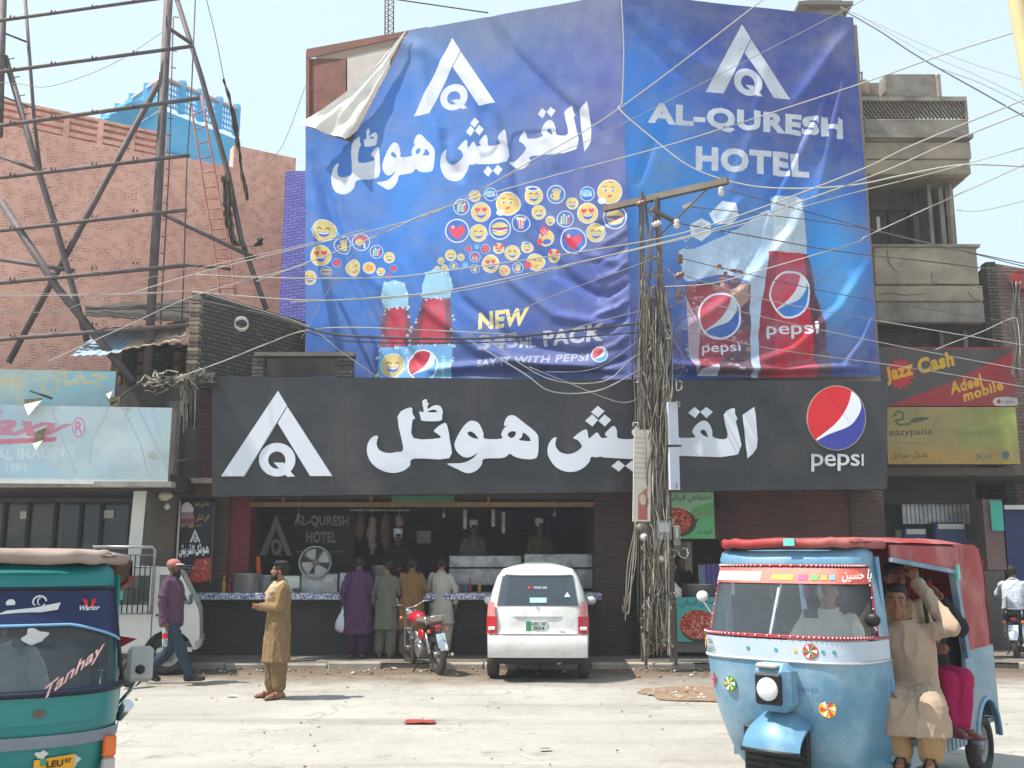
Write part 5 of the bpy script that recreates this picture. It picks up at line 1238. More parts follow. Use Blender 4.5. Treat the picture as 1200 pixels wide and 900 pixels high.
for x_ in (1100, 1128): b = pb(x_, 380, x_+7, 410, 20.0, 20.15); b.build('under_post', M_grey, bb)
rebase(bb)
rb = thing('brick_building', 'unplastered grey brick building at the far right with reddish patches', 'building', at(1180, 655, 20.5))
b = MB(); f0, f1 = at(1150, 600, 22), at(1181, 600, 20.6); zt5 = at(1178, 307, 20.6).z
b.sheet((f0.x, f0.y, 0), (f1.x, f1.y, 0), (f1.x, f1.y, zt5), (f0.x, f0.y, zt5-.3), .2); b.build('side_wall', M_brk_dark, rb)
b = MB(); g1 = at(1290, 600, 20.6); b.sheet((f1.x+.001, f1.y, 0), (g1.x, g1.y, 0), (g1.x, g1.y, zt5-.35), (f1.x+.001, f1.y, zt5), .25); b.build('front_wall', brickmat('mixed_brick', (140, 122, 110), (132, 92, 80), (90, 82, 76), mmask=1.7, ms=.012, stain=(96, 90, 86)), rb)
b = pb(1192, 317, 1230, 338, 20.3, 21); b.build('red_tank', mat('red_plastic', (140, 50, 52), .6), rb); rebase(rb)
# shop fronts at the right, recessed
rs_ = thing('right_shop', 'shaded shops on the right with plaster pillars under the two phone signs', 'shop', at(1110, 655, 19.6))
b = MB(); b.box((X(1040, 19.6), 21.8, .1), (X(1300, 19.6), 22, 4)); b.box((X(1038, 19), 17.9, .05), (X(1300, 19.6), 22, .1)); b.build('back_wall', M_dark, rs_)
b = MB(); b.box((X(1036, 19), 18.6, Zp(557, 18.6)), (X(1300, 19), 21.9, Zp(548, 18.6))); b.build('canopy', M_conc_d, rs_)
b = MB(); b.box((X(1036, 19.5), 19.5, Zp(590, 19.5)), (X(1145, 19.5), 19.7, Zp(556, 19.5))); b.build('shutter_box', M_dkmetal, rs_)
for k in range(16): x = X(1062+k*5, 19.7); b = MB(); b.box((x, 19.72, Zp(614, 19.7)), (x+.07, 19.76, Zp(588, 19.7))); b.build('shutter_slat', M_steel, rs_)
b = pb(1151, 585, 1180, 668, 18.95, 19.25); b.m = [0]*6; b.build('pillar', mat('pinkish_plaster', (130, 104, 100), .9, var=.3, vs=3, bump=.4, dirt=(80, 66, 64)), rs_)
p = at(1151, 700, 18.95); b = MB(); b.box((p.x, 18.96, .1), (at(1180, 700, 18.95).x, 19.2, 1.5)); b.build('pillar_base', M_conc_d, rs_)
b = MB(); b.box((X(1181, 19.4), 19.4, .1), (X(1300, 19.4), 19.45, Zp(597, 19.4))); b.build('blue_door', mat('blue_paint', (36, 56, 104), .5), rs_)
b = MB(); b.box((X(1181, 19.2), 19.15, Zp(597, 19.2)), (X(1300, 19.2), 19.3, Zp(592, 19.2))); b.build('pelmet', M_white, rs_)
M_pk = mat('blue_packet', (34, 60, 100), .4, var=.2); M_pk2 = mat('packet_band', (190, 190, 180), .5)
for x0, x1, y0 in ((1057, 1089, 618), (1094, 1134, 612)):
 b = pb(x0, y0, x1, 650, 19.5, 19.9, bev=.04); b.build('packet', M_pk, rs_); b = pb(x0+5, y0+2, x1-4, y0+8, 19.47, 19.49); b.build('packet_band', M_pk2, rs_)
b = MB(); b.box((X(1048, 19.4), 19.3, .1), (X(1146, 19.4), 20.2, 1.05)); b.build('counter', M_dkmetal, rs_)
rebase(rs_)
o = pb(1160, 587, 1177, 622, 18.85, 18.87).build('notice', mat('teal_notice', (64, 170, 150), .6, var=.15)); tag(o, 'small teal notice hanging on the plaster pillar at the far right', 'notice')
# phone shop signs
Yj = 18.4
def paint_j(PN):
 P = PN.px; P.rect(1020, 400, 1210, 480, (74, 68, 66))
 q = lambda x, y: (980+x/3.4636, 380+y/3.4615)
 P.poly([q(225, 325), q(440, 245), q(740, 100), q(740, 340), q(200, 340)], (150, 40, 44)); P.poly([q(200, 90), q(740, 92), q(740, 100), q(200, 98)], (150, 34, 40))
 P.poly([q(260+48*cos(t)*(1.35 if k % 2 else .9), 200+58*sin(t)*(1.2 if k % 2 else .85)) for k, t in enumerate(np.linspace(0, 2*pi, 29)[:-1])], (186, 34, 44))
 P.text('Jazz', [q(196, 175), q(310, 140), q(316, 222), q(208, 250)], (206, 160, 40), .045)
 P.text('Cash', [q(325, 140), q(470, 108), q(482, 168), q(335, 205)], (206, 160, 40), .05)
 P.text('Adeel', [q(458, 235), q(585, 200), q(594, 248), q(466, 288)], (206, 160, 40), .04)
 P.text('mobile', [q(512, 272), q(672, 222), q(682, 266), q(520, 316)], (206, 160, 40), .04)
 P.poly([q(*p) for p in crom([(645, 298), (733, 298), (733, 330), (645, 330)], 2)], (196, 188, 184)); P.poly([q(*p) for p in ell(660, 313, 8, 9)], (160, 60, 40)); P.text('mobilink', [q(674, 306), q(725, 306), q(725, 320), q(674, 320)], (110, 90, 90), 0)
flat_sign('shop_sign', 'dark grey and red shop sign with yellow lettering, upper of the two phone signs', (1033, 476), (1193, 476), (1033, 407), Yj, Yj, 230, (70, 66, 66), paint_j, .15, M_maroon, rough=.4, dirt=(90, 78, 74), da=.65)
def paint_e(PN):
 h_, w_ = PN.ih, PN.iw; tt, ss = np.mgrid[0:h_, 0:w_].astype(np.float32); ss /= w_; tt /= h_
 g = np.zeros((h_, w_, 3), np.float32); g[:] = np.array((150, 134, 84))/255
 g = blend(g, (132, 140, 66), np.clip((ss-.45)*2, 0, 1)*.8); g = blend(g, (160, 176, 96), np.clip(fnoise(h_, w_, 70, 6)-.5, 0, 1)*3*np.clip(ss*1.5-.5, 0, 1)); g = blend(g, (166, 128, 62), np.clip((tt-.72)*20, 0, 1)*.7)
 g = blend(g, (90, 110, 60), np.exp(-((tt-.45)**2/.004+(ss-.7)**2/.05))*.5); PN.px.a[:] = g; P = PN.px
 q = lambda x, y: (980+x/3.4636, 380+y/3.4615)
 P.text('easypaisa', [q(214, 425), q(392, 420), q(390, 455), q(214, 462)], (64, 74, 50), .012)
 P.text(ur('ایزی پیسہ شاپ'), [q(240, 474), q(380, 474), q(380, 492), q(240, 492)], (70, 76, 54), 0); P.text(ur('عدیل موبایل'), [q(222, 518), q(372, 514), q(372, 545), q(222, 548)], (60, 60, 44), .004)
 P.line([q(232, 372), q(250, 352), q(272, 360), q(270, 385), q(240, 390), q(255, 408), q(300, 404)], 2.4, (66, 84, 50)); P.poly([q(*p) for p in crom([(300, 400), (320, 378), (380, 380), (345, 394)], 4)], (66, 84, 50))
 P.line([q(565, 525), q(595, 545)], 1.6, (60, 110, 120)); P.line([q(595, 522), q(566, 550)], 1.6, (60, 110, 120)); P.poly([q(*p) for p in ell(688, 530, 16, 16)], (50, 84, 96)); P.text('telenor', [q(600, 528), q(636, 528), q(636, 542), q(600, 542)], (90, 80, 60), 0); P.text('TAMEER', [q(672, 548), q(708, 548), q(708, 556), q(672, 556)], (80, 80, 60), 0)
flat_sign('shop_sign', 'olive and yellow shop sign with dark lettering, lower of the two phone signs', (1041, 544), (1196, 544), (1041, 477), Yj-.08, Yj-.08, 230, (150, 140, 90), paint_e, .15, M_dkmetal, rough=.5, dirt=(96, 90, 72), da=.7)
# near cream post at the top right corner
pp = thing('cream_post', 'leaning cream painted post entering at the upper right corner', 'post', gnd(1330, 1500) if False else at(1260, 655, 5.2))
b = MB(); b.tube([at(1189, -60, 5.2), at(1192, 0, 5.2), at(1212, 110, 5.2), at(1265, 420, 5.2), Vector((at(1300, 655, 5.2).x, 5.2, 0))], .05, 12); b.build('shaft', mat('cream_paint', (206, 186, 140), .6, var=.12, dirt=(150, 130, 100)), pp)
b = MB(); z0 = at(1300, 655, 5.2); b.lathe([(.11, 0), (.11, .05), (.06, .09), (.055, .2)], (z0.x, 5.2, 0.02), n=14); b.build('foot', M_dkmetal, pp); rebase(pp)
# far mast above the roof
ms = thing('radio_mast', 'thin lattice radio mast rising behind the torn corner of the hoarding', 'mast', at(455, 60, 60))
Ym = 60
for px in (451, 455, 461): b = MB(); b.tube([at(px, 60, Ym+(px % 2)), at(px+.2, -30, Ym+(px % 2))], .05, 5); b.build('rail', M_pipe, ms)
b = MB()
for k in range(14): y = 58-k*6.2; b.tube([at(451, y, Ym), at(461, y-6, Ym)], .03, 4); b.tube([at(461, y, Ym), at(451, y-6, Ym)], .03, 4)
b.build('lacing', M_pipe, ms); rebase(ms)
# green food poster on the brick wall and lower banner on the cauldron stall
def food_poster(name, label, x0, y0, x1, y1, Y, teal, word, yo):
 bl = at(x0, y1, Y); PN = Panel(bl, Vector((at(x1, y1, Y).x, Y, bl.z)), Vector((bl.x, Y, at(x0, y0, Y).z)), 300, teal); P = PN.m; P.a = PN.px.a; w, h = PN.W, PN.H
 if name == 'poster': P.poly([(w*.55, h*.35), (w, h*.2), (w, h), (w*.3, h)], (64, 164, 84), .6)
 P.text(ur('اجتماعی قربانی'), [(w*.06, h*.05), (w*.95, h*.03), (w*.95, h*.22), (w*.06, h*.24)], (30, 40, 110), .004)
 cx, cy, r_ = w*yo[0], h*yo[1], w*yo[2]
 P.poly(ell(cx+r_*.15, cy+.12*r_, r_*1.15, r_*.85), (60, 60, 60)); P.poly(ell(cx, cy, r_*1.05, r_*.8), (176, 60, 46)); P.line([(cx+r_*.9, cy+r_*.5), (cx+r_*1.4, cy-r_*.1)], .03, (50, 50, 54))
 for k in range(240):
  a, q = rnd.random()*6.28, rnd.random()**.5; P.poly(ell(cx+q*r_*cos(a), cy+q*r_*.76*sin(a), rnd.uniform(.008, .03), rnd.uniform(.006, .02), 6), rnd.choice([(206, 90, 60), (150, 40, 36), (196, 130, 90), (214, 150, 120), (120, 36, 34), (226, 190, 160)]), .85)
 P.text(ur(word), [(w*.56, h*.36), (w*.97, h*.34), (w*.97, h*.55), (w*.56, h*.57)], (190, 60, 70), .002); P.text(ur('قیمت'), [(w*.65, h*.78), (w*.95, h*.76), (w*.95, h*.92), (w*.65, h*.94)], (40, 60, 110), .002)
 t = thing0(name, label, 'poster', PN.p(w/2, h)); PN.mesh('print', imgmat(name+'_food', PN.px.a, .5, .1), M_white, .012, t); rebase(t); return t
food_poster('poster', 'green and white food poster with a bowl of red curry on the brick wall', 781, 577, 838, 631, 17.25, (150, 196, 160), 'تکہ بوٹی', (.18, .62, .34))
food_poster('stall_banner', 'turquoise banner with a dish of meat on the front of the cauldron stall', 794, 700, 853, 752, 17.05, (80, 168, 160), 'حصہ', (.42, .62, .36))
o = pb(459, 579.5, 532, 588, 16.9, 16.93).build('green_strip', mat('green_strip', (60, 110, 80), .6, var=.3, vs=12)); tag(o, 'small green printed strip tucked under the fascia above the kitchen opening', 'strip')
# ------------------------------------------------------------------ lattice pylon wrapped in cable
PY = 15.75
py_ = thing('utility_pylon', 'slender lattice steel pylon smothered in tangled cables in front of the fascia', 'pylon', at(775, 770, PY))
M_ang = mat('angle_iron', (118, 112, 104), .7, .3, var=.25, vs=6, bump=.3, dirt=(104, 84, 68), da=.6)
xa, xb, zb_ = at(757, 772, PY).x, at(792, 772, PY).x, .09; ztp = at(780, 222, PY).z; D = .42
def legp(i, j, t):
 s_ = 1-.42*t; cx, cy = (xa+xb)/2+t*.035, PY+D/2; return Vector((cx+(i-.5)*(xb-xa)*s_, cy+(j-.5)*D*s_, zb_+(ztp-zb_)*t))
for i in (0, 1):
 for j in (0, 1):
  b = MB(); a, c = legp(i, j, 0), legp(i, j, 1); b.beam(a, c, .05, .008, up=(0, 1, 0)); k = Vector((.02*(1 if i else -1), 0, 0)); b.beam(a+k, c+k, .008, .05, up=(0, 1, 0)); b.build('leg', M_ang, py_)
NS = 16
for k in range(NS):
 t0, t1 = k/NS, (k+1)/NS
 for (i0, j0, i1, j1) in ((0, 0, 1, 0), (1, 0, 1, 1), (1, 1, 0, 1), (0, 1, 0, 0)):
  b = MB(); b.beam(legp(i0, j0, t0), legp(i1, j1, t1) if k % 2 else legp(i1, j1, t0+.002), .035, .006) if False else b.beam(legp(i0, j0, t0 if k % 2 else t1), legp(i1, j1, t1 if k % 2 else t0), .032, .006)
  b.build('brace', M_ang, py_)
for py in (302, 322, 350, 368, 480, 523, 562, 660, 705):
 t = (at(775, py, PY).z-zb_)/(ztp-zb_)
 b = MB(); b.beam(legp(0, 0, t)+Vector((-.03, -.03, 0)), legp(1, 0, t)+Vector((.03, -.03, 0)), .012, .05); b.build('cross_plate', M_ang, py_)
# crossarm nearer to the camera at its right end
za = at(708, 245, 16.35).z; cL, cR = Vector((at(708, 245, 16.35).x, 16.35, za)), None
for Yt in np.linspace(13, 17, 200):
 q = at(853, 214, Yt)
 if abs(q.z-za) < .03: cR = q; break
cR = cR or at(853, 214, 15.2); cR.z = za
b = MB(); b.beam(cL, cR, .10, .10); b.build('crossarm', M_ang, py_)
def onarm(t): return cL.lerp(cR, t)
b = MB(); b.beam(onarm(.42)-Vector((0, 0, .05)), legp(0, 0, .93), .04, .01); b.build('arm_stay', M_ang, py_)
b = MB(); b.beam(onarm(.85)-Vector((0, 0, .05)), legp(1, 0, .9), .04, .01); b.build('arm_stay', M_ang, py_)
b = MB(); b.beam(onarm(.35)-Vector((0, 0, .05)), at(762, 300, PY), .05, .01); b.build('arm_stay', M_ang, py_)
b = MB(); b.beam(at(763, 245, 15.4), at(795, 262, 16.2), .06, .05); b.build('lower_arm', M_ang, py_)
M_ins = mat('porcelain', (214, 208, 200), .25, var=.06, bump=0); M_insd = mat('brown_porcelain', (120, 90, 76), .3)
INS = [(845, 224), (806, 241), (793, 262), (770, 262), (797, 303), (797, 322), (796, 344), (752, 238)]
for k, (x, y) in enumerate(INS):
 p = at(x, y, 15.6); b = MB(); b.lathe([(.02, -.09), (.05, -.07), (.035, -.04), (.06, -.02), (.03, .01), (.05, .03), (.03, .07)], p, (.6, -.1, .25) if k % 2 else (0, 0, 1), 10); b.build('insulator', M_ins if k < 4 else M_insd, py_)
# meters and lamp fittings
M_box = mat('meter_grey', (126, 124, 120), .5, .2, var=.2, dirt=(90, 80, 70)); M_mg = mat('meter_glass', (150, 156, 158), .1, bump=0, coat=.5)
for x0, y0, x1, y1 in ((769, 610, 788, 633), (789, 616, 798, 640)):
 b = pb(x0, y0, x1, y1, PY-.22, PY-.06, bev=.015); o = b.build('meter_box', M_box, py_)
 b = pb(x0+3, y0+3, x1-3, (y0+y1)/2+2, PY-.235, PY-.2215); b.build('meter_window', M_mg, o)
for x, y in ((755, 629), (750, 618), (774, 655), (759, 601)):
 p = at(x, y, PY-.12); b = MB(); b.lathe([(.02, -.07), (.07, -.03), (.075, .02), (.04, .06), (.015, .07)], p, (-.2, -1, .1), 12); b.build('round_meter', M_ins if y != 618 else M_box, py_)
# cable tangle, too many strands to count
M_tang = [mat('tangle_%d' % i, c_, .85, var=.25, vs=9, bump=.2) for i, c_ in enumerate(((128, 118, 104), (156, 148, 134), (92, 86, 80), (58, 55, 54), (176, 170, 158)))]
b = MB(); rp = random.Random(11)
def strand(pts, r, mi): b.tube(crom(pts, 4, False), r, 5, mi, caps=False)
for k in range(210):
 y0 = rp.choice([335, 345, 350, 362, 375, 390]) if k < 110 else rp.uniform(450, 600); y1 = rp.choice([480, 540, 600, 660, 700, 740]) if k < 110 else rp.uniform(650, 765)
 if k < 12: y1 = 768
 x0 = rp.gauss(769, 9); pts = []; n_ = 9
 for i in range(n_):
  y = y0+(y1-y0)*i/(n_-1); wdt = 13 if 380 < y < 470 else (9.5 if y > 470 else 7); cx = 768+(y-400)*.006
  x = cx+max(-wdt*1.5, min(wdt*1.5, (x0-769)+rp.gauss(0, 2.4)+3*sin(i*1.1+k)));  pts.append(at(x, y, PY-.02+.18*sin(k*1.7+i*.5)+rp.gauss(0, .03)))
 strand(pts, rp.uniform(.006, .013), rp.choice([0, 0, 1, 2, 2, 3, 4]))
for k in range(60):   # coils and frayed ends
 x, y = rp.gauss(770, 11), rp.uniform(340, 760); r_ = rp.uniform(2.5, 7); a0 = rp.random()*6; c_ = []
 for i in range(8): a = a0+i*rp.uniform(.5, .9); c_.append(at(x+r_*cos(a)*(.5+.08*i), y+r_*1.5*sin(a)*(.5+.06*i), PY-.12-.1*rp.random()))
 strand(c_, rp.uniform(.005, .011), rp.choice([0, 1, 2, 4, 4]))
for k in range(9):   # loops hanging to the right of the pole
 x = rp.uniform(790, 806); y = rp.uniform(300, 440); c_ = [at(782, y-10, PY), at(x, y+rp.uniform(0, 10), PY-.1), at(x+rp.uniform(0, 16), y+rp.uniform(12, 30), PY-.1), at(x-6, y+rp.uniform(30, 46), PY), at(784, y+rp.uniform(30, 60), PY)]
 strand(c_, .006, rp.choice([0, 1, 2]))
for k in range(6):    # straight drops left of the pole
 x = 741+rp.random()*17; strand([at(x+rp.gauss(0, 1.5)+(770-x)*max(0, (370-y))/160, y, PY-.15+rp.gauss(0, .02)) for y in (230 if k < 4 else 330, 400, 480, 560, 640, rp.uniform(660, 768))], rp.uniform(.006, .012), rp.choice([1, 2, 2, 0]))
for k in range(4):    # ravelled bunch that hangs to the ground at the left
 x = 738+rp.random()*5; strand([at(750+rp.gauss(0, 1), 432, PY-.1), at(749+rp.gauss(0, 1.5), 520, PY-.1), at(745+rp.gauss(0, 1.6), 600, PY-.12), at(740+rp.gauss(0, 2), 660, PY-.14), at(733+rp.gauss(0, 2), 715, PY-.16), at(731+rp.gauss(0, 1.2), 700+k*9, PY-.17)], rp.uniform(.007, .014), rp.choice([0, 1, 2]))
tg = b.build('cable_tangle', M_tang, py_); tg['kind'] = 'stuff'
rebase(py_)
# notice boards tied to the pylon
def paint_np(PN):
 P = PN.m; P.a = PN.px.a; w, h = PN.W, PN.H
 for k in range(9): P.rect(w*.12, h*(.08+k*.055), w*.88, h*(.10+k*.055), (168, 160, 150), .6)
 P.poly([(w*.35, h*.72), (w*.9, h*.62), (w*.85, h*.98), (w*.3, h*.98)], (160, 70, 60), .8); P.poly(ell(w*.6, h*.76, w*.2, h*.06), (206, 180, 160))
bl, br2 = at(741.5, 611, PY-.3), at(762, 605, PY-.22); br2.z = bl.z
PN = Panel(bl, br2, bl+Vector((.06, .02, at(747, 503, PY-.3).z-bl.z)), 300, (204, 196, 182)); paint_np(PN)
t = thing0('notice_board', 'tall weathered pale notice board tied to the left side of the pylon', 'board', bl); PN.mesh('face', imgmat('np_print', PN.px.a, .7, .3, dirt=(150, 136, 116), da=.6), M_white, .015, t); rebase(t)
t = thing0('light_panel', 'long white fluorescent light fitting fixed upright on the right side of the pylon', 'panel', at(790, 575, PY))
for y0, y1 in ((471, 521), (524, 574)): 
 b = MB(); a, c, d, e = at(783+(y1-471)*.03, y1, PY-.25), at(794+(y1-471)*.03, y1, PY-.12), at(794+(y0-471)*.03, y0, PY-.12), at(783+(y0-471)*.03, y0, PY-.25); b.sheet(a, c, d, e, .04); o = b.build('panel', mat('pale_panel', (196, 200, 216), .5, var=.1, dirt=(150, 150, 160), da=.4), t)
b = MB(); b.beam(at(782, 522.5, PY-.28), at(798, 522.5, PY-.1), .02, .03); b.build('bracket', M_dkmetal, t); rebase(t)
# ------------------------------------------------------------------ overhead cables
M_cw = mat('white_cable', (164, 162, 156), .6, var=.1, bump=0); M_cd = mat('dark_cable', (74, 70, 70), .7, var=.15, bump=0); M_cg = mat('grey_cable', (140, 138, 134), .7, var=.15, bump=0)
CAB = [
('w', 'white cable rising over the left banner and past the seam to the top edge', .010, [(150, 345, 15), (225, 322, 15.2), (340, 293, 15.4), (507, 250, 15.6), (620, 190, 15), (726, 127, 14.2), (904, -8, 13)]),
('w', 'white cable crossing the banner letters then climbing to the right edge', .010, [(300, 330, 15.6), (433, 280, 15.6), (507, 248, 15.5), (623, 213, 15), (740, 182, 14.5), (817, 160, 14), (1006, 99, 13), (1100, 66, 12.6), (1215, 30, 12)]),
('g', 'thin grey cable slanting across the top of both banners', .006, [(353, 397, 16), (340, 323, 16) if False else (420, 290, 15.8), (500, 250, 15.6), (653, 180, 15), (720, 150, 14.6), (974, 20, 13.4), (1040, -16, 13)]),
('w', 'upper of two paired white cables sagging from the left then rising right past the balconies', .012, [(230, 322, 15.6), (340, 326, 15.6), (457, 325, 15.6), (540, 315, 15.5), (640, 301, 15.4), (775, 279, 15.3), (868, 252, 14.8), (1006, 200, 14), (1072, 169, 13.4), (1215, 111, 12.6)]),
('w', 'lower of two paired white cables running under the round faces and on to the right', .012, [(225, 342, 15.6), (360, 352, 15.6), (450, 348, 15.6), (527, 340, 15.5), (640, 316, 15.4), (740, 293, 15.3), (860, 262, 14.8), (1020, 207, 14), (1110, 168, 13.5), (1215, 126, 12.6)]),
('w', 'third white cable just under the pair, across the banner and up to the balconies', .008, [(340, 354, 15.7), (527, 343, 15.6), (700, 303, 15.4), (800, 280, 15), (872, 262, 14.6), (960, 237, 14.2), (1008, 224, 14), (1100, 201, 13.5), (1215, 169, 12.8)]),
('g', 'thin cable from the pylon top to the lower left of the banner', .007, [(540, 397, 15.9), (640, 350, 15.8), (740, 313, 15.7), (770, 300, 15.7)]),
('w', 'white cable rising from mid pylon past the red bottle to the right edge', .010, [(778, 336, 15.6), (835, 332, 15.4), (898, 315, 15), (1000, 285, 14.4), (1017, 276, 14.3), (1100, 238, 13.6), (1185, 200, 13), (1215, 184, 12.8)]),
('d', 'thick dark sagging bundle of cables across the bottle necks', .022, [(218, 349, 15.8), (300, 366, 15.8), (340, 377, 15.8), (400, 393, 15.8), (527, 397, 15.8), (620, 393, 15.8), (740, 380, 15.7), (768, 374, 15.7)]),
('d', 'second dark cable hanging just below the thick bundle', .012, [(340, 381, 15.8), (400, 399, 15.8), (527, 402, 15.8), (640, 398, 15.8), (765, 388, 15.7)]),
('w', 'pale cable drooping over the top edge of the fascia, deepest loop', .012, [(547, 397, 15.8), (613, 437, 15.8), (647, 459, 15.8), (700, 458, 15.8), (745, 436, 15.7), (765, 425, 15.7)]),
('w', 'pale cable drooping to the top edge of the fascia, shallow loop', .009, [(570, 397, 15.8), (640, 443, 15.8), (707, 447, 15.8), (740, 420, 15.7), (765, 408, 15.7)]),
('w', 'thin pale loop beside the pylon above the fascia', .007, [(620, 430, 15.8), (660, 446, 15.8), (720, 470, 15.8), (745, 468, 15.7), (765, 452, 15.7)]),
('g', 'thin cable from the word PACK to the pylon', .007, [(560, 396, 15.9), (640, 392, 15.8), (700, 377, 15.7), (772, 359, 15.7)]),
('g', 'short thin cable reaching the pylon over the lower right corner of the left banner', .007, [(640, 436, 15.8), (700, 431, 15.7), (757, 392, 15.7)]),
('w', 'paired white cables running from the brick room down towards the pale signs', .011, [(206, 443, 15.7), (260, 424, 15.7), (315, 402, 15.7), (360, 387, 15.8), (430, 384, 15.8) , (600, 392, 15.8)]),
('w', 'white cable from the brick pier down across the bottom left of the banner', .008, [(234, 342, 15.7), (300, 362, 15.8), (360, 382, 15.8), (400, 412, 15.8), (440, 440, 15.9)]),
('w', 'level white cable crossing the steel frame from the left edge to the brick pier', .008, [(-10, 346, 15), (100, 346, 15.3), (219, 341, 15.6)]),
('g', 'second level cable just above on the steel frame', .006, [(-10, 343, 15.1), (160, 345, 15.3), (250, 336, 15.6), (340, 310, 15.8)]),
('w', 'white cable climbing from the pale sign over the brick pier to the banner', .008, [(55, 424, 15), (144, 384, 15.2), (216, 351, 15.5), (280, 331, 15.6), (360, 310, 15.7)]),
('w', 'short white cable from the pink wall to the banner edge', .007, [(232, 316, 16), (252, 310, 16), (360, 286, 15.8), (430, 268, 15.8)]),
('g', 'faint cable low over the pink wall at the left edge', .006, [(-10, 364, 15), (62, 366, 15.2), (90, 358, 15.4), (160, 330, 15.7), (232, 312, 16)]),
('g', 'thin cable sagging in the sky between the two steel posts', .006, [(-8, 96, 17), (20, 98, 17), (60, 101, 17), (130, 76, 17), (190, 38, 17)]),
('d', 'thin dark wire falling from the top edge towards the hanging rag', .008, [(240, -8, 17.5), (252, 40, 17.5), (263, 95, 17.6)]),
('g', 'thin slanting wire from the banner corner to the pink wall', .007, [(358, 100, 18.5), (340, 150, 19), (325, 180, 19.5), (295, 213, 20)]),
('d', 'dark cable across the sky above the torn corner of the banner', .014, [(455, -2, 17.4), (510, 6, 17.3), (572, 15, 17.1)]),
('d', 'upper service wire from the crossarm tip down to the right edge', .008, [(850, 222, 15.4), (960, 252, 15), (1060, 279, 14.5), (1215, 312, 13.8)]),
('d', 'second service wire from the crossarm down to the right edge', .008, [(806, 242, 15.6), (980, 262, 15), (1090, 285, 14.5), (1215, 316, 13.8)]),
('d', 'third service wire, crossing the neck of the bottle on the banner', .010, [(797, 262, 15.7), (900, 280, 15.3), (980, 294, 15), (1085, 306, 14.5), (1215, 322, 13.8)]),
('d', 'fourth service wire, crossing the glass on the banner', .008, [(799, 303, 15.7), (880, 322, 15.4), (980, 344, 15), (1100, 364, 14.5), (1215, 382, 13.8)]),
('g', 'fifth service wire, passing the round emblem of the bottle', .008, [(799, 322, 15.7), (900, 352, 15.4), (1053, 380, 14.8), (1215, 407, 13.8)]),
('g', 'sixth service wire, passing over the lower lettering of the bottle', .007, [(790, 344, 15.7), (900, 373, 15.4), (1060, 407, 14.8), (1215, 436, 13.8)]),
('g', 'lowest service wire, across the foot of the right banner', .007, [(796, 384, 15.7), (900, 408, 15.4), (1060, 430, 14.8), (1215, 456, 13.8)]),
('w', 'short crooked pale cable above the upper phone sign', .010, [(1096, 410, 17.8), (1115, 402, 17.8), (1150, 389, 17.8), (1186, 373, 17.8), (1193, 380, 17.8), (1196, 420, 17.8)]),
('d', 'double dark cable coming down from the roof tank across the right sky', .012, [(985, 10, 17), (1030, 36, 16), (1066, 60, 15.5), (1098, 79, 15), (1150, 108, 14.4), (1215, 145, 13.8)]),
('g', 'grey cable forking off the double dark cable in the right sky', .008, [(1098, 79, 15), (1150, 98, 14.4), (1215, 130, 13.8)]),
('g', 'faint upper grey wire in the right sky', .006, [(1000, 14, 17), (1080, 60, 15.5), (1140, 86, 14.6), (1215, 122, 13.8)]),
('g', 'faintest grey wire high in the right sky', .006, [(985, 8, 17), (1100, 60, 15.5), (1196, 93, 14), (1215, 98, 13.8)]),
('g', 'sagging thin wire behind the balcony building in the sky', .007, [(1121, 246, 19.5), (1150, 247, 19), (1215, 232, 18)]),
('w', 'white rope hanging down the seam of the banners and swinging right', .014, [(728, -8, 16.6), (731, 60, 16.6), (729, 118, 16.6), (726, 128, 16.5), (760, 158, 16.2), (810, 196, 15.8), (870, 216, 15.4), (930, 221, 15), (1000, 217, 14.6), (1060, 205, 14.2), (1130, 193, 13.6), (1215, 196, 13)]),
]
MM = {'w': M_cw, 'd': M_cd, 'g': M_cg}
for k, lab, r_, pts in CAB:
 b = MB(); b.tube(crom([tuple(at(*p)) for p in pts], 5, False), r_*.92, 6); tag(b.build('cable', MM[k]), lab, 'cable', 'overhead cables')
for k, x0 in enumerate((1186, 1189, 1193, 1196)):
 b = MB(); b.tube(crom([tuple(at(x0+2*sin(i*1.3+k), 330+i*14, 18+.02*k)) for i in range(9)], 3, False), .014, 5); tag(b.build('cable', M_cg if k % 2 else M_cd), ('leftmost', 'second', 'third', 'rightmost')[k]+' of the four vertical cables down the corner of the grey brick building', 'cable', 'overhead cables')
b = MB(); rp = random.Random(5)
for k in range(46):
 x, y = rp.uniform(160, 232), 0; y = 450-(x-160)*.12+rp.gauss(0, 4); c_ = [at(x+i*rp.uniform(2, 6), y+rp.gauss(0, 3.5), 15.9+rp.random()*.5) for i in range(6)]; b.tube(crom([tuple(q) for q in c_], 3, False), rp.uniform(.006, .013), 5, rp.choice([0, 1, 2, 4]), caps=False)
for k in range(14):
 x = rp.uniform(212, 230); c_ = [at(x+rp.gauss(0, 2), y, 16.3) for y in (445, 460, 480, rp.uniform(485, 510))]; b.tube(crom([tuple(q) for q in c_], 3, False), .008, 5, rp.choice([0, 1, 2]), caps=False)
for k in range(4): c_ = [at(283+8*cos(a+k), 378+7*sin(a+k)+k, 16.9) for a in np.linspace(0, 5.5, 10)]; b.tube(crom([tuple(q) for q in c_], 2, False), .011, 5, 4, caps=False)
tag(b.build('cable_heap', M_tang), 'heap of knotted pale cables lying along the top of the long faded sign', 'cables', kind='stuff')
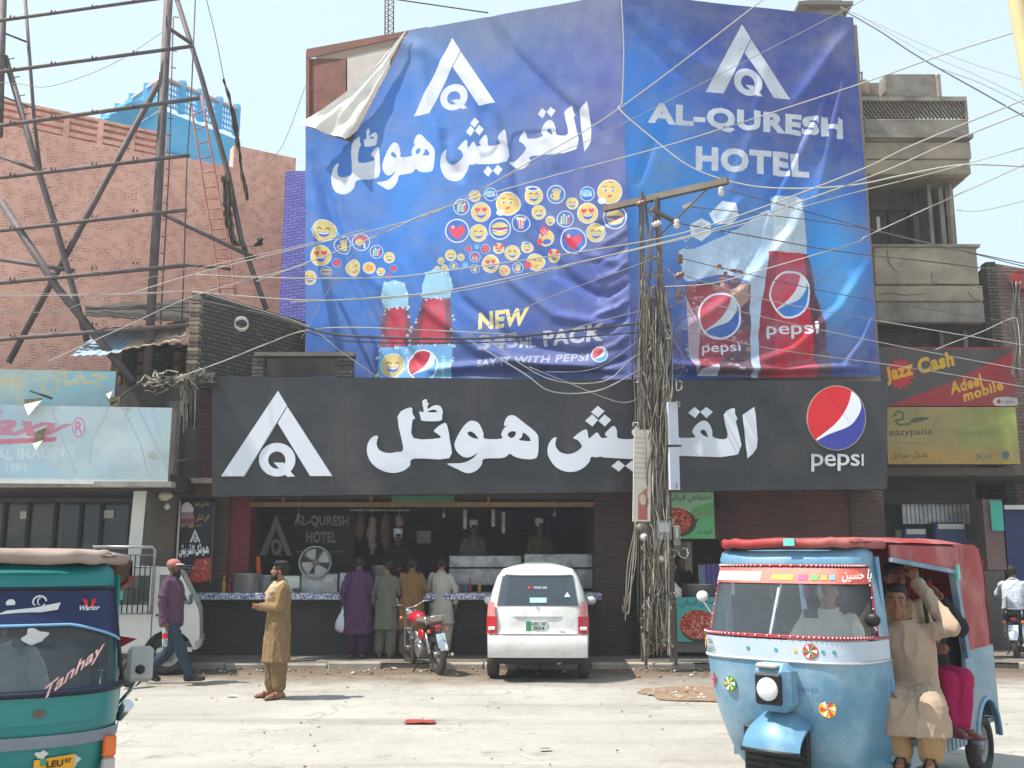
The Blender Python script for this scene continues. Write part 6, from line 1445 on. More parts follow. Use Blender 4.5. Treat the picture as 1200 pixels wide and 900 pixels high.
# ------------------------------------------------------------------ kitchen: sign, stoves, fan, pots
M_tin = mat('dented_tin', (176, 178, 180), .45, .55, var=.25, vs=4, bump=.35, bs=14, dirt=(96, 84, 76), da=.75, ds=3)
M_alu = mat('aluminium', (190, 192, 196), .35, .8, var=.15, vs=6, bump=.2, dirt=(120, 112, 104), da=.5)
def paint_in(PN):
 P = PN.px; q = lambda x, y: (300+x/5.4545, 590+y/5.4545)
 H = homog(LSRC, [q(131, 70), q(20, 332), q(230, 332), q(131, 165)]); G = (196, 188, 178)
 for gg in LOGO: P.poly([[H(p) for p in l] for l in gg], G)
 P.poly([[H(p) for p in l] for l in LOGOQ], G); P.poly([[H(p) for p in l] for l in LOGOT], G)
 P.text('AL-QURESH', [q(243, 74), q(592, 80), q(592, 154), q(243, 152)], G, .035); P.text('HOTEL', [q(322, 178), q(514, 182), q(514, 252), q(322, 250)], G, .035); P.text('to dine      take away', [q(258, 298), q(568, 298), q(568, 318), q(258, 320)], G, 0)
flat_sign('kitchen_sign', 'dark kitchen signboard with grey lettering on the back wall behind the fan', (292, 682), (415, 682), (292, 596), 19.6, 19.6, 170, (26, 26, 30), paint_in, .05, M_dark, dirt=(40, 36, 36), da=.3)
def boxthing(name, label, cat, x0, y0, x1, y1, Y, dep, m, extra=None):
 p, q = at(x0, y1, Y), at(x1, y0, Y); t = thing0(name, label, cat, ((p.x+q.x)/2, Y+dep/2, p.z)); b = MB(); b.box((p.x, Y, p.z), (q.x, Y+dep, q.z), bev=.012); b.build('body', m, t)
 if extra: extra(t, p, q)
 rebase(t); return t
def stove_extra(t, p, q):
 n_ = max(1, int((q.x-p.x)/.45)); w_ = (q.x-p.x)/n_; h_ = q.z-p.z
 for k in range(n_):
  b = MB(); b.box((p.x+k*w_+.02, p.y-.012, p.z+.03), (p.x+(k+1)*w_-.02, p.y-.002, p.z+h_*.52), bev=.004); b.build('door_panel', M_tin, t)
 b = MB(); b.box((p.x-.01, p.y-.03, p.z+h_*.56), (q.x+.01, p.y-.002, p.z+h_*.62), bev=.004); b.build('rail', M_dkmetal, t)
boxthing('stove', 'long dented tin cooking counter in front of the chef, left of the white car', 'stove', 526, 651, 611, 686, 18.0, .7, M_tin, stove_extra)
boxthing('stove', 'soot streaked tin cooking counter behind the white car beside the brick pillar', 'stove', 614, 649, 698, 690, 18.0, .7, M_tin, stove_extra)
boxthing('fan_box', 'dented tin cooking box that carries the round fan', 'box', 352, 672, 396, 698, 17.45, .5, M_tin)
boxthing('tin_box', 'tin box on the counter between the fan and the man in purple', 'box', 397, 671, 424, 697, 17.5, .45, M_tin)
boxthing('white_box', 'plain white box on the counter right of the cooking pots', 'box', 328, 675, 351, 696, 17.4, .4, M_white)
def pot(label, px, py0, py1, w, Y, n='cooking_pot'):
 p = at(px, py1, Y); h = at(px, py0, Y).z-p.z; r_ = w/2*Y/FP; t = thing0(n, label, 'pot', p)
 b = MB(); b.lathe([(r_*.9, 0), (r_, .02), (r_, h-.02), (r_*1.06, h-.01), (r_*1.06, h), (r_*.96, h), (r_*.95, h*.4)], p, n=24); b.build('body', M_alu, t)
 b = MB(); 
 for s in (1, -1): b.tube([p+Vector((s*r_, -.03, h*.7)), p+Vector((s*(r_+.05), -.03, h*.72)), p+Vector((s*(r_+.05), .05, h*.72)), p+Vector((s*r_, .05, h*.7))], .009, 6)
 b.build('handle', M_alu, t); rebase(t)
pot('wide aluminium cooking pot on the counter behind the man in tan', 288, 672, 697, 30, 17.3)
pot('smaller aluminium pot beside the wide one under the orange cloth', 312, 674, 697, 22, 17.5)
pot('broad shallow aluminium cauldron on the food stall right of the pylon', 819, 684, 702, 36, 17.4, 'cauldron')
# round fan
fc = at(370, 659, 17.45); R_ = 19*17.45/FP
t = thing0('fan', 'round pedestal fan with four pale blades standing on the tin box', 'fan', at(370, 675, 17.45))
b = MB(); b.lathe([(R_*.92, -.05), (R_, -.03), (R_, .08), (R_*.93, .1), (R_*.9, .08), (R_*.9, -.04)], fc, (0, -1, 0), 28, cap=False); b.build('cage_rim', M_tin, t)
for k in range(4):
 a = k*pi/2+.5; b = MB(); P_ = []
 for i in range(6):
  rr = R_*(.16+.66*i/5); P_.append([fc+Vector((rr*cos(a+s_), .012*(j-2)*1.2, rr*sin(a+s_))) for j, s_ in enumerate((-.5, -.25, 0, .25, .5))])
 b.grid(P_); b.build('blade', mat('fan_blade', (196, 196, 194), .5, var=.1), t)
b = MB(); b.lathe([(.05, -.06), (.06, -.04), (.06, .03), (.02, .05)], fc, (0, -1, 0), 14); b.build('hub', M_grey, t)
b = MB()
for k in range(7): rr = R_*(.25+.11*k); b.tube([fc+Vector((rr*cos(a), -.075, rr*sin(a))) for a in np.linspace(0, 2*pi, 25)[:-1]], .0022, 4, closed=True)
for k in range(12): a = k*pi/6; b.tube([fc+Vector((.05*cos(a), -.075, .05*sin(a))), fc+Vector((R_*.95*cos(a), -.07, R_*.95*sin(a)))], .0024, 4)
b.build('wire_guard', M_alu, t)
b = MB(); b.beam(fc-Vector((0, 0, R_)), at(370, 672, 17.45)-Vector((0, 0, .02)), .16, .08, up=(0, 1, 0)); b.build('foot', M_tin, t); rebase(t)
# things hung up in the kitchen
M_meat = mat('dry_meat', (120, 88, 76), .7, var=.4, vs=9, bump=.5); M_meat2 = mat('pale_fat', (156, 136, 122), .7, var=.3, vs=8, bump=.5)
for k, (x, y0, y1, w, m_, lab) in enumerate(((422, 604, 632, 10, M_meat, 'leftmost hanging side of meat in the dark kitchen'), (436, 606, 650, 9, M_meat2, 'paler hanging joint beside the leftmost side of meat'), (452, 603, 646, 10, M_meat, 'third hanging joint of meat, left of the chef in the white hat'), (468, 604, 618, 8, M_meat2, 'short hanging piece of meat above the white chef hat'))):
 Y = 18.9; p0, p1 = at(x, y0, Y), at(x, y1, Y); r_ = w/2*Y/FP; b = MB(); t = thing0('hanging_meat', lab, 'meat', p0)
 b.tube([p0.lerp(p1, i/8)+Vector((.012*sin(i+k), 0, 0)) for i in range(9)], [r_*(.5+.7*sin(.3+i*.33)+.6*noise.noise((i*.9, k*3, 1))) for i in range(9)], 10); b.build('joint', m_, t)
 b = MB(); b.tube([p0, p0+Vector((0, 0, .22))], .008, 5); b.build('hook', M_steel, t); rebase(t)
b = MB(); b.beam(at(410, 598, 18.9), at(480, 598, 18.9), .03, .03); tag(b.build('hanging_rail', M_steel), 'steel rail in the kitchen that carries the hanging meat', 'rail')
b = MB(); b.tube([at(304, y, 17.6)+Vector((.02*sin(y), 0, 0)) for y in (652, 658, 664, 672, 681)], [.03, .05, .04, .05, .02], 9); tag(b.build('orange_cloth', mat('orange_cloth', (206, 92, 40), .8, var=.2)), 'orange cloth hanging above the cooking pots behind the man in tan', 'cloth')
boxthing('pale_box', 'pale battered box hanging on the dark kitchen wall right of the chef hat', 'box', 488, 622, 505, 637, 19.2, .2, M_conc)
for k, (x, y0, y1) in enumerate(((543, 597, 620), (576, 597, 617), (588, 600, 625))): o = pb(x, y0, x+4, y1, 18.8, 18.85).build('steel_hanger', M_steel); tag(o, ('leftmost', 'middle', 'rightmost')[k]+' bright steel strap hanging in the kitchen over the tin counters', 'hanger')
boxthing('blue_cabinet', 'dark blue cabinet high on the back wall of the kitchen', 'cabinet', 575, 598, 690, 622, 20.5, .5, mat('dark_blue', (40, 52, 74), .6))
# food stall at the right of the pylon
boxthing('food_stall', 'low stall counter with turquoise banner, cauldron and towels behind the pylon', 'stall', 790, 703, 856, 765, 17.1, .7, M_grey)
M_tow = [mat('purple_towel', (104, 92, 150), .95, var=.15, vs=8, bump=.6), mat('pink_towel', (196, 160, 168), .95, var=.15, vs=8, bump=.6), mat('pale_towel', (150, 170, 186), .95, var=.15, bump=.6)]
for (x0, x1, y0, y1, m_, lab) in ((826, 843, 661, 700, M_tow[0], 'purple towel hanging over the food stall'), (844, 860, 664, 697, M_tow[1], 'pink towel hanging beside the purple one'), (819, 826, 662, 690, M_tow[2], 'narrow pale blue towel left of the purple one')):
 p, q = at(x0, y1, 17.5), at(x1, y0, 17.5); b = MB(); P_ = [[Vector((p.x+(q.x-p.x)*i/14, 17.5+.03*sin(i*1.4)*(1-.5*j/8), q.z+(p.z-q.z)*j/8)) for i in range(15)] for j in range(9)]
 b.grid(P_); b.grid([[v+Vector((0, .015, 0)) for v in r] for r in P_], flip=True); tag(b.build('towel', m_), lab, 'towel')
b = MB(); b.tube([at(815, 661, 17.52), at(866, 661, 17.52)], .008, 5); tag(b.build('clothes_line', M_cd), 'line carrying the towels over the food stall', 'line')
b = MB(); p = at(791, 702, 17.2); b.lathe([(.09, 0), (.12, .03), (.12, .16), (.08, .2), (.03, .26), (.02, .28)], p, n=16); tag(b.build('white_jug', M_white), 'small white covered jug at the left end of the food stall', 'jug')
boxthing('red_generator', 'small red machine with grey side standing in shade behind the pylon', 'machine', 752, 705, 789, 764, 17.0, .45, mat('dull_red', (120, 44, 40), .6, var=.3, dirt=(60, 50, 48)), lambda t, p, q: pb(768, 722, 780, 760, 16.95, 16.99).build('vent', M_grey, t))
t = thing0('cloth_screen', 'pale cloth screen hanging in the doorway behind the pylon', 'cloth', at(797, 690, 18.2)); b = MB(); p, q = at(782, 700, 18.3), at(811, 635, 18.3)
b.grid([[Vector((p.x+(q.x-p.x)*i/12, 18.3+.05*sin(i*1.1+j*.4), q.z+(p.z-q.z)*j/8)) for i in range(13)] for j in range(9)]); b.build('cloth', mat('pale_screen', (176, 170, 156), .9), t); rebase(t)
for x, y in ((737, 498),): pass
b = MB(); c_ = at(846, 592, 17.3); b.lathe([(.09, 0), (.09, .06), (.05, .08)], c_, (0, -1, 0), 16); tag(b.build('wall_speaker', M_dkmetal), 'round dark fitting on the red brick wall right of the green poster', 'fitting')
# ------------------------------------------------------------------ small clutter on the counter and street
def lathed(name, label, cat, px, py, Y, prof, m, k=1.0):
 p = at(px, py, Y); b = MB(); b.lathe([(r*k, h*k) for r, h in prof], (0, 0, 0), n=16); o = b.build(name, m); o.location = p; return tag(o, label, cat)
ZC = at(600, 696, 17.2)
BOT = [(.03, 0), (.034, .01), (.034, .14), (.014, .19), (.013, .24), (.017, .245), (.017, .26), (0, .262)]
BWL = [(.03, 0), (.05, .01), (.085, .07), (.09, .075), (.08, .068), (.04, .015), (0, .013)]
M_cl = [mat('oil_yellow', (170, 130, 50), .3), mat('sauce_red', (140, 40, 36), .4), mat('steel_bowl', (170, 172, 176), .3, .8), mat('plate_blue', (150, 170, 190), .4)]
def onc(px, Y=17.25): return proj((X(px, Y, 696), Y, 1.152))
for px, prof, m, nm, lab, c_, k in ((262, BOT, M_cl[0], 'oil_bottle', 'yellow oil bottle at the left end of the kitchen counter', 'bottle', 1.1), (268, BOT, M_cl[1], 'sauce_bottle', 'small red sauce bottle beside the yellow oil bottle', 'bottle', .8),
 (347, BWL, M_cl[2], 'bowl', 'steel bowl on the counter just left of the fan box', 'bowl', 1), (430, BWL, M_cl[2], 'bowl', 'steel bowl on the counter between purple and green customers', 'bowl', .9), (536, BWL, M_cl[2], 'bowl', 'wide steel bowl on the counter right of the off-white customer', 'bowl', 1.3), (551, BOT, M_cl[1], 'sauce_bottle', 'red sauce bottle near the wide steel bowl', 'bottle', .9), (562, BOT, M_cl[0], 'oil_bottle', 'yellow oil bottle beside the white car roof', 'bottle', .9)):
 q = onc(px); lathed(nm, lab, c_, q[0], q[1], 17.25, prof, m, k)
for i, (px, n_) in enumerate(((545, 7), (427, 5))):
 t = thing('plate_stack', ('stack of pale plates on the counter near the red sauce bottle', 'low stack of pale plates on the counter beside the tin box')[i], 'plates', (X(px, 17.45, 696), 17.45, 1.151))
 for k in range(n_): b = MB(); b.lathe([(.06, .0), (.11, .012), (.112, .016), (.05, .006)], (0, 0, .016*k), n=18); b.build('plate', M_cl[3], t)
lathed('flour_tin', 'round tin drum standing behind the counter under the hanging meat', 'tin', 446, 690, 18.1, [(.16, 0), (.16, .4), (.165, .41), (.15, .42), (0, .42)], M_tin)
for k, (px, y0) in enumerate(((350, 601), (520, 600), (650, 599))):
 p = at(px, y0, 18.4); b = MB(); b.tube([p+Vector((0, 0, .5)), p], .005, 5); b.lathe([(.012, 0), (.03, -.04), (.035, -.07), (.02, -.10), (0, -.105)], p, n=12); tag(b.build('dead_bulb', mat('bulb_glass', (190, 186, 176), .2)), ('unlit bulb hanging over the kitchen signboard', 'unlit bulb hanging left of the steel straps', 'unlit bulb hanging in front of the blue cabinet')[k], 'bulb')
# cracks and a broken edge on the lower balcony
M_crk = mat('crack_dark', (74, 68, 62), .95)
for pts in ([(1040, 294), (1041, 306), (1046, 314), (1052, 319)], [(1092, 318), (1092, 330), (1100, 333), (1128, 334), (1154, 338)], [(1030, 345), (1042, 343), (1060, 346), (1084, 344)], [(1135, 342), (1140, 350), (1150, 352)]):
 b = MB(); b.tube([at(x, y, 19.262 if y > 334 else 19.292) for x, y in pts], .006, 4); b.build('crack', M_crk, bb).data.transform(bb.matrix_basis.inverted())
b = MB(); rp = random.Random(21)
for k in range(12):
 x, y = rp.uniform(-5.5, 6.5), rp.choice([rp.uniform(15.2, 16.0), rp.uniform(9, 15)]); s = rp.uniform(.02, .07); M = Matrix.Translation((x, y, .03)) @ Matrix.Rotation(rp.random()*6, 4, 'Z') @ Matrix.Rotation(rp.uniform(-.3, .3), 4, 'X')
 b.grid([[M @ Vector((s*(i-1), s*.7*(j-1), .012*rp.random())) for j in range(3)] for i in range(3)], rp.choice([0, 0, 1]))
tag(b.build('litter', [mat('paper_scrap', (190, 184, 172), .8), mat('brown_scrap', (110, 90, 70), .9)]), 'scattered paper scraps and wrappers along the road', 'litter', kind='stuff')
# ------------------------------------------------------------------ people
def voxmesh(mb, vox, smooth=4, fold=0, seed=0, adapt=0):
 me = bpy.data.meshes.new('tmp'); me.from_pydata([tuple(p) for p in mb.v], [], mb.f); o = bpy.data.objects.new('tmp', me); COL.objects.link(o)
 r = o.modifiers.new('r', 'REMESH'); r.mode = 'VOXEL'; r.voxel_size = vox; r.adaptivity = adapt
 if smooth: s = o.modifiers.new('s', 'SMOOTH'); s.factor = .5; s.iterations = smooth
 dg = bpy.context.evaluated_depsgraph_get(); out = bpy.data.meshes.new_from_object(o.evaluated_get(dg)); bpy.data.objects.remove(o); bpy.data.meshes.remove(me)
 if fold:
  n = len(out.vertices); co = np.empty(n*3, np.float32); out.vertices.foreach_get('co', co); no = np.empty(n*3, np.float32); out.vertices.foreach_get('normal', no)
  co = co.reshape(-1, 3); no = no.reshape(-1, 3); N_ = noise.noise; d = np.array([1.1*(1-2*abs(N_((x*9, y*9+seed, z*2.0))))**3+.4*(1-2*abs(N_((x*13+z*6, y*13-z*5, z*8+seed))))**4+.22*N_((x*24, y*24, z*10+seed))-.5 for x, y, z in co.tolist()], np.float32)
  co += no*((d+.35)*fold)[:, None]; out.vertices.foreach_set('co', co.ravel())
 out.polygons.foreach_set('use_smooth', [True]*len(out.polygons)); out.update(); return out
def cap(b, a, c, ra, rc, n=12):
 b.ball(a, ra, n); b.ball(c, rc, n); b.tube([a, c], [ra, rc], n); return b
def limb(b, pts, rs):
 for (p, q), (r, s) in zip(zip(pts, pts[1:]), zip(rs, rs[1:])): cap(b, p, q, r, s)
def loft(b, rings, n=24):
 """closed volume through ellipses (x, y, z, rx, ry)"""
 vs = []; fs = []
 for (x, y, z, rx, ry) in rings:
  for k in range(n): t = 2*pi*k/n; vs.append((x+rx*cos(t), y+ry*sin(t), z))
 m = len(rings)
 for i in range(m-1):
  for k in range(n): fs.append((i*n+k, i*n+(k+1) % n, (i+1)*n+(k+1) % n, (i+1)*n+k))
 fs.append(tuple(range(n))[::-1]); fs.append(tuple((m-1)*n+k for k in range(n))); b.add(vs, fs)
J0 = dict(pelvis=(0, .0, .93), waist=(0, .0, 1.06), chest=(0, .005, 1.27), neck=(0, .015, 1.45), head=(0, -.005, 1.595), sl=(.175, .01, 1.40), sr=(-.175, .01, 1.40), el=(.225, .03, 1.13), er=(-.225, .03, 1.13),
  wl=(.235, -.04, .89), wr=(-.235, -.04, .89), hl=(.09, 0, .91), hr=(-.09, 0, .91), kl=(.10, -.015, .50), kr=(-.10, -.015, .50), al=(.10, .03, .09), ar=(-.10, .03, .09), tl=(.125, -.14, .03), tr=(-.125, -.14, .03))
def person(label, pos, rz, pose={}, skin=(150, 104, 80), hair=(26, 22, 20), outfit=(), yaw=0, pitch=0, vox=.010, H=1.70, hands=(None, None), beard=0, mous=0, group=None, cat='person', hk=1.0, curl=(.5, .5), extra=None, parent=None, hairlen=0, hairy=1):
 t = thing('person', label, cat, pos, rz, group); k = H/1.70
 J = {n: Vector(pose.get(n, p))*k for n, p in J0.items()}; seed = rnd.random()*20
 Mh = Matrix.Rotation(yaw, 3, 'Z') @ Matrix.Rotation(pitch, 3, 'X'); hc = J['head']; S = k*hk
 hp = lambda x, y, z: hc+Mh @ Vector((x, y, z))*S
 M_skin = mat('skin_%d_%d_%d' % skin, skin, .5, var=.07, vs=14, bump=.08, bs=120, spec=.35, sss=.08)
 b = MB()
 loft(b, [(*J['pelvis']-Vector((0, 0, .09)), .12*k, .09*k), (*J['pelvis'], .14*k, .105*k), (*J['waist'], .135*k, .10*k), (*J['chest'], .16*k, .115*k), (*(J['chest'].lerp(J['neck'], .5)), .135*k, .085*k), (*(J['neck']-Vector((0, 0, .02))), .07*k, .06*k)])
 cap(b, J['neck']-Vector((0, 0, .03)), hc-Vector((0, -.01, .05)), .056*k, .05*k)
 b.ball(hp(0, .012, .022), (.076*S, .095*S, .092*S), 20, M=Mh); b.ball(hp(0, -.028, -.045), (.056*S, .062*S, .072*S), 18, M=Mh); b.ball(hp(0, -.052, -.095), (.028*S, .03*S, .024*S), 10, M=Mh)
 limb(b, [hp(0, -.083, .012), hp(0, -.102, -.022), hp(0, -.095, -.03)], [.009*S, .014*S, .012*S]); b.ball(hp(.012, -.09, -.033), .009*S, 8); b.ball(hp(-.012, -.09, -.033), .009*S, 8)
 limb(b, [hp(-.04, -.07, .028), hp(0, -.083, .026), hp(.04, -.07, .028)], [.012*S, .012*S, .012*S])
 for s in (1, -1): b.ball(hp(s*.038, -.062, -.022), (.022*S, .018*S, .022*S), 10); b.ball(hp(s*.077, .012, -.008), (.008*S, .018*S, .03*S), 8, M=Mh)
 limb(b, [hp(-.018, -.082, -.058), hp(0, -.089, -.056), hp(.018, -.082, -.058)], [.006*S, .0085*S, .006*S]); limb(b, [hp(-.014, -.081, -.069), hp(0, -.087, -.070), hp(.014, -.081, -.069)], [.006*S, .008*S, .006*S])
 for s, (sh, e_, w_) in ((0, ('sl', 'el', 'wl')), (1, ('sr', 'er', 'wr'))):
  limb(b, [J[sh].lerp(J['neck'], .1)-Vector((0, 0, .022)), J[e_], J[w_]], [.040*k, .038*k, .027*k])
  d = (J[w_]-J[e_]).normalized(); hd = hands[s] or {}
  d = Vector(hd.get('dir', d)).normalized(); pn = Vector(hd.get('palm', (-.9 if s == 0 else .9, -.1, 0))); pn = (pn-d*pn.dot(d)).normalized(); ac = d.cross(pn)
  if ac.dot(Vector((0, -1, 0))) < 0: ac = -ac           # thumb side towards the front
  if 'thumb' in hd and ac.dot(Vector(hd['thumb'])) < 0: ac = -ac
  w0 = J[w_]; cu = curl[s]; pc = w0+d*.05*k; Mp = Matrix((ac, d, pn)).transposed()
  b.ball(pc, (.040*k, .052*k, .016*k), 12, M=Mp); cap(b, w0, w0+d*.03*k, .026*k, .024*k, 8)
  for f, (off, L, r_) in enumerate(((.030, .072, .0095), (.010, .080, .0098), (-.011, .075, .0094), (-.031, .060, .0084))):
   q = w0+d*(.088-.004*abs(f-1))*k+ac*off*k; dd = (d+ac*off*2.2).normalized(); pts = [q-d*.03*k, q]
   for j in range(3):
    a = cu*(.55+.25*f*.3)*(j+.6); v = dd*cos(a)+pn*sin(a); q = q+v*L*k*(.42, .32, .26)[j]; pts.append(q)
   limb(b, pts, [r_*k, r_*k, r_*k*.95, r_*k*.88, r_*k*.78])
  q = w0+d*.030*k+ac*.030*k; v1 = (ac*.75+d*.75+pn*.25).normalized(); v2 = (ac*.25+d*.95+pn*(.3+cu*.5)).normalized(); q2 = q+v1*.036*k; limb(b, [w0+d*.02*k+ac*.012*k, q, q2, q2+v2*.030*k], [.013*k, .0125*k, .0105*k, .009*k])
 for h_, k_, a_, t_ in (('hl', 'kl', 'al', 'tl'), ('hr', 'kr', 'ar', 'tr')):
  limb(b, [J[h_], J[k_], J[a_]], [.074*k, .052*k, .036*k]); mid = J[k_].lerp(J[a_], .3); cap(b, J[k_].lerp(J[a_], .12), mid, .052*k, .052*k)
  dv = (J[t_]-J[a_]); dv.normalize(); hl = J[a_]-Vector((dv.x, dv.y, 0))*.045*k; hl.z = J[a_].z-.05*k if abs(dv.z) < .75 else J[a_].z
  cap(b, J[a_], hl, .036*k, .03*k); cap(b, hl, J[t_], .03*k, .028*k); cap(b, J[a_], J[t_], .034*k, .024*k)
 me = voxmesh(b, vox, 2); me.materials.append(M_skin); o = bpy.data.objects.new('body', me); COL.objects.link(o); o.parent = t
 if hk:   # eyes and brows
  me_ = MB(); 
  for s in (1, -1):
   e = MB(); e.ball(hp(s*.031, -.0765, .006), (.012*S, .0075*S, .006*S), 12, 0, Mh); e.ball(hp(s*.031, -.0835, .006), (.006*S, .004*S, .0062*S), 10, 1, Mh); e.build('eye', [mat('eye_white', (176, 166, 156), .3, bump=0), mat('eye_dark', (28, 20, 18), .2, bump=0)], t)
   me_ = MB(); me_.tube([hp(s*.014, -.090, .026), hp(s*.032, -.089, .033), hp(s*.050, -.076, .027)], [.003*S, .0042*S, .002*S], 6); me_.build('eyebrow', mat('hair_%d_%d_%d' % hair, hair, .6, var=.3, vs=40, bump=.5, bs=150), t)
 M_hair = mat('hair_%d_%d_%d' % hair, hair, .6, var=.3, vs=40, bump=.5, bs=150)
 if hairy:
  b = MB(); b.ball(hp(0, .026, .040), (.082*S, .096*S, .088*S), 18, M=Mh); b.ball(hp(0, .050, .008), (.074*S, .066*S, .062*S), 14, M=Mh); b.ball(hp(0, -.035, .085), (.058*S, .05*S, .030*S), 12, M=Mh)
  for s in (1, -1): b.ball(hp(s*.068, .0, .03), (.014*S, .03*S, .036*S), 8, M=Mh)
  if hairlen:
   for q in range(26): a = q*2.4; z = .05+.06*((q*.37) % 1); b.ball(hp(.07*cos(a), .02+.075*sin(a) if sin(a) > -.7 else -.045, z), .026*S, 8)
  me = voxmesh(b, max(vox*.8, .006), 1, .006 if not hairlen else .012, seed); me.materials.append(M_hair); o = bpy.data.objects.new('hair', me); COL.objects.link(o); o.parent = t
 if beard:
  b = MB(); b.ball(hp(0, -.045, -.085), (.056*S, .058*S, .05*S), 12, M=Mh); b.ball(hp(0, -.062, -.118), (.034*S, .035*S, .035*S), 10)
  for s in (1, -1): limb(b, [hp(s*.068, -.008, -.02), hp(s*.06, -.035, -.07), hp(s*.02, -.08, -.1)], [.012*S, .018*S, .014*S])
  limb(b, [hp(-.03, -.086, -.05), hp(0, -.095, -.044), hp(.03, -.086, -.05)], [.006*S, .008*S, .006*S])
  me = voxmesh(b, max(vox*.8, .006), 1, .006, seed+3); me.materials.append(M_hair); o = bpy.data.objects.new('beard', me); COL.objects.link(o); o.parent = t
 elif mous:
  b = MB(); b.tube([hp(-.028, -.088, -.052), hp(0, -.097, -.046), hp(.028, -.088, -.052)], [.003*S, .007*S, .003*S], 8); b.build('moustache', M_hair, t)
 def garment(name, fn, m, fold=.018, v=None, sm=4):
  b = MB(); fn(b); me = voxmesh(b, v or max(vox*1.15, .009), sm, fold, seed+len(name)); me.materials.append(m); o = bpy.data.objects.new(name, me); COL.objects.link(o); o.parent = t; return o
 sit = (J['kl'].z > J['hl'].z-.25)
 for g_ in outfit:
  kind, col = g_[0], g_[1]; opt = g_[2] if len(g_) > 2 else {}
  m = mat('cloth_%d_%d_%d' % col, col, .85, var=.10, vs=5, bump=.25, bs=220, spec=.2, dirt=opt.get('dirt'), da=.3)
  if kind in ('kameez', 'shirt'):
   hem = opt.get('hem', .52 if kind == 'kameez' else .84)*k; fl = opt.get('flare', 1.0)
   def f(b):
    P_ = J['pelvis']; W_ = J['waist']; C_ = J['chest']; N_ = J['neck']
    rings = []
    if not sit:
     if kind == 'kameez': rings += [(P_.x, P_.y+.0, hem, .225*k*fl, .165*k*fl), (P_.x, P_.y, hem+.15*k, .215*k*fl, .155*k*fl)]
     else: rings += [(P_.x, P_.y, hem, .185*k, .14*k)]
    rings += [(*P_, .195*k*(fl if kind == 'kameez' else .95), .15*k), (*W_, .175*k, .14*k), (*C_, .192*k, .142*k), (*(C_.lerp(N_, .5)), .182*k, .115*k), (*(C_.lerp(N_, .72)), .155*k, .095*k), (*(C_.lerp(N_, .88)), .10*k, .08*k), (N_.x, N_.y, N_.z+.012*k, .068*k, .065*k)]
    loft(b, rings)
    sl = opt.get('sleeve', 1.0)
    for s, e_, w_ in (('sl', 'el', 'wl'), ('sr', 'er', 'wr')):
     wv = J[e_].lerp(J[w_], .92*sl if sl <= 1 else .92); sh_ = J[s].lerp(J['neck'], .10)-Vector((0, 0, .018)); limb(b, [sh_, sh_.lerp(J[e_], .25), J[e_], wv], [.056*k, .060*k, .055*k, .046*k])
    if sit and kind == 'kameez':
     for h_, k_, a_ in (('hl', 'kl', 'al'), ('hr', 'kr', 'ar')): limb(b, [J[h_], J[k_]+Vector((0, 0, .012)), J[k_].lerp(J[a_], opt.get('drop', .25))], [.125*k, .108*k, .10*k])
     q = (J['kl']+J['kr'])/2; limb(b, [(J['hl']+J['hr'])/2, q], [.11*k, .09*k]); dr = opt.get('drop', .25)*.65; hw = abs(J['kl'].x-J['kr'].x)/2+.12; loft(b, [(q.x, q.y+.0, q.z-dr, hw+.005, .115), (q.x, q.y, q.z-dr*.4, hw+.01, .11), (q.x, q.y+.02, q.z+.05, hw-.03, .09)])
   garment(kind, f, m, opt.get('fold', .019))
   b = MB(); N_ = J['neck']; b.tube([N_+Vector((.064*k*cos(a), .062*k*sin(a), .018*k+.012*k*sin(a))) for a in np.linspace(0, 2*pi, 21)[:-1]], .013*k, 7, closed=True); b.build('collar', m, t)
  elif kind in ('shalwar', 'trousers'):
   w = ((.105, .09, .078) if sit else (.115, .105, .082)) if kind == 'shalwar' else (.10, .075, .062)
   def f(b):
    for h_, k_, a_ in (('hl', 'kl', 'al'), ('hr', 'kr', 'ar')): limb(b, [J[h_], J[k_], J[k_].lerp(J[a_], opt.get('len', .9))], [w[0]*k, w[1]*k, w[2]*k])
    loft(b, [(*(J['pelvis']-Vector((0, 0, .1))), .15*k, .12*k), (*(J['pelvis']+Vector((0, 0, .06))), .16*k, .125*k)])
   garment(kind, f, m, opt.get('fold', .019))
  elif kind in ('shoes', 'sandals'):
   for a_, t_ in (('al', 'tl'), ('ar', 'tr')):
    A, T = J[a_], J[t_]; dv = (T-A); dv.z = 0
    dv = dv.normalized() if dv.length > .02 else Vector((0, -1, 0)); slope = (T-(A-Vector((0, 0, .06)))); hl = A-dv*.05*k-Vector((0, 0, .062*k)); tt_ = T-Vector((0, 0, .008))+dv*.02
    b = MB(); b.beam(hl-dv*.01, tt_+dv*.02, .085*k, .018, bev=.006)
    if kind == 'shoes':
     b2 = MB(); cap(b2, hl+Vector((0, 0, .04)), tt_+Vector((0, 0, .02)), .043*k, .036*k, 10); cap(b2, A, hl+Vector((0, 0, .04)), .044*k, .042*k); me = voxmesh(b2, .012, 3); me.materials.append(m); o = bpy.data.objects.new('shoe', me); COL.objects.link(o); o.parent = t; b.build('sole', M_black, o)
    else:
     o = b.build('sandal', m, t); mid = hl.lerp(tt_, .6); sd = dv.cross(Vector((0, 0, 1)))*.045*k; b2 = MB(); b2.tube([mid-sd, mid-sd*.5+Vector((0, 0, .055)), mid+sd*.5+Vector((0, 0, .055)), mid+sd], .010, 6); b2.build('strap', m, o)
  elif kind == 'cap':
   b = MB(); b.ball(hp(0, .012, .052), (.086*S, .104*S, .072*S), 18, M=Mh)
   me = voxmesh(b, .008, 2); me.materials.append(m); o = bpy.data.objects.new('cap', me); COL.objects.link(o); o.parent = t
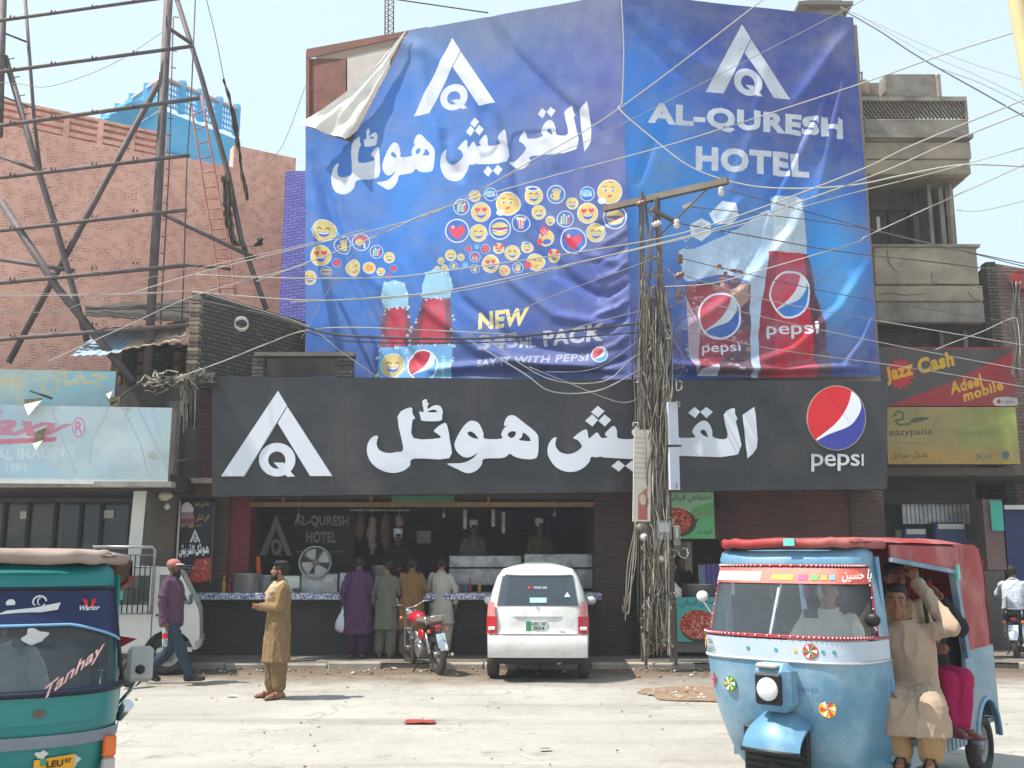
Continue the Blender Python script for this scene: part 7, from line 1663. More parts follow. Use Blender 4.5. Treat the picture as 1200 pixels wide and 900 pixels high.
   b = MB(); P_ = [[hp(.07*cos(a), .012-.10*s_*sin(a)-.07*(s_ > .5)*sin(a), .045-.012*s_) for a in np.linspace(.25, pi-.25, 11)] for s_ in (.85, 1.0)]; P_[0] = [hp(.075*cos(a), .012-.085*sin(a), .05) for a in np.linspace(.2, pi-.2, 11)]; P_[1] = [hp(.068*cos(a), .0-.16*sin(a), .036) for a in np.linspace(.2, pi-.2, 11)]
   b.grid(P_); b.grid([[p+Vector((0, 0, .008)) for p in r] for r in P_], flip=True); b.build('peak', mat('cap_peak', (206, 196, 190), .8), o)
  elif kind == 'chef_hat':
   b = MB(); b.lathe([(.080*S, -.02), (.083*S, .05), (.086*S, .055), (.092*S, .13), (.085*S, .15), (.03*S, .155)], hp(0, .01, .05), Mh @ Vector((0, 0, 1)), 18); b.build('chef_hat', m, t)
  elif kind == 'scarf':
   b = MB(); N_ = J['neck']
   for q in range(4): b.tube([N_+Vector(((.078+.016*q)*k*cos(a), (.075+.018*q)*k*sin(a)-.012*q, (-.006-.022*q+.018*sin(a*2+q)+.03*(-sin(a) < 0)*0)*k-.02*q*(1 if sin(a) < 0 else .3))) for a in np.linspace(0, 2*pi, 25)[:-1]], (.024+.004*sin(q))*k, 8, closed=True)
   limb(b, [N_+Vector((.05, -.13, -.09))*k, N_+Vector((.06, -.155, -.2))*k, N_+Vector((.05, -.15, -.30))*k], [.035*k, .04*k, .03*k]); b2 = b
   me = voxmesh(b2, .01, 2, .01, seed); me.materials.append(m); o = bpy.data.objects.new('scarf', me); COL.objects.link(o); o.parent = t
  elif kind == 'headscarf':
   b = MB(); b.ball(hp(0, .02, .02), (.098*S, .112*S, .118*S), 18, M=Mh); limb(b, [hp(0, .03, -.05), J['neck']+Vector((0, .03, 0)), J['chest']+Vector((0, .06, .1))], [.09*S, .11*k, .13*k]); limb(b, [J['sl'], J['neck'], J['sr']], [.085*k, .09*k, .085*k])
   me = voxmesh(b, .012, 3, .012, seed); me.materials.append(m); o = bpy.data.objects.new('headscarf', me); COL.objects.link(o); o.parent = t
 if extra: extra(t, J, hp)
 return t
BACK = dict(wl=(.20, -.13, .98), el=(.24, .0, 1.15), wr=(-.20, -.13, .98), er=(-.24, .0, 1.15))
gp = lambda x, y, z=.1: gnd(x, y, z)
# man in tan, hands clasped
person('bearded man in tan kameez and woven scarf standing alone on the road, hands clasped', gnd(322, 819, .015), R(-66),
 dict(el=(.21, -.03, 1.14), wl=(.035, -.25, 1.15), er=(-.21, -.03, 1.14), wr=(-.045, -.25, 1.14), al=(.09, .05, .09), tl=(.13, -.12, .03), ar=(-.12, -.02, .09), tr=(-.16, -.19, .03), kl=(.10, .0, .5), kr=(-.11, -.02, .5)),
 (146, 100, 76), outfit=(('kameez', (128, 103, 72), dict(hem=.46, flare=1.05, fold=.013)), ('shalwar', (120, 97, 68), dict(len=.78)), ('sandals', (96, 76, 60)), ('scarf', (170, 152, 120))), beard=1, hairlen=1, yaw=R(-20), pitch=R(-6), vox=.0065, H=1.66,
 hands=(dict(dir=(-.8, -.5, .1), palm=(-.4, .3, -.8), thumb=(0, 0, 1)), dict(dir=(.8, -.5, -.05), palm=(.3, .4, .8), thumb=(0, 0, 1))), curl=(1.0, 1.0))
# man walking to the right with a bottle
wk = gnd(196, 802, .015)
def bottle(t, J, hp):
 w = J['wr']+Vector((0, -.01, -.07)); b = MB(); b.lathe([(.0, .03), (.014, .03), (.014, 0), (.018, -.02), (.036, -.06), (.038, -.10)], w, (0, .05, 1), 14, 0); b.lathe([(.038, -.10), (.034, -.13), (.038, -.16), (.038, -.25), (.03, -.262)], w, (0, .05, 1), 14, 0)
 b.lathe([(.0385, -.085), (.0385, -.15)], w, (0, .05, 1), 14, 1, cap=False)
 o = b.build('soft_drink_bottle', [mat('clear_bottle', (190, 200, 206), .08, bump=0, trans=.6, alpha=.8), mat('bottle_label', (196, 40, 44), .5)]); o.matrix_world = Matrix.Translation(t.location) @ Matrix.Rotation(t.rotation_euler.z, 4, 'Z')
 tag(o, 'clear plastic drink bottle with red label held by the walking man', 'bottle')
person('bearded man in pink cap, purple shirt and jeans walking to the right with a bottle', wk, R(84),
 dict(pelvis=(0, 0, .90), hl=(.09, 0, .88), hr=(-.09, 0, .88), kr=(-.10, -.20, .50), ar=(-.10, -.36, .13), tr=(-.10, -.53, .09), kl=(.10, .03, .47), al=(.10, .33, .15), tl=(.10, .20, .045), wr=(-.24, -.02, .86), er=(-.235, .05, 1.12), wl=(.22, .02, .88), el=(.225, .10, 1.13)),
 (96, 66, 52), outfit=(('shirt', (84, 58, 78), dict(hem=.80)), ('trousers', (48, 60, 76), dict(len=.98, fold=.014)), ('shoes', (52, 48, 48)), ('cap', (172, 106, 100))), beard=1, yaw=R(-6), vox=.008, H=1.69, curl=(.8, 1.3), extra=bottle, hairy=0)
# four men at the counter, seen from behind
def bag(t, J, hp):
 w = J['wl']+Vector((.0, -.005, -.09)); b = MB(); n_ = 20; vs = []
 for i, (z, r_) in enumerate(((0, .012), (-.05, .022), (-.10, .05), (-.17, .095), (-.26, .125), (-.33, .12), (-.38, .08), (-.395, .03))):
  vs.append([w+Vector((r_*cos(a)*(1+.14*sin(a*5+i)), r_*.75*sin(a)*(1+.12*cos(a*4+i*2)), z+.01*sin(a*3))) for a in np.linspace(0, 2*pi, n_+1)[:-1]])
 b.grid(vs, closeu=True); b.tube([w+Vector((0, 0, .03)), w], .016, 8); o = b.build('carrier_bag', mat('bag_plastic', (214, 218, 226), .35, bump=.2, bs=20, trans=.15)); o.matrix_world = Matrix.Translation(t.location) @ Matrix.Rotation(t.rotation_euler.z, 4, 'Z')
 tag(o, 'white plastic carrier bag held by the man in purple at the counter', 'bag')
person('man in long purple kameez at the kitchen counter, back turned, holding a white bag', gp(418, 771), R(180), dict(wl=(.27, -.03, .92), el=(.25, .05, 1.15), **{k: v for k, v in BACK.items() if k in ('wr', 'er')}), (120, 84, 66),
 outfit=(('kameez', (78, 50, 82), dict(hem=.40, flare=1.1)), ('shalwar', (60, 34, 60)), ('sandals', (70, 60, 56))), H=1.65, vox=.011, curl=(1.2, .5), extra=bag)
person('man in grey green kameez at the counter, face turned to the left', gp(452, 771), R(165), dict(wl=(.25, -.02, .94), el=(.25, .05, 1.16), wr=(-.12, -.28, 1.12), er=(-.23, -.06, 1.14), head=(.02, -.03, 1.59), kl=(.11, -.06, .5), al=(.12, .0, .09), tl=(.16, -.14, .03)), (140, 100, 78),
 outfit=(('kameez', (98, 100, 86), dict(hem=.50)), ('shalwar', (94, 96, 84)), ('sandals', (60, 54, 50))), H=1.58, vox=.011, yaw=R(72), mous=1)
person('man in mustard brown kameez at the counter, back turned, between green and off-white', gp(481, 771), R(180), dict(BACK, head=(0, -.07, 1.57), neck=(0, -.02, 1.44), wl=(.14, -.28, 1.10), wr=(-.12, -.28, 1.10), kr=(-.12, -.05, .5)), (130, 92, 72),
 outfit=(('kameez', (120, 90, 58), dict(hem=.48, flare=1.05)), ('shalwar', (112, 84, 56)), ('sandals', (60, 54, 50))), H=1.64, vox=.011, pitch=R(8))
person('man in off-white kameez at the counter behind the red motorcycle', gp(516, 769), R(176), dict(wl=(.18, -.2, 1.05), el=(.24, -.02, 1.15), wr=(-.27, .0, .92), er=(-.26, .03, 1.15)), (140, 98, 78),
 outfit=(('kameez', (176, 168, 158), dict(hem=.56)), ('shalwar', (170, 164, 156)), ('shoes', (90, 80, 72))), H=1.63, vox=.011, pitch=R(6))
# kitchen staff
for x0, x1, Y, z_ in ((440, 500, 18.5, 617), (530, 590, 19.3, 607), (602, 670, 19.3, 605)):
 zz = at(500, z_, Y).z-.13-1.66; b = MB(); b.box((X(x0, Y), Y-.3, .1), (X(x1, Y), Y+.4, zz-.004)); tag(b.build('cook_platform', M_conc_d), {440: 'low platform under the cook in the bright white hat', 530: 'raised platform behind the left tin counter', 602: 'raised platform behind the right tin counter'}[x0], 'platform')
for (px, py_t, Y, lab, shirt, fc_) in ((466, 617, 18.5, 'cook with a bright white hat between the customers at the counter', (44, 42, 44), 0), (555, 607, 19.3, 'cook in grey shirt and white hat behind the left tin counter', (112, 106, 98), 0), (632, 605, 19.3, 'cook in olive shirt and tilted white hat behind the right tin counter', (112, 102, 74), 20)):
 zt6 = at(px, py_t, Y).z-.13-1.66; person(lab, Vector((at(px, 640, Y).x, Y, zt6)), R(fc_), dict(wl=(.12, -.3, 1.05), el=(.24, -.08, 1.12), wr=(-.12, -.3, 1.05), er=(-.24, -.08, 1.12)), (116, 82, 66),
 outfit=(('shirt', shirt, dict(hem=.8)), ('trousers', (60, 58, 60)), ('chef_hat', (206, 210, 222))), H=1.66, vox=.013, yaw=R(15), pitch=R(6), mous=1, hairy=1)
person('dark clothed man standing in the shade behind the pylon at the food stall', Vector((at(797, 655, 17.95).x, 17.95, .1)), R(15), dict(wl=(.12, -.25, 1.05), el=(.23, -.05, 1.12)), (104, 74, 60), outfit=(('shirt', (40, 38, 42)), ('trousers', (52, 52, 58))), H=1.66, vox=.013, yaw=R(20))
# ------------------------------------------------------------------ vehicles
M_tyre = mat('tyre_rubber', (40, 39, 40), .85, var=.2, bump=.3, bs=80, dirt=(110, 100, 88), da=.5); M_rim = mat('wheel_rim', (150, 150, 150), .4, .6, var=.15, dirt=(90, 80, 70)); M_chrome = mat('chrome', (200, 200, 204), .15, 1, bump=0, var=.05)
M_blk = mat('black_plastic', (28, 28, 30), .45, bump=.1); M_wglass = mat('windscreen_glass', (140, 152, 160), .02, bump=0, spec=.6, alpha=.10, var=.3); M_dglass = mat('dark_glass', (58, 68, 76), .04, bump=0, spec=.9, alpha=.86, var=0)  # pale tint of the windscreen glass stands in for reflected light
M_lamp = mat('lamp_lens', (226, 226, 224), .08, bump=.4, bs=120, coat=.6); M_redl = mat('red_lens', (176, 24, 30), .12, bump=.3, bs=150, coat=.6); M_orl = mat('orange_lens', (220, 104, 40), .15, bump=.2, coat=.5)
def wheel(parent, c, r, w, axis=(1, 0, 0), spoked=False, name='wheel'):
 c = Vector(c); ax = Vector(axis).normalized(); t = bpy.data.objects.new(name, None); COL.objects.link(t); t.parent = parent; t.location = c
 b = MB(); b.lathe([(r*.66, -w*.5), (r*.9, -w*.5), (r*.985, -w*.32), (r, 0), (r*.985, w*.32), (r*.9, w*.5), (r*.66, w*.5), (r*.62, w*.3), (r*.62, -w*.3), (r*.66, -w*.5)], (0, 0, 0), ax, 32, cap=False); b.build('tyre', M_tyre, t)
 b = MB()
 if spoked:
  b.lathe([(r*.66, -w*.35), (r*.70, -w*.4), (r*.70, w*.4), (r*.66, w*.35), (r*.64, 0), (r*.66, -w*.35)], (0, 0, 0), ax, 30, cap=False); b.lathe([(.03, -w*.7), (.045, -w*.5), (.045, w*.5), (.03, w*.7)], (0, 0, 0), ax, 14)
  x = ax.cross(Vector((0, 0, 1))).normalized(); y = ax.cross(x)
  for k in range(18): a = k*pi/9; a2 = a+(.5 if k % 2 else -.5); b.tube([(x*cos(a2)+y*sin(a2))*.04+ax*w*.4*(1 if k % 2 else -1), (x*cos(a)+y*sin(a))*r*.67], .0028, 4)
 else:
  b.lathe([(r*.64, -w*.42), (r*.62, w*.30), (r*.52, w*.26), (r*.46, w*.10), (r*.28, w*.12), (r*.24, w*.26), (r*.12, w*.30), (.001, w*.30)], (0, 0, 0), ax, 30)
  x = ax.cross(Vector((0, 0, 1))).normalized(); y = ax.cross(x)
  for k in range(8): a = k*pi/4; q = (x*cos(a)+y*sin(a)); b.ball(q*r*.19+ax*w*.30, r*.03, 6)
 b.build('rim', M_rim, t); return t
def bowl(P, k=1): return P
def rickshaw(name, label, F, phi, sc, col, col2, opt):
 t = thing(name, label, 'rickshaw', (F[0], F[1], .015), -phi); t.scale = sc if isinstance(sc, tuple) else (sc,)*3
 M_b = mat(name+'_paint'+str(col[0]), col, .42, .1, var=.16, vs=2.2, bump=.16, bs=5, dirt=opt['dirt'], da=.65, ds=2.2, coat=.15); M_b2 = mat(name+'_trim'+str(col2), col2, .6, var=.15, vs=4, bump=.35, bs=25, dirt=(190, 170, 160), da=.4)
 lv = [(.26, .42, .06), (.34, .46, -.04), (.48, .51, -.13), (.65, .555, -.20), (.84, .59, -.25), (1.05, .61, -.275), (1.175, .615, -.27)]
 ys = lambda z: YS_+.12*min(1, max(0, (1.25-z)/.9))
 gl = [(1.20, .615, -.265), (1.31, .60, -.215), (1.45, .58, -.14), (1.60, .558, -.06), (1.66, .55, -.02)]
 yb = .20; YS_ = .235
 def pt(z, w, f, a, off=0):
  s_, c_ = sin(a), cos(a); x = (w+off)*math.copysign(abs(s_)**.62, s_); y = yb-(yb-f+off)*max(c_, 0)**.62; return Vector((x, y, z))
 A = np.linspace(-pi/2, pi/2, 45)
 def band(levels, m, nm, a0=-pi/2, a1=pi/2, n=45, off=0, th=.012, side=True):
  AA = np.linspace(a0, a1, n); b = MB(); P_ = []
  for z, w, f in levels:
   row = [pt(z, w, f, a, off) for a in AA]
   if side: row = [Vector((row[0].x, YS_, z))]+row+[Vector((max(row[-1].x, .60 if z < 1.2 else 0), ys(z), z))]
   P_.append(row)
  b.grid(P_); 
  if th: b.grid([[p+Vector((-p.x*.02, th, 0)) for p in r] for r in P_], flip=True)
  return b.build(nm, m, t)
 fl = [(z, w, f) for z, w, f in crom(lv, 3, False)]
 band(fl, M_b, 'front_body')
 if not opt.get('rear'):
  pass
 # white stripe and trim line
 band([(z, w, f) for z, w, f in crom(lv[5:], 4, False)], mat('stripe_'+str(col[0]), opt['stripe'], .35, .1, var=.1, coat=.4, dirt=opt['dirt'], da=.3), 'stripe', off=.004, th=0)
 for z0, m_, r_ in opt['lines']:
  w, f = np.interp(z0, [l[0] for l in lv+gl], [l[1] for l in lv+gl]), np.interp(z0, [l[0] for l in lv+gl], [l[2] for l in lv+gl]); b = MB(); b.tube([Vector((-w-.006, YS_, z0))]+[pt(z0, w, f, a, .006) for a in A]+[Vector((w+.006, ys(z0), z0))], r_, 6); b.build('trim_line', m_, t)
 # windscreen with frame
 ag = R(82); band(gl, M_wglass, 'windscreen', -ag, ag, 33, -.004, .004, False)
 fr = [pt(*gl[0], a, .006) for a in np.linspace(-ag, ag, 25)]+[pt(z, w, f, ag, .006) for z, w, f in gl[1:-1]]+[pt(*gl[-1], a, .006) for a in np.linspace(ag, -ag, 25)]+[pt(z, w, f, -ag, .006) for z, w, f in gl[-2:0:-1]]
 b = MB(); b.tube(fr, .009, 6, closed=True); b.build('windscreen_seal', opt['seal'], t)
 if opt.get('beads'):
  b = MB(); FR = crom([tuple(p) for p in fr], 2)
  for k, p in enumerate(FR): 
   if k % 1 == 0: b.ball(Vector(p)+Vector((0, -.014, 0)), .0065, 5)
  b.build('bead_trim', mat('bead_white', (226, 210, 206), .4), t)['kind'] = 'stuff'
 for s in (1, -1):
  b = MB(); P_ = [[pt(z, w, f, s*a) for a in np.linspace(ag, pi/2, 5)]+[Vector((s*w, YS_, z))] for z, w, f in [lv[-1]]+gl+[(1.72, .555, -.02)]]
  b.grid(P_, flip=s > 0); b.grid([[p-Vector((s*.02, 0, 0)) for p in r] for r in P_], flip=s < 0); b.build('corner_pillar', M_b, t)
  b = MB(); b.beam((s*.61, ys(.3), .28), (s*.565, YS_, 1.72), .035, .03); b.build('door_post', M_b, t)
 b = MB(); b.beam(pt(1.20, .615, -.265, 0)+Vector((0, .03, 0)), pt(1.66, .55, -.02, 0)+Vector((0, .03, 0)), .018, .018); b.build('windscreen_bar', opt.get('bar', M_chrome), t)
 # brow and roof
 br = [(1.66, .552, -.025), (1.70, .556, -.03), (1.745, .55, .0), (1.775, .52, .06), (1.79, .46, .12)]
 band(br, M_b, 'brow', th=0)
 b = MB(); b.add([Vector((x, y, 1.79+.03*(1-(x/.5)**2))) for y in (.1, YS_) for x in np.linspace(-.5, .5, 9)], [(i, i+1, i+10, i+9) for i in range(8)], 0, True); b.build('roof_skin', M_b, t)
 b = MB(); rr = [pt(1.80, .51, -.03, a, .0)+Vector((0, 0, .02-.012*abs(sin(a*5)))) for a in np.linspace(-R(86), R(86), 31)]; b.tube([Vector((-.50, .15, 1.80))]+rr+[Vector((.60, .3, 1.80))], [.03]+[.034+.006*noise.noise((i*.6, 0, 3)) for i in range(31)]+[.03], 10); b.build('rolled_hood', M_b2, t)
 if opt.get('star'):
  b = MB(); b.beam(pt(1.82, .53, -.06, .02), pt(1.82, .53, -.06, .10), .03, .05); b.build('hood_patch', mat('mint_patch', (110, 200, 190), .6, var=.2), t)
 # rexine canopy over the passengers, wrapping down the back
 ye = 2.50; prof = [(.02, 1.835), (.5, 1.86), (1.2, 1.865), (1.9, 1.86), (2.25, 1.83), (2.40, 1.76), (2.46, 1.62), (2.49, 1.35), (2.50, 1.02)]
 P_ = []
 for i, (y, z) in enumerate(crom(prof, 3, False)):
  row = []
  for j, x in enumerate((np.linspace(-.64, .64, 21)*(.80+.20*min(1, max(0, y-.0)/.45)))):
   d_ = .045*(abs(x)/.64)**6; row.append(Vector((x, y-(.04*(abs(x)/.64)**6 if z < 1.8 else 0), z-(d_ if z > 1.8 else 0)+.008*noise.noise((x*5, y*4, 2)))))
  P_.append(row)
 b = MB(); b.grid(P_, flip=True); b.grid([[p+Vector((0, -.012 if p.z < 1.75 else 0, -.012)) for p in r] for r in P_])
 for s in (1, -1):
  # valance over the door and closed side at the back
  P2 = []
  for i, y in enumerate(np.linspace(.30, 1.66, 16)): P2.append([Vector((s*(.645+.01*sin(i*.9)), y, zz)) for zz in (1.80-.0*i, 1.75-.004*i, 1.71-.007*i)])
  b.grid(P2, flip=s < 0); b.grid([[p-Vector((s*.012, 0, 0)) for p in r] for r in P2], flip=s > 0)
  P2 = []
  for i, y in enumerate(np.linspace(1.66, 2.46, 11)): P2.append([Vector((s*(.645+.014*noise.noise((y*3, zz*3, s)))-s*.02*max(0, y-2.3)*5, y+(.10*(1.7-zz) if i == 0 else 0), zz)) for zz in np.linspace(1.82-.0*i-(max(0, y-2.2)*.5), 1.0, 12)])
  b.grid(P2, flip=s < 0); b.grid([[p-Vector((s*.014, 0, 0)) for p in r] for r in P2], flip=s > 0)
 b.build('canopy', M_b2, t)
 for s in (1, -1):
  b = MB(); b.beam((s*.645, .30, 1.70), (s*.645, 1.64, 1.605), .03, .03); b.build('canopy_rail', opt['rail'], t)
  b = MB(); b.beam((s*.63, 1.64, 1.63), (s*.64, 1.78, .95), .05, .06); b.build('rear_post', opt['rail'], t)
  b = MB(); b.beam((s*.645, 1.645, 1.66), (s*.645, 1.66, 1.54), .055, .065); b.build('post_cap', mat('mint_cap', (110, 190, 176), .5), t)
  # rear lower side with wheel arch
  arc = [(2.2+.30*cos(a), .28+.32*sin(a)) for a in np.linspace(0, pi, 13)]
  out = [(1.70, .42), (1.78, 1.0), (2.52, 1.0), (2.54, .40)]
  loop = [Vector((s*.635, y, z)) for y, z in [(1.70, .42), (1.78, 1.0), (2.52, 1.0), (2.54, .42), (2.5, .40)]+arc]
  b = MB(); b.prism([loop], (-s*.03, 0, 0)); b.build('rear_side', opt['lower'], t)
  b = MB(); b.tube([Vector((s*.645, y, z)) for y, z in arc], .018, 6); b.build('wheel_arch', M_b, t)
  b = MB(); b.box((s*.50, .50, .30), (s*.62, 1.72, .44), bev=.01)
  for k in range(9): b.box((s*.62, .9+k*.09, .315), (s*.628, .93+k*.09, .425))
  b.build('side_sill', opt['lower'], t)
  wheel(t, (s*.56, 2.20, .235), .235, .10, (s, 0, 0))
 b = MB(); b.box((-.6, 2.51, .42), (.6, 2.535, 1.0)); b.box((-.60, .3, .38), (.60, 2.5, .42)); b.build('floor_pan', opt['lower'], t)
 b = MB(); b.box((-.58, 1.15, .42), (.58, 1.95, .70), bev=.02); b.box((-.56, 1.12, .70), (.56, 1.9, .80), bev=.03); b.box((-.56, 1.85, .8), (.56, 2.0, 1.25), bev=.04); b.box((-.45, .42, .42), (.45, .72, .68)); b.box((-.42, .40, .68), (.42, .75, .77), bev=.03); b.build('seat', mat('seat_rexine', (50, 44, 46), .6, bump=.2), t)
 # guard frame beside the driver's partition
 for p, q in (((.60, .98, 1.68), (.60, 1.22, .62)), ((.60, .78, 1.14), (.60, 1.09, 1.14)), ((.60, .80, .93), (.60, 1.14, .93)), ((-.6, .98, 1.68), (-.6, 1.22, .6))): b = MB(); b.tube([p, q], .016, 7); b.build('guard_rail', M_blk, t)
 b = MB(); b.tube([(0, .16, 1.02), (0, .02, .9), (0, -.05, .4)], .018, 6); b.tube([(-.30, .26, 1.05), (-.12, .18, 1.06), (0, .16, 1.02), (.12, .18, 1.06), (.30, .26, 1.05)], .014, 7); b.build('handlebar', M_blk, t)
 # nose: front wheel, fender, headlamp
 wheel(t, (0, -.10, .225), .225, .09, (1, 0, 0))
 b = MB(); P_ = []
 for a in np.linspace(R(4), R(130), 17): P_.append([Vector((x+.05, -.13-(.33-.05*(abs(x)/.2)**2)*cos(a), .47+(.27-.10*(abs(x)/.2)**2)*sin(a))) for x in np.linspace(-.20, .20, 11)])
 b.grid(P_); b.grid([[p-Vector((0, -.004, .012)) for p in r] for r in P_], flip=True); b.build('front_fender', M_b, t)
 b = MB(); b.tube([P_[0][k]+Vector((0, 0, -.004)) for k in range(11)], .014, 6); b.build('fender_edge', M_blk, t)
 b = MB(); b.box((-.23, -.24, .28), (.23, -.19, .60), bev=.01)
 for k in range(7): b.box((-.21, -.252, .31+k*.04), (.21, -.242, .33+k*.04))
 b.build('radiator_grille', M_blk, t)
 b = MB(); b.tube([(-.07, -.30, .56), (-.07, -.12, .22)], .022, 8); b.tube([(.07, -.30, .56), (.07, -.12, .22)], .022, 8); b.build('fork', M_blk, t)
 if opt.get('lamp'):
  b = MB(); b.box((-.07, -.40, .72), (.19, -.20, 1.03), bev=.05); b.build('lamp_housing', M_b, t)
  b = MB(); b.box((-.035, -.43, .77), (.155, -.40, .97), bev=.03); b.build('headlight_bezel', M_blk, t)
  b = MB(); b.lathe([(.075, 0), (.072, .012), (.05, .026), (.001, .034)], (.06, -.43, .87), (0, -1, 0), 22); b.build('headlight', M_lamp, t)
  b = MB(); b.box((-.03, -.42, 1.0), (.12, -.34, 1.03), bev=.012); b.build('lamp_cap', mat('pale_cap2', (190, 186, 180), .5), t)
 def decal(a, z, shp, m, off=.010, nm='decal', rr=1):
  w, f = np.interp(z, [l[0] for l in lv+gl], [l[1] for l in lv+gl]), np.interp(z, [l[0] for l in lv+gl], [l[2] for l in lv+gl])
  p0 = pt(z, w, f, a, off); p1 = pt(z, w, f, a+.03, off); u = (p1-p0).normalized(); b = MB()
  L = [[p0+u*x*rr+Vector((0, 0, y*rr)) for x, y in l] for l in shp]; n = u.cross(Vector((0, 0, 1)))
  b.prism(L, -n*.004 if n.y < 0 else n*.004, back=False); return b.build(nm, m, t)
 def dtext(st, a, z, w_, h_, m, sh=0, rise=0):
  v, tr, asp = textmesh(st, .02, sh); p = lambda q: (q[0]-.5)*w_
  w, f = np.interp(z, [l[0] for l in lv+gl], [l[1] for l in lv+gl]), np.interp(z, [l[0] for l in lv+gl], [l[2] for l in lv+gl]); b = MB(); vs = []
  p0 = pt(z, w, f, a, .012); p1 = pt(z, w, f, a+.03, .012); u = (p1-p0).normalized()
  for q in v: x = (q[0]-.5)*w_; y = (q[1]-.5)*h_+rise*(q[0]-.5)*w_; zz = z+y; f2 = np.interp(zz, [l[0] for l in lv+gl], [l[2] for l in lv+gl]); vs.append(p0+u*x+Vector((0, f2-f, y)))
  b.add(vs, tr); return b.build('lettering', m, t)
 return t, pt, lv, gl, decal, dtext, ag
def mirror(t, base, head, r, m, shell, sq=False):
 b = MB(); base, head = Vector(base), Vector(head); b.tube([base, base.lerp(head, .5)+Vector((0, -.03, 0)), head], .009, 6); b.build('mirror_arm', M_chrome, t)
 b = MB()
 if sq: b.box(head-Vector((.062, .012, .02)), head+Vector((.062, .03, .16)), bev=.028)
 else: b.ball(head+Vector((0, 0, .03)), (r, .025, r*.8), 16)
 o = b.build('mirror', shell, t)
 if sq: b = MB(); b.lathe([(.024, 0), (.022, .006), (.008, .008)], head+Vector((0, -.013, .045)), (0, -1, 0), 12); b.build('mirror_joint', M_blk, o)
M_rexr = (150, 48, 50)
PHI = R(41); FR_ = (1.90, 7.0)
BL_ = dict(dirt=(170, 180, 186), stripe=(176, 190, 204), lines=[(1.19, mat('bead_red', (180, 50, 60), .5), .006), (1.04, mat('silver_line', (206, 206, 210), .35, .5), .010)], seal=mat('seal_red', (150, 44, 56), .5), beads=1, rail=mat('worn_blue', (96, 130, 156), .5, var=.3, dirt=(170, 170, 166), da=.6), lower=mat('worn_lower', (120, 150, 166), .5, .15, var=.25, vs=4, dirt=(170, 164, 156), da=.6), lamp=1, star=1)
rk, pt, lv, gl, decal, dtext, ag = rickshaw('auto_rickshaw', 'light blue three wheeled rickshaw with red canopy and painted flowers, carrying passengers', FR_, PHI, 1.0, (100, 146, 174), M_rexr, BL_)
# painted flowers, cross, number
def flower(a, z, r, cA, cB): 
 decal(a, z, [[(r*cos(x), r*sin(x)) for x in np.linspace(0, 2*pi, 21)[:-1]]], mat('flower_%d' % cA[0], cA, .5, bump=0))
 for k in range(6): an = k*pi/3; decal(a, z, [[(r*(.1*cos(an+1.57)), r*.1*sin(an+1.57)), (r*.9*cos(an-.25), r*.9*sin(an-.25)), (r*.9*cos(an+.25), r*.9*sin(an+.25))]], mat('petal_%d' % (cB if k % 2 else (226, 226, 220))[1], cB if k % 2 else (226, 226, 220), .5, bump=0), .013)
flower(.30, 1.11, .05, (196, 60, 60), (70, 150, 90)); flower(-.36, .86, .052, (60, 130, 90), (206, 170, 50)); flower(.48, .75, .055, (214, 170, 40), (200, 60, 50)); flower(-1.1, 1.11, .04, (214, 170, 60), (200, 60, 50))
for a_, z_ in ((.15, 1.11), (.02, 1.11), (.45, 1.11), (.6, 1.11), (-.1, 1.11)): decal(a_, z_, [[(.012*cos(x), .012*sin(x)) for x in np.linspace(0, 2*pi, 9)[:-1]]], mat('dot_teal' if a_ != .15 else 'dot_gold', (60, 150, 150) if a_ != .15 else (214, 170, 60), .5, bump=0))
for l in ([(-.035, -.012), (.035, .008), (.035, .02), (-.035, 0)], [(-.008, -.055), (.006, -.055), (.01, .055), (-.006, .055)]): decal(-.74, .87, [l], mat('cross_red', (190, 50, 60), .5, bump=0))
dtext('2527', -.72, 1.08, .12, .038, mat('ink_teal', (60, 90, 96), .6, bump=0)); dtext('YSL', -.72, 1.135, .08, .03, mat('ink_teal', (60, 90, 96), .6, bump=0))
dtext('C Q F S Z', .25, .86, .14, .03, mat('ink_faint', (70, 110, 136), .6, bump=0))
# sun strip on top of the windscreen
b = MB(); SL_ = [(z, float(np.interp(z, [l[0] for l in gl], [l[1] for l in gl])), float(np.interp(z, [l[0] for l in gl], [l[2] for l in gl]))) for z in (1.54, 1.60, 1.645)]
def stripband(levels, a0, a1, m, nm, off=.004, n=25): b = MB(); b.grid([[pt(z-(.035*(1-abs(a)/1.3)*0), w, f, a, off) for a in np.linspace(a0, a1, n)] for z, w, f in levels]); return b.build(nm, m, rk)
stripband(SL_, -ag+.02, ag-.02, mat('sunstrip_red', (206, 96, 84), .45, var=.25, vs=5), 'sun_strip')
stripband([(1.555, .565, -.084), (1.62, .555, -.047)], -1.1, -.1, mat('sunstrip_pale', (206, 196, 186), .45, var=.2), 'sun_strip_print', .007)
for k, c_ in enumerate(((190, 190, 60), (200, 70, 120), (90, 170, 80), (206, 150, 60), (90, 160, 190))): stripband([(1.565, .563, -.079), (1.60, .558, -.06)], -.02+k*.13, .07+k*.13, mat('sunstrip_c%d' % k, c_, .5), 'sun_strip_print', .008, 4)
o = dtext(ur('یا حسین'), 1.03, 1.595, .20, .085, mat('script_white', (226, 220, 214), .5, bump=0))
mirror(rk, (.60, .30, 1.13), (.61, .0, 1.28), .055, None, M_blk); mirror(rk, (-.60, .25, 1.2), (-.72, .12, 1.40), .05, None, M_ins)
b = MB(); b.box((.08, .12, 1.30), (.18, .13, 1.36)); b.tube([(.13, .1, 1.64), (.13, .12, 1.36)], .004, 4); b.build('inner_mirror', M_blk, rk)
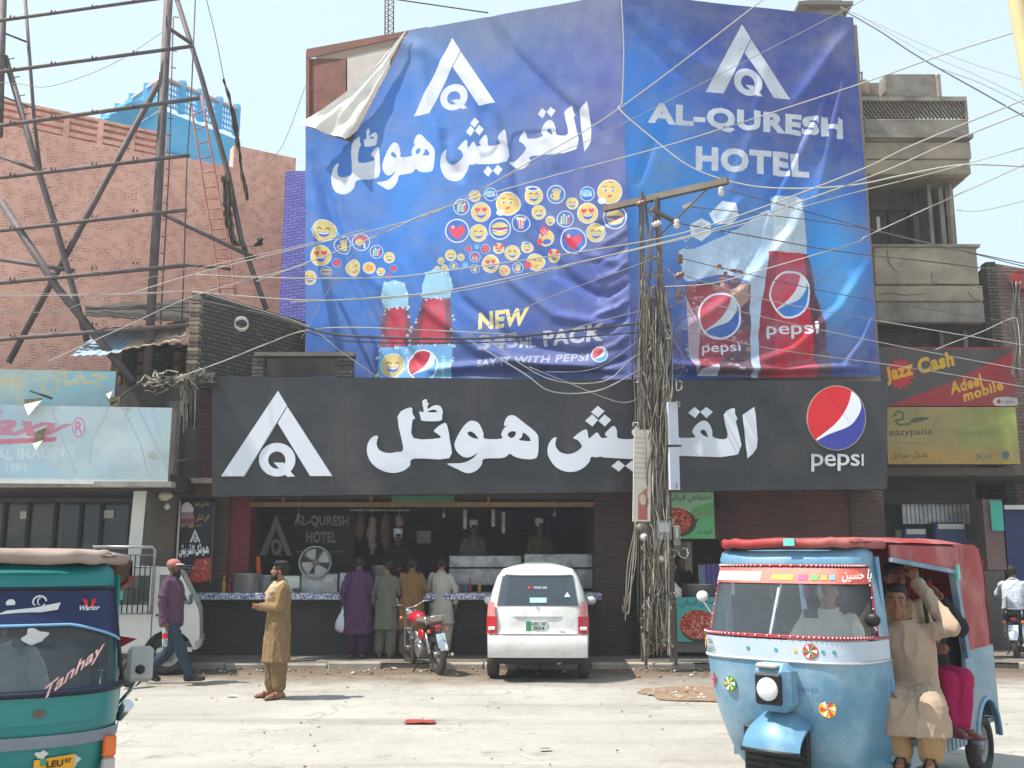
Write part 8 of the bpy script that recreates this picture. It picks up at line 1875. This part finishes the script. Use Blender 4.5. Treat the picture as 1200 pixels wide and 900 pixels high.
for k in range(2): b = MB(); b.tube([(.15+.1*k, .02, 1.62), (.15+.1*k, .02, 1.5), (.16+.1*k, .02, 1.44)], [.004, .018, .022], 8); b.build('hanging_charm', mat('charm_%d' % k, ((120, 60, 120), (150, 150, 156))[k], .5), rk)
Mr = Matrix.Translation((FR_[0], FR_[1], .015)) @ Matrix.Rotation(-PHI, 4, 'Z')
def inr(x, y, z): return Mr @ Vector((x, y, z))
# driver of the blue rickshaw
SIT = dict(pelvis=(0, 0, .12), waist=(0, .01, .25), chest=(0, .02, .47), neck=(0, .01, .65), head=(0, -.01, .79), sl=(.175, .01, .60), sr=(-.175, .01, .60), hl=(.09, -.02, .10), hr=(-.09, -.02, .10), kl=(.14, -.36, .15), kr=(-.14, -.36, .15), al=(.14, -.26, -.26), ar=(-.14, -.26, -.26), tl=(.15, -.40, -.31), tr=(-.15, -.40, -.31),
  el=(.25, -.10, .38), er=(-.25, -.10, .38), wl=(.22, -.33, .36), wr=(-.22, -.33, .36))
person('driver in off-white collared shirt behind the windscreen of the light blue rickshaw', inr(.13, .42, .70), -PHI+R(6), SIT, (160, 116, 92), outfit=(('shirt', (226, 222, 212), dict(fold=.012)), ('trousers', (90, 88, 84))), H=1.66, vox=.009, yaw=R(24), mous=0, hairlen=0)
# boy on the edge of the seat, arm up to the guard rail
bp_ = inr(.57, .72, .66); by = R(-30)
bmat = Matrix.Translation(bp_) @ Matrix.Rotation(by, 4, 'Z'); binv = bmat.inverted()
tip = binv @ inr(.60, .995, 1.60)
BOY = dict(SIT); BOY.update(pelvis=(0, .02, .10), neck=(-.01, -.03, .60), head=(-.05, -.07, .745), chest=(0, -.01, .42), sl=(.15, -.02, .55), sr=(-.17, -.02, .54), el=(.31, -.09, .58), wl=tuple((tip-Vector((.03, .06, .05)))/1.0), er=(-.22, -.12, .34), wr=(-.12, -.32, .20),
  kl=(.17, -.38, .06), kr=(-.06, -.36, .05), al=(.15, -.36, -.24), ar=(-.03, -.34, -.25), tl=(.16, -.50, -.29), tr=(-.03, -.48, -.30), hl=(.09, -.05, .09), hr=(-.07, -.05, .09))
person('boy in pale tan kameez sitting half out of the blue rickshaw, arm raised', bp_, by, BOY, (134, 92, 70), outfit=(('kameez', (168, 146, 126), dict(drop=.24, fold=.011)), ('shalwar', (160, 130, 94), dict(len=.9, fold=.011)), ('sandals', (50, 44, 42))), H=1.70, vox=.0065, yaw=R(12), pitch=R(0), hk=1.05,
 hands=(dict(dir=(-.15, .1, 1), palm=(-.5, .8, 0), thumb=(-1, 0, 0)), None), curl=(1.5, .6))
person('man in beige kameez sitting behind the boy in the blue rickshaw', inr(.30, 1.30, .76), -PHI+R(14), dict(SIT, head=(0, .02, .80), el=(.24, -.05, .36), wl=(.14, -.3, .24)), (120, 84, 66), outfit=(('kameez', (170, 150, 120), dict(drop=.3, fold=.012)), ('shalwar', (168, 150, 122))), H=1.70, vox=.010, yaw=R(30), mous=1)
person('rearmost passenger in black shawl, red headscarf and magenta trousers in the blue rickshaw', inr(.42, 1.50, .72), -PHI+R(58), dict(SIT, wl=(.06, -.17, .70), el=(.2, -.2, .48), kl=(.06, -.34, .12), kr=(-.06, -.32, .10), al=(.02, -.34, -.26), ar=(-.05, -.30, -.24), tl=(.04, -.48, -.30), tr=(-.05, -.44, -.29)), (126, 88, 70),
 outfit=(('shirt', (36, 36, 44), dict(dirt=(120, 120, 130), fold=.02)), ('trousers', (160, 30, 80), dict(fold=.009)), ('headscarf', (150, 36, 40), dict(fold=.02)), ('sandals', (120, 60, 90))), H=1.62, vox=.010, yaw=R(-10), pitch=R(10))
# ------------------------------------------------------------------ teal rickshaw in the left foreground
M_teal = (24, 120, 118)
TL_ = dict(dirt=(56, 110, 112), stripe=(24, 120, 118), lines=[(1.185, mat('seal_black', (26, 30, 52), .5), .016)], seal=mat('seal_navy', (26, 32, 56), .5), rail=mat('worn_red', (130, 60, 50), .6, var=.3), lower=mat('teal_lower', M_teal, .4, var=.15), bar=mat('bar_brown', (120, 96, 88), .6))
FL = (-2.40, 4.60); PL = R(-24)
tk, pt, lv, gl, decal, dtext, ag = rickshaw('auto_rickshaw', 'teal three wheeled rickshaw with navy sun strip and yellow number plate at the left edge', FL, PL, (.97, .97, .945), M_teal, (150, 130, 120), TL_)
lz = [l[0] for l in lv+gl]; lw = [l[1] for l in lv+gl]; lf = [l[2] for l in lv+gl]
def bandT(z0, z1, a0, a1, m, nm, off, n=31, wav=0):
 b = MB(); b.grid([[pt(z, np.interp(z, lz, lw), np.interp(z, lz, lf), a, off) for a in np.linspace(a0, a1, n)] for z in np.linspace(z0, z1, 4)]); return b.build(nm, m, tk)
b = MB(); rows = []
for k in range(4):
 rows.append([pt(z, np.interp(z, lz, lw), np.interp(z, lz, lf), a, .005) for a in np.linspace(-ag+.02, ag-.02, 31) for z in [1.645-(k/3)*(.155+.10*max(0, abs(a)-.5))]])
b.grid(rows[::-1]); b.build('sun_strip', mat('strip_navy', (26, 36, 74), .35, bump=0, var=.1), tk)
b = MB(); b.tube([pt(z, np.interp(z, lz, lw), np.interp(z, lz, lf), a, .010) for a in np.linspace(-ag+.02, ag-.02, 31) for z in [1.49-.10*max(0, abs(a)-.5)]], .007, 5); b.build('strip_edge', mat('strip_sky', (120, 170, 214), .5, bump=0), tk)
bandT(.945, 1.0, -pi/2, pi/2, mat('bumper_grey', (120, 128, 140), .5, .2, var=.1, dirt=(170, 160, 150)), 'bumper_strip', .014)
Wt = mat('sticker_white', (214, 214, 216), .5, bump=0); Rt = mat('sticker_red', (190, 44, 40), .5, bump=0)
# spiral and bow sticker, winged V sticker, script, white blot
for a_, z_ in ((-.10, 1.60), (.22, 1.60)):
 b = MB(); c = pt(z_, .558, -.06, a_, .012); b.tube([c+Vector((.028*cos(x), 0, .026*sin(x))) for x in np.linspace(0, 5.8, 18)], .005, 5); b.tube([c+Vector((.008*cos(x), 0, .016*sin(x))) for x in np.linspace(1, 5, 8)], .004, 4); b.build('spiral_sticker', Wt, tk)
decal(.06, 1.595, [[(.02*cos(x), .018*sin(x)) for x in np.linspace(0, 2*pi, 15)[:-1]]], Wt); decal(.16, 1.56, [[(-.16, -.03), (-.02, -.02), (.12, .0), (.13, .035), (.02, .012), (-.10, .0)]], Wt)
decal(.72, 1.575, [[(-.035, .035), (-.012, .03), (0, -.03), (-.008, -.03)]], Rt); decal(.72, 1.575, [[(.035, .035), (.012, .03), (0, -.03), (.008, -.03)]], Rt); dtext('Warior', .72, 1.565, .10, .025, Wt, .3)
decal(.20, 1.44, [[(.05*cos(x)*(1+.25*sin(x*4)), .035*sin(x)*(1+.25*cos(x*3))) for x in np.linspace(0, 2*pi, 33)[:-1]]], mat('tape_white', (206, 206, 204), .7, bump=.3))
dtext('Tanhay', .52, 1.28, .26, .07, mat('script_rose', (206, 160, 156), .5, bump=0), .3, .75)
decal(.40, .875, [[(-.085, -.11), (.085, -.10), (.085, .03), (-.085, .02)]], mat('plate_yellow', (226, 160, 32), .45, bump=.05), .016, 'number_plate')
decal(.37, .868, [[(-.045, .0), (-.02, .0), (-.02, .03), (-.045, .03)]], mat('plate_green', (60, 140, 100), .5), .021, 'plate_badge')
Kt = mat('plate_ink', (50, 36, 30), .6, bump=0)
def ptext(st, a, z, w_, h_): 
 p0 = pt(z, np.interp(z, lz, lw), np.interp(z, lz, lf), .40, .022); u = (pt(z, np.interp(z, lz, lw), np.interp(z, lz, lf), .43, .022)-p0).normalized(); v, tr, _ = textmesh(st, .03); b = MB(); b.add([p0+u*(a+(q[0]-.5)*w_)+Vector((0, 0, (q[1]-.5)*h_)) for q in v], tr); b.build('plate_lettering', Kt, tk)
ptext('LEU', .0, .872, .07, .03); ptext('07', .055, .88, .028, .02); ptext('4009', .01, .815, .12, .04)
for a_, z_, s_ in ((.30, .915, .025), (.58, .87, .035), (-.25, .86, .03)): decal(a_, z_, [[(s_*cos(x)*(1+.3*sin(x*3)), s_*.7*sin(x)*(1+.3*cos(x*5))) for x in np.linspace(0, 2*pi, 21)[:-1]]], mat('peeled_white', (196, 196, 190), .8))
decal(.25, 1.10, [[(.028*cos(x), .02*sin(x)) for x in np.linspace(0, 2*pi, 13)[:-1]]], mat('dent_brown', (96, 84, 80), .8))
b = MB(); c = pt(.86, .59, -.30, 1.12, .02); b.box(c+Vector((-.03, -.03, -.10)), c+Vector((.03, .03, -.0)), bev=.01); b.build('side_light_clear', mat('clear_lens', (176, 170, 166), .3), tk)
b = MB(); b.box(c+Vector((-.03, -.032, .003)), c+Vector((.03, .03, .10)), bev=.01); b.build('side_light_orange', M_orl, tk)
mirror(tk, (.61, .25, 1.05), (.70, .08, 1.20), .06, None, mat('mirror_back', (150, 152, 150), .5), True)
b = MB(); b.tube([(.62, .2, 1.0), (.66, .14, 1.07)], .03, 8); b.build('horn', M_chrome, tk)
b = MB(); b.add([(.60, .3, 1.40), (.69, .26, 1.385), (.61, .28, 1.34)], [(0, 1, 2)]); b.build('side_flag', mat('flag_red', (160, 40, 44), .6), tk)
Ml = Matrix.Translation((FL[0], FL[1], .015)) @ Matrix.Rotation(-PL, 4, 'Z') @ Matrix.Diagonal((.97, .97, .945, 1))
person('driver in grey collared shirt behind the windscreen of the teal rickshaw', Ml @ Vector((.02, .48, .68)), -PL, SIT, (110, 78, 64), outfit=(('shirt', (150, 156, 156)), ('trousers', (70, 70, 72))), H=1.66, vox=.009, yaw=R(-20), mous=1)
# ------------------------------------------------------------------ white hatchback seen from behind
CX, CY0 = at(630, 790, 14.3).x, 14.25
car = thing('parked_car', 'white compact hatchback parked nose in to the counter, seen from behind', 'car', (CX, CY0, .015), R(-2.5))
M_wp = mat('car_white', (214, 214, 212), .22, bump=0, var=.03, coat=.5, dirt=(160, 148, 132), da=.4, ds=2.5)
# sections along y: list of (z, halfwidth); body lofted through sections
ZL = [.30, .36, .50, .68, .88, .97, 1.06, 1.25, 1.45, 1.56, 1.61]
def sect(y): # half widths by level
 base = [.66, .71, .735, .74, .735, .725, .71, .67, .60, .52, .36]
 tap = 1-.05*max(0, (.25-y)/.25)-.08*max(0, (y-3.0)/.4); return [w*tap for w in base]
def yrear(z): return np.interp(z, [.30, .36, .50, .62, .70, .90, 1.0, 1.25, 1.5, 1.58, 1.61], [.05, .0, -.02, .0, .05, .07, .09, .17, .27, .34, .45])
def yfront(z): return np.interp(z, [.3, .5, .8, .95, 1.0, 1.2, 1.45, 1.56, 1.61], [3.42, 3.45, 3.42, 3.25, 2.95, 2.7, 2.3, 2.1, 1.9])
b = MB(); nU = 26
def bodypt(i, z, w):  # i around from rear centre to front along one side
 pass
rows = []
for z, w0 in zip(ZL, sect(1)):
 y0, y1 = yrear(z), yfront(z); row = []
 N_ = 40
 for k in range(N_):
  a = -pi/2+2*pi*k/N_; c_, s_ = cos(a), sin(a); ex = .22; x = w0*math.copysign(abs(c_)**ex, c_); yy = (y0+y1)/2+(y1-y0)/2*math.copysign(abs(s_)**.14, s_); row.append(Vector((x, yy, z)))
 rows.append(row)
R2 = []
for i in range(len(ZL)-1):
 for q in (0, .5): R2.append([rows[i][k].lerp(rows[i+1][k], q) for k in range(len(rows[0]))])
R2.append(rows[-1]); ctr = Vector((0, 1.3, 1.64)); R2.append([p.lerp(ctr, .5)+Vector((0, 0, .022)) for p in rows[-1]]); R2.append([ctr.lerp(p, .02)+Vector((0, 0, .01)) for p in rows[-1]])
b.grid(R2, closeu=True, flip=True); b.build('body_shell', M_wp, car, recalc=True)
def rearp(x, z, o=.0): return Vector((x, yrear(z)-o, z))
def rpanel(nm, outline, m, o=.012, k=1, th=.010, nx=10):
 """panel following the rear of the car"""
 L = crom(outline, k) if k > 1 else outline; b = MB(); n = len(L); vs = [rearp(x, z, o) for x, z in L]; b.prism([vs] if False else [[Vector((p.x, p.y, p.z)) for p in vs]], (0, th, 0)); return b.build(nm, m, car)
def rgrid(nm, xa, za, xb, zb, m, o=.012, taper=0, nx=12, nz_=8, rnd_=0):
 b = MB(); P_ = []
 for j in range(nz_+1):
  z = za+(zb-za)*j/nz_; t_ = j/nz_; hw = xb*(1-taper*t_); row = []
  for i in range(nx+1):
   u = -1+2*i/nx; x = u*hw; d_ = 0
   if rnd_: zc = z; 
   row.append(rearp(x, z, o)+Vector((0, .03*abs(u)**6, 0)))
  P_.append(row)
 b.grid(P_); b.grid([[p+Vector((0, .02, 0)) for p in r] for r in P_], flip=True); return b.build(nm, m, car)
rgrid('tailgate', -.56, .66, .56, 1.05, M_wp, .020, 0)
rgrid('rear_window', -.58, 1.045, .585, 1.47, M_dglass, .026, .12)
rgrid('tailgate_handle', -.40, .90, .40, .955, M_wp, .040, .05, 8, 3)
rgrid('bumper', -.68, .34, .70, .64, M_wp, .055, 0, 14, 6)
rgrid('bumper_skirt', -.66, .27, .64, .335, M_blk, .03, 0, 8, 3)
rgrid('roof_edge', -.5, 1.485, .5, 1.52, M_wp, .05, .02, 8, 3)
for s in (1, -1):
 P_ = [[Vector((s*xx, yrear(z)-.024+.10*((xx-.58)/.15)**2*(1 if xx > .58 else 0), z)) for xx in np.linspace(.575, .728-.012*max(0, (z-.9)*3), 6)] for z in np.linspace(.66, .90, 6)]
 b = MB(); b.grid(P_, flip=s < 0); b.build('tail_light', M_redl, car)
 P_ = [[Vector((s*xx, yrear(z)-.024+.10*((xx-.60)/.13)**2*(1 if xx > .60 else 0), z)) for xx in np.linspace(.60+.03*(z-.9)*3, .722-.01*(z-.9)*6, 5)] for z in np.linspace(.90, 1.10, 5)]
 b = MB(); b.grid(P_, flip=s < 0); b.build('tail_light_upper', mat('pink_lens', (196, 120, 120), .15, bump=.2, coat=.5), car)
 b = MB(); b.box((s*.60, yrear(.7)-.034, .71), (s*.70, yrear(.7)+.02, .76), bev=.01); b.build('reverse_light', M_lamp, car)
 for y_, nm in ((.62, 'wheel'), (2.85, 'wheel')): wheel(car, (s*.66, y_, .275), .275, .16, (s, 0, 0))
 # side glass and mirror
 b = MB(); L_ = [(.42, 1.06), (2.5, 1.04), (2.2, 1.40), (.55, 1.42)]; b.prism([[Vector((s*(.735-.30*(z-1.0)), y, z)) for y, z in L_]], (-s*.01, 0, 0)); b.build('side_window', M_dglass, car)
 b = MB(); b.ball((s*.84, 2.35, 1.03), (.09, .05, .07), 12); b.build('door_mirror', M_wp, car)
b = MB(); b.box((-.165, yrear(.78)-.034, .70), (.135, yrear(.78)-.022, .84), bev=.004); pl = b.build('number_plate', mat('plate_white', (206, 214, 208), .4, bump=.05), car)
b = MB(); b.box((-.163, yrear(.78)-.037, .702), (-.09, yrear(.78)-.0345, .838)); b.build('plate_band', mat('plate_green', (50, 140, 96), .5), pl)
def ctext(st, x0, x1, z0, z1, m, o, par=car):
 v, tr, _ = textmesh(st, .02); b = MB(); b.add([rearp(x0+(x1-x0)*q[0], z0+(z1-z0)*q[1], o) for q in v], tr); return b.build('lettering', m, par)
Kc = mat('car_ink', (50, 60, 60), .6, bump=0)
ctext('LEC 07', -.08, .125, .778, .828, Kc, .041, pl); ctext('3034', -.06, .10, .715, .765, Kc, .041, pl); ctext('VXL', .30, .40, .60+.08, .705, mat('badge_red', (170, 50, 50), .4), .028)
ctext('YOUR CAR', -.06, .14, 1.285, 1.315, mat('ink_white', (206, 206, 206), .6, bump=0), .032); ctext('S', -.02, .03, 1.0, 1.04, M_chrome, .03)
b = MB(); b.prism([[rearp(-.12+.025*cos(a), 1.30+.022*sin(a), .031) for a in np.linspace(0, 6.28, 13)[:-1]]], (0, .002, 0)); b.build('sticker', Rt, car)
b = MB(); b.prism([[rearp(x, z, .031) for x, z in ((-.11, 1.09), (.13, 1.09), (.13, 1.16), (-.11, 1.16))]], (0, .002, 0)); b.build('sticker', mat('sticker_sky', (170, 200, 206), .5), car)
b = MB(); b.prism([[rearp(x, z, .031) for x, z in ((.38, 1.17), (.47, 1.17), (.425, 1.24))]], (0, .002, 0)); b.build('sticker', Wt, car)
b = MB(); b.tube([(.3, .1, .26), (.3, .5, .27)], .03, 8); b.build('exhaust', M_steel, car)
b = MB(); b.box((-.6, .3, .22), (.6, 3.3, .32)); b.box((-.55, .9, .95), (-.1, 1.05, 1.28), bev=.04); b.box((.1, .9, .95), (.55, 1.05, 1.28), bev=.04); b.build('interior', M_blk, car)
# ------------------------------------------------------------------ white van at the left, facing right
VY = 15.0; vx1 = at(242, 720, VY).x
van = thing('parked_van', 'white van with a black barred rack on its side, half hidden by the teal rickshaw', 'van', (-6.25, 14.8, .015), R(15))
ox = Vector((vx1-1.66, VY, 0)); gz = lambda py: at(600, py, VY).z
M_vw = mat('van_white', (206, 206, 200), .35, bump=.05, bs=8, var=.06, coat=.3, dirt=(150, 140, 126), da=.45)
prof = [(-1.9, .32), (.95, .32), (.95, .36), (1.55, .36), (1.60, .55), (1.585, .80), (1.52, .95), (1.42, 1.05), (1.08, 1.50), (.98, 1.56), (-1.9, 1.58)]
def vloop(y, ins=0): return [Vector((x, y, z)) for x, z in prof]
wc = (1.16, .30); arcv = [(wc[0]+.36*cos(a), wc[1]+.36*sin(a)) for a in np.linspace(pi*.97, .06, 11)]
out = [(-1.9, .36), *[(x, max(z, .36)) for x, z in arcv], (1.58, .38), (1.60, .58), (1.585, .80), (1.57, .93), (1.53, 1.02), (1.27, 1.50), (1.18, 1.57), (-1.9, 1.59)]
win1 = [(.98, 1.03), (1.43, 1.03), (1.21, 1.47), (.98, 1.47)]; win2 = [(.32, 1.03), (.84, 1.03), (.84, 1.46), (.32, 1.46)]; win3 = [(-.6, 1.03), (.2, 1.03), (.2, 1.46), (-.6, 1.46)]
for s, y in ((1, 0), (-1, 1.4)):
 b = MB(); b.prism([[Vector((x, y, z)) for x, z in l] for l in (out, win1, win2, win3)], (0, .03*s, 0)); b.build('side_body', M_vw, van)
 for l in (win1, win2, win3): b = MB(); b.prism([[Vector((x, y+.012*s, z)) for x, z in l]], (0, .005*s, 0)); b.build('side_window', M_wglass, van)
 for x0, x1 in ((.90, .92),): b = MB(); b.box((x0, y-.004*s, .42), (x1-.008, y-.001*s, 1.5)); b.build('door_gap', M_blk, van)
 b = MB(); b.box((.96, y-.02*s, .86), (1.08, y-.003*s, .89), bev=.004); b.build('door_handle', M_blk, van)
 wheel(van, (wc[0], .10 if s > 0 else 1.3, .285), .285, .15, (0, -s, 0)); wheel(van, (-1.1, .10 if s > 0 else 1.3, .285), .285, .15, (0, -s, 0))
b = MB(); nose = [(1.58, .38), (1.60, .58), (1.585, .80), (1.57, .93), (1.53, 1.02)]; b.grid([[Vector((x, y, z)) for y in (.03, .7, 1.37)] for x, z in nose], smooth=False); b.box((-1.9, .03, .36), (-1.87, 1.37, 1.57)); b.grid([[Vector((x, y, z)) for y in (.0, .7, 1.4)] for x, z in ((1.27, 1.50), (1.18, 1.57), (.5, 1.60), (-1.9, 1.60))]); b.box((-1.9, .03, .33), (1.5, 1.37, .40)); b.build('body_shell', M_vw, van)
b = MB(); b.sheet((1.53, 1.37, 1.02), (1.53, .03, 1.02), (1.27, .03, 1.50), (1.27, 1.37, 1.50), .008); b.build('windscreen', M_wglass, van)
b = MB(); b.box((1.52, -.01, .38), (1.63, 1.41, .52), bev=.03); b.build('bumper', mat('bumper_grey2', (150, 150, 146), .6), van)
b = MB(); b.lathe([(.13, -.012), (.15, 0), (.13, .012)], (1.25, .45, 1.03), (.5, 0, .85), 20, cap=False); b.build('steering_wheel', M_blk, van)
b = MB(); b.tube([(1.42, -.0, 1.04), (1.45, -.12, 1.10)], .012, 6); b.box((1.42, -.22, 1.04), (1.48, -.10, 1.20), bev=.02); b.build('door_mirror', mat('mirror_teal', (70, 90, 92), .4), van)
b = MB(); b.box((.5, .2, .4), (.95, 1.2, .75), bev=.03); b.box((.42, .2, .7), (.55, 1.2, 1.25), bev=.03); b.build('seats', M_grey, van)
# barred rack hanging on the side
rx0, rx1 = at(112, 680, 14.85).x-ox.x, at(181, 680, 14.85).x-ox.x; z0, z1 = at(600, 719, 14.85).z-.015, at(600, 641, 14.85).z-.015
b = MB(); b.tube([(rx1, -.15, z0), (rx1, -.15, z1-.05), (rx1-.04, -.15, z1), (rx0, -.15, z1)], .022, 8); b.tube([(rx1, -.15, z1-.12), (rx0, -.15, z1-.12)], .012, 6); b.tube([(rx1, -.15, z0), (rx0, -.15, z0)], .014, 6); rk_ = b.build('side_rack', M_steel, van)
for k in range(12): x = rx0+(rx1-rx0)*k/12+.02; b = MB(); b.tube([(x, -.15, z0), (x, -.15, z1-.12)], .011, 6); b.build('bar', M_dkmetal, rk_)
for x in (rx0+.1, rx1-.02): b = MB(); b.tube([(x, -.15, z0+.02), (x, .02, z0+.02)], .012, 6); b.build('rack_bracket', M_dkmetal, rk_)
# ------------------------------------------------------------------ motorcycles
def motorcycle(label, loc, rz, col, lean=0, plate=None):
 t = thing('motorcycle', label, 'motorcycle', loc, rz); t.rotation_euler = (0, lean, rz)
 Mp = mat('tank_%d' % col[0], col, .25, bump=0, coat=.6, var=.08); w = lambda c: wheel(t, c, .295, .075, (1, 0, 0), True)
 # local: rear wheel at the origin, front towards +Y
 w((0, 0, .295)); w((0, 1.22, .295))
 def T(nm, paths, r, m, n=7):
  b = MB()
  for p in paths: b.tube(crom(p, 3, False) if len(p) > 2 else p, r, n)
  return b.build(nm, m, t)
 T('frame', [[(0, .15, .42), (0, .35, .70), (0, .75, .74), (0, 1.0, .72)], [(0, .98, .70), (0, .80, .35), (0, .45, .28)], [(0, 0, .295), (0, .40, .33)], [(.07, .05, .30), (.08, .30, .50)]], .018, M_dkmetal)
 for s in (1, -1):
  T('fork', [[(s*.075, 1.22, .295), (s*.075, 1.05, .78), (s*.07, .98, .92)]], .018, M_chrome); T('shock', [[(s*.11, .03, .32), (s*.10, .12, .62)]], .026, M_chrome)
  b = MB(); b.lathe([(.0, -.03), (.028, -.02), (.032, .01), (.02, .02)], (s*.15, 1.03, .80), (0, 1, 0), 10); b.build('indicator', M_orl, t)
  b = MB(); b.lathe([(.0, -.03), (.026, -.02), (.03, .01), (.02, .02)], (s*.14, -.10, .66), (0, -1, 0), 10); b.build('indicator', M_orl, t)
 T('handlebar', [[(-.34, .82, 1.0), (-.20, .86, 1.03), (-.08, .96, .96), (.08, .96, .96), (.20, .86, 1.03), (.34, .82, 1.0)]], .012, M_chrome)
 T('grip', [[(-.35, .81, 1.0), (-.24, .85, 1.02)], [(.35, .81, 1.0), (.24, .85, 1.02)]], .018, M_blk)
 b = MB(); b.ball((0, 1.07, .86), (.085, .07, .085), 14); b.build('headlight', M_chrome, t)
 b = MB(); b.ball((0, .72, .80), (.12, .24, .11), 18); b.build('fuel_tank', Mp, t)
 for s in (1, -1): b = MB(); b.ball((s*.10, .34, .58), (.03, .13, .09), 12); b.build('side_cover', Mp, t)
 b = MB(); b.box((-.12, -.12, .74), (.12, .52, .83), bev=.035); b.build('seat', mat('seat_tan_%d' % col[0], (96, 86, 76), .7, var=.2) if col[0] > 100 else M_blk, t)
 for nm, a0, a1, c in (('rear_fender', 20, 165, 0), ('front_fender', 35, 150, 1.22)):
  b = MB(); P_ = [[Vector((x, c+(.335-.25*abs(x)**1.2)*cos(a), .295+(.335-.25*abs(x)**1.2)*sin(a))) for x in np.linspace(-.06, .06, 5)] for a in np.linspace(R(a0), R(a1), 14)]
  b.grid(P_); b.grid([[p*1 for p in r] for r in P_], flip=True) if False else None; b.build(nm, M_chrome if c == 0 else M_steel, t)
 b = MB(); b.box((-.05, -.16, .68), (.05, -.08, .74), bev=.015); b.build('tail_light', M_redl, t)
 b = MB(); P_ = [(-.07, -.27, .42), (.07, -.27, .42), (.07, -.20, .62), (-.07, -.20, .62)]; b.sheet(*P_, .006); b.build('number_plate', mat('plate_pale', (190, 206, 214), .5), t)
 b = MB(); b.box((-.11, .40, .26), (.11, .70, .50), bev=.04); b.lathe([(.10, -.13), (.11, -.1), (.11, .13), (.09, .15)], (0, .50, .33), (1, 0, 0), 16); b.tube([(0, .66, .42), (0, .74, .60)], .06, 10); b.build('engine', mat('engine_alloy', (150, 150, 150), .4, .6, var=.25, bump=.3, dirt=(70, 64, 60)), t)
 T('exhaust', [[(.10, .70, .42), (.13, .62, .20), (.14, .3, .22), (.14, -.25, .30)]], .026, M_chrome); T('carrier', [[(-.12, .05, .86), (-.11, -.2, .88), (.11, -.2, .88), (.12, .05, .86)], [(-.12, .05, .86), (-.12, .02, .74)], [(.12, .05, .86), (.12, .02, .74)]], .011, M_chrome)
 T('side_stand', [[(-.08, .45, .28), (-.24, .50, .012)]], .012, M_dkmetal); T('mirror_stem', [[(.24, .86, 1.02), (.26, .84, 1.14)], [(-.24, .86, 1.02), (-.26, .84, 1.14)]], .006, M_chrome)
 return t
g1 = gnd(514, 792, .015); motorcycle('red motorcycle parked at the kerb on its side stand, left of the white car', (g1.x, g1.y+.15, .015), R(26), (176, 26, 40), R(-7))
g2 = Vector((at(1176, 700, 17.3).x, 17.0, .015)); mm = motorcycle('dark motorcycle with rider in pale shirt at the right edge, facing away', g2, R(-32), (40, 42, 46), 0)
rd = Matrix.Translation(g2) @ Matrix.Rotation(R(-32), 4, 'Z') @ Vector((0, .22, .74))
person('rider in pale grey shirt seen from behind on the dark motorcycle at the right edge', rd, R(148), dict(SIT, wl=(.30, -.56, .30), wr=(-.30, -.56, .30), el=(.27, -.28, .38), er=(-.27, -.28, .38), neck=(0, -.10, .62), chest=(0, -.05, .45), head=(0, -.16, .76), sl=(.175, -.07, .57), sr=(-.175, -.07, .57), kl=(.17, -.33, -.02), kr=(-.17, -.33, -.02), al=(.15, -.18, -.40), ar=(-.15, -.18, -.40), tl=(.15, -.34, -.45), tr=(-.15, -.34, -.45)), (110, 78, 62),
 outfit=(('shirt', (170, 176, 184)), ('trousers', (60, 62, 68)), ('shoes', (40, 40, 40))), H=1.66, vox=.011, curl=(1.2, 1.2))
# second machine further along, only its wheel shows under the mirror of the teal rickshaw
g3 = gnd(153, 806, .015); b = None
wt = thing('spare_wheel', 'small dark wheel just showing behind the mirror of the teal rickshaw', 'wheel', g3+Vector((0, 0, .20)))
wheel(wt, (0, 0, 0), .20, .09, (.8, -.6, 0))
# ------------------------------------------------------------------ thin haze volume, added to lift the blacks
hm = bpy.data.materials.new('veil_haze'); hm.use_nodes = True; hn = hm.node_tree; hn.nodes.clear()
ho = hn.nodes.new('ShaderNodeOutputMaterial'); hv = hn.nodes.new('ShaderNodeVolumePrincipled'); hv.inputs['Density'].default_value = .0021; hv.inputs['Color'].default_value = (.92, .95, 1, 1); hv.inputs['Anisotropy'].default_value = .2
hn.links.new(hv.outputs[0], ho.inputs['Volume'])
b = MB(); b.box((-405, -205, -1.5), (405, 605, 26)); hz_ = b.build('haze', hm); hz_['kind'] = 'stuff'; hz_['label'] = 'thin pale haze added over the whole street to lift the blacks'
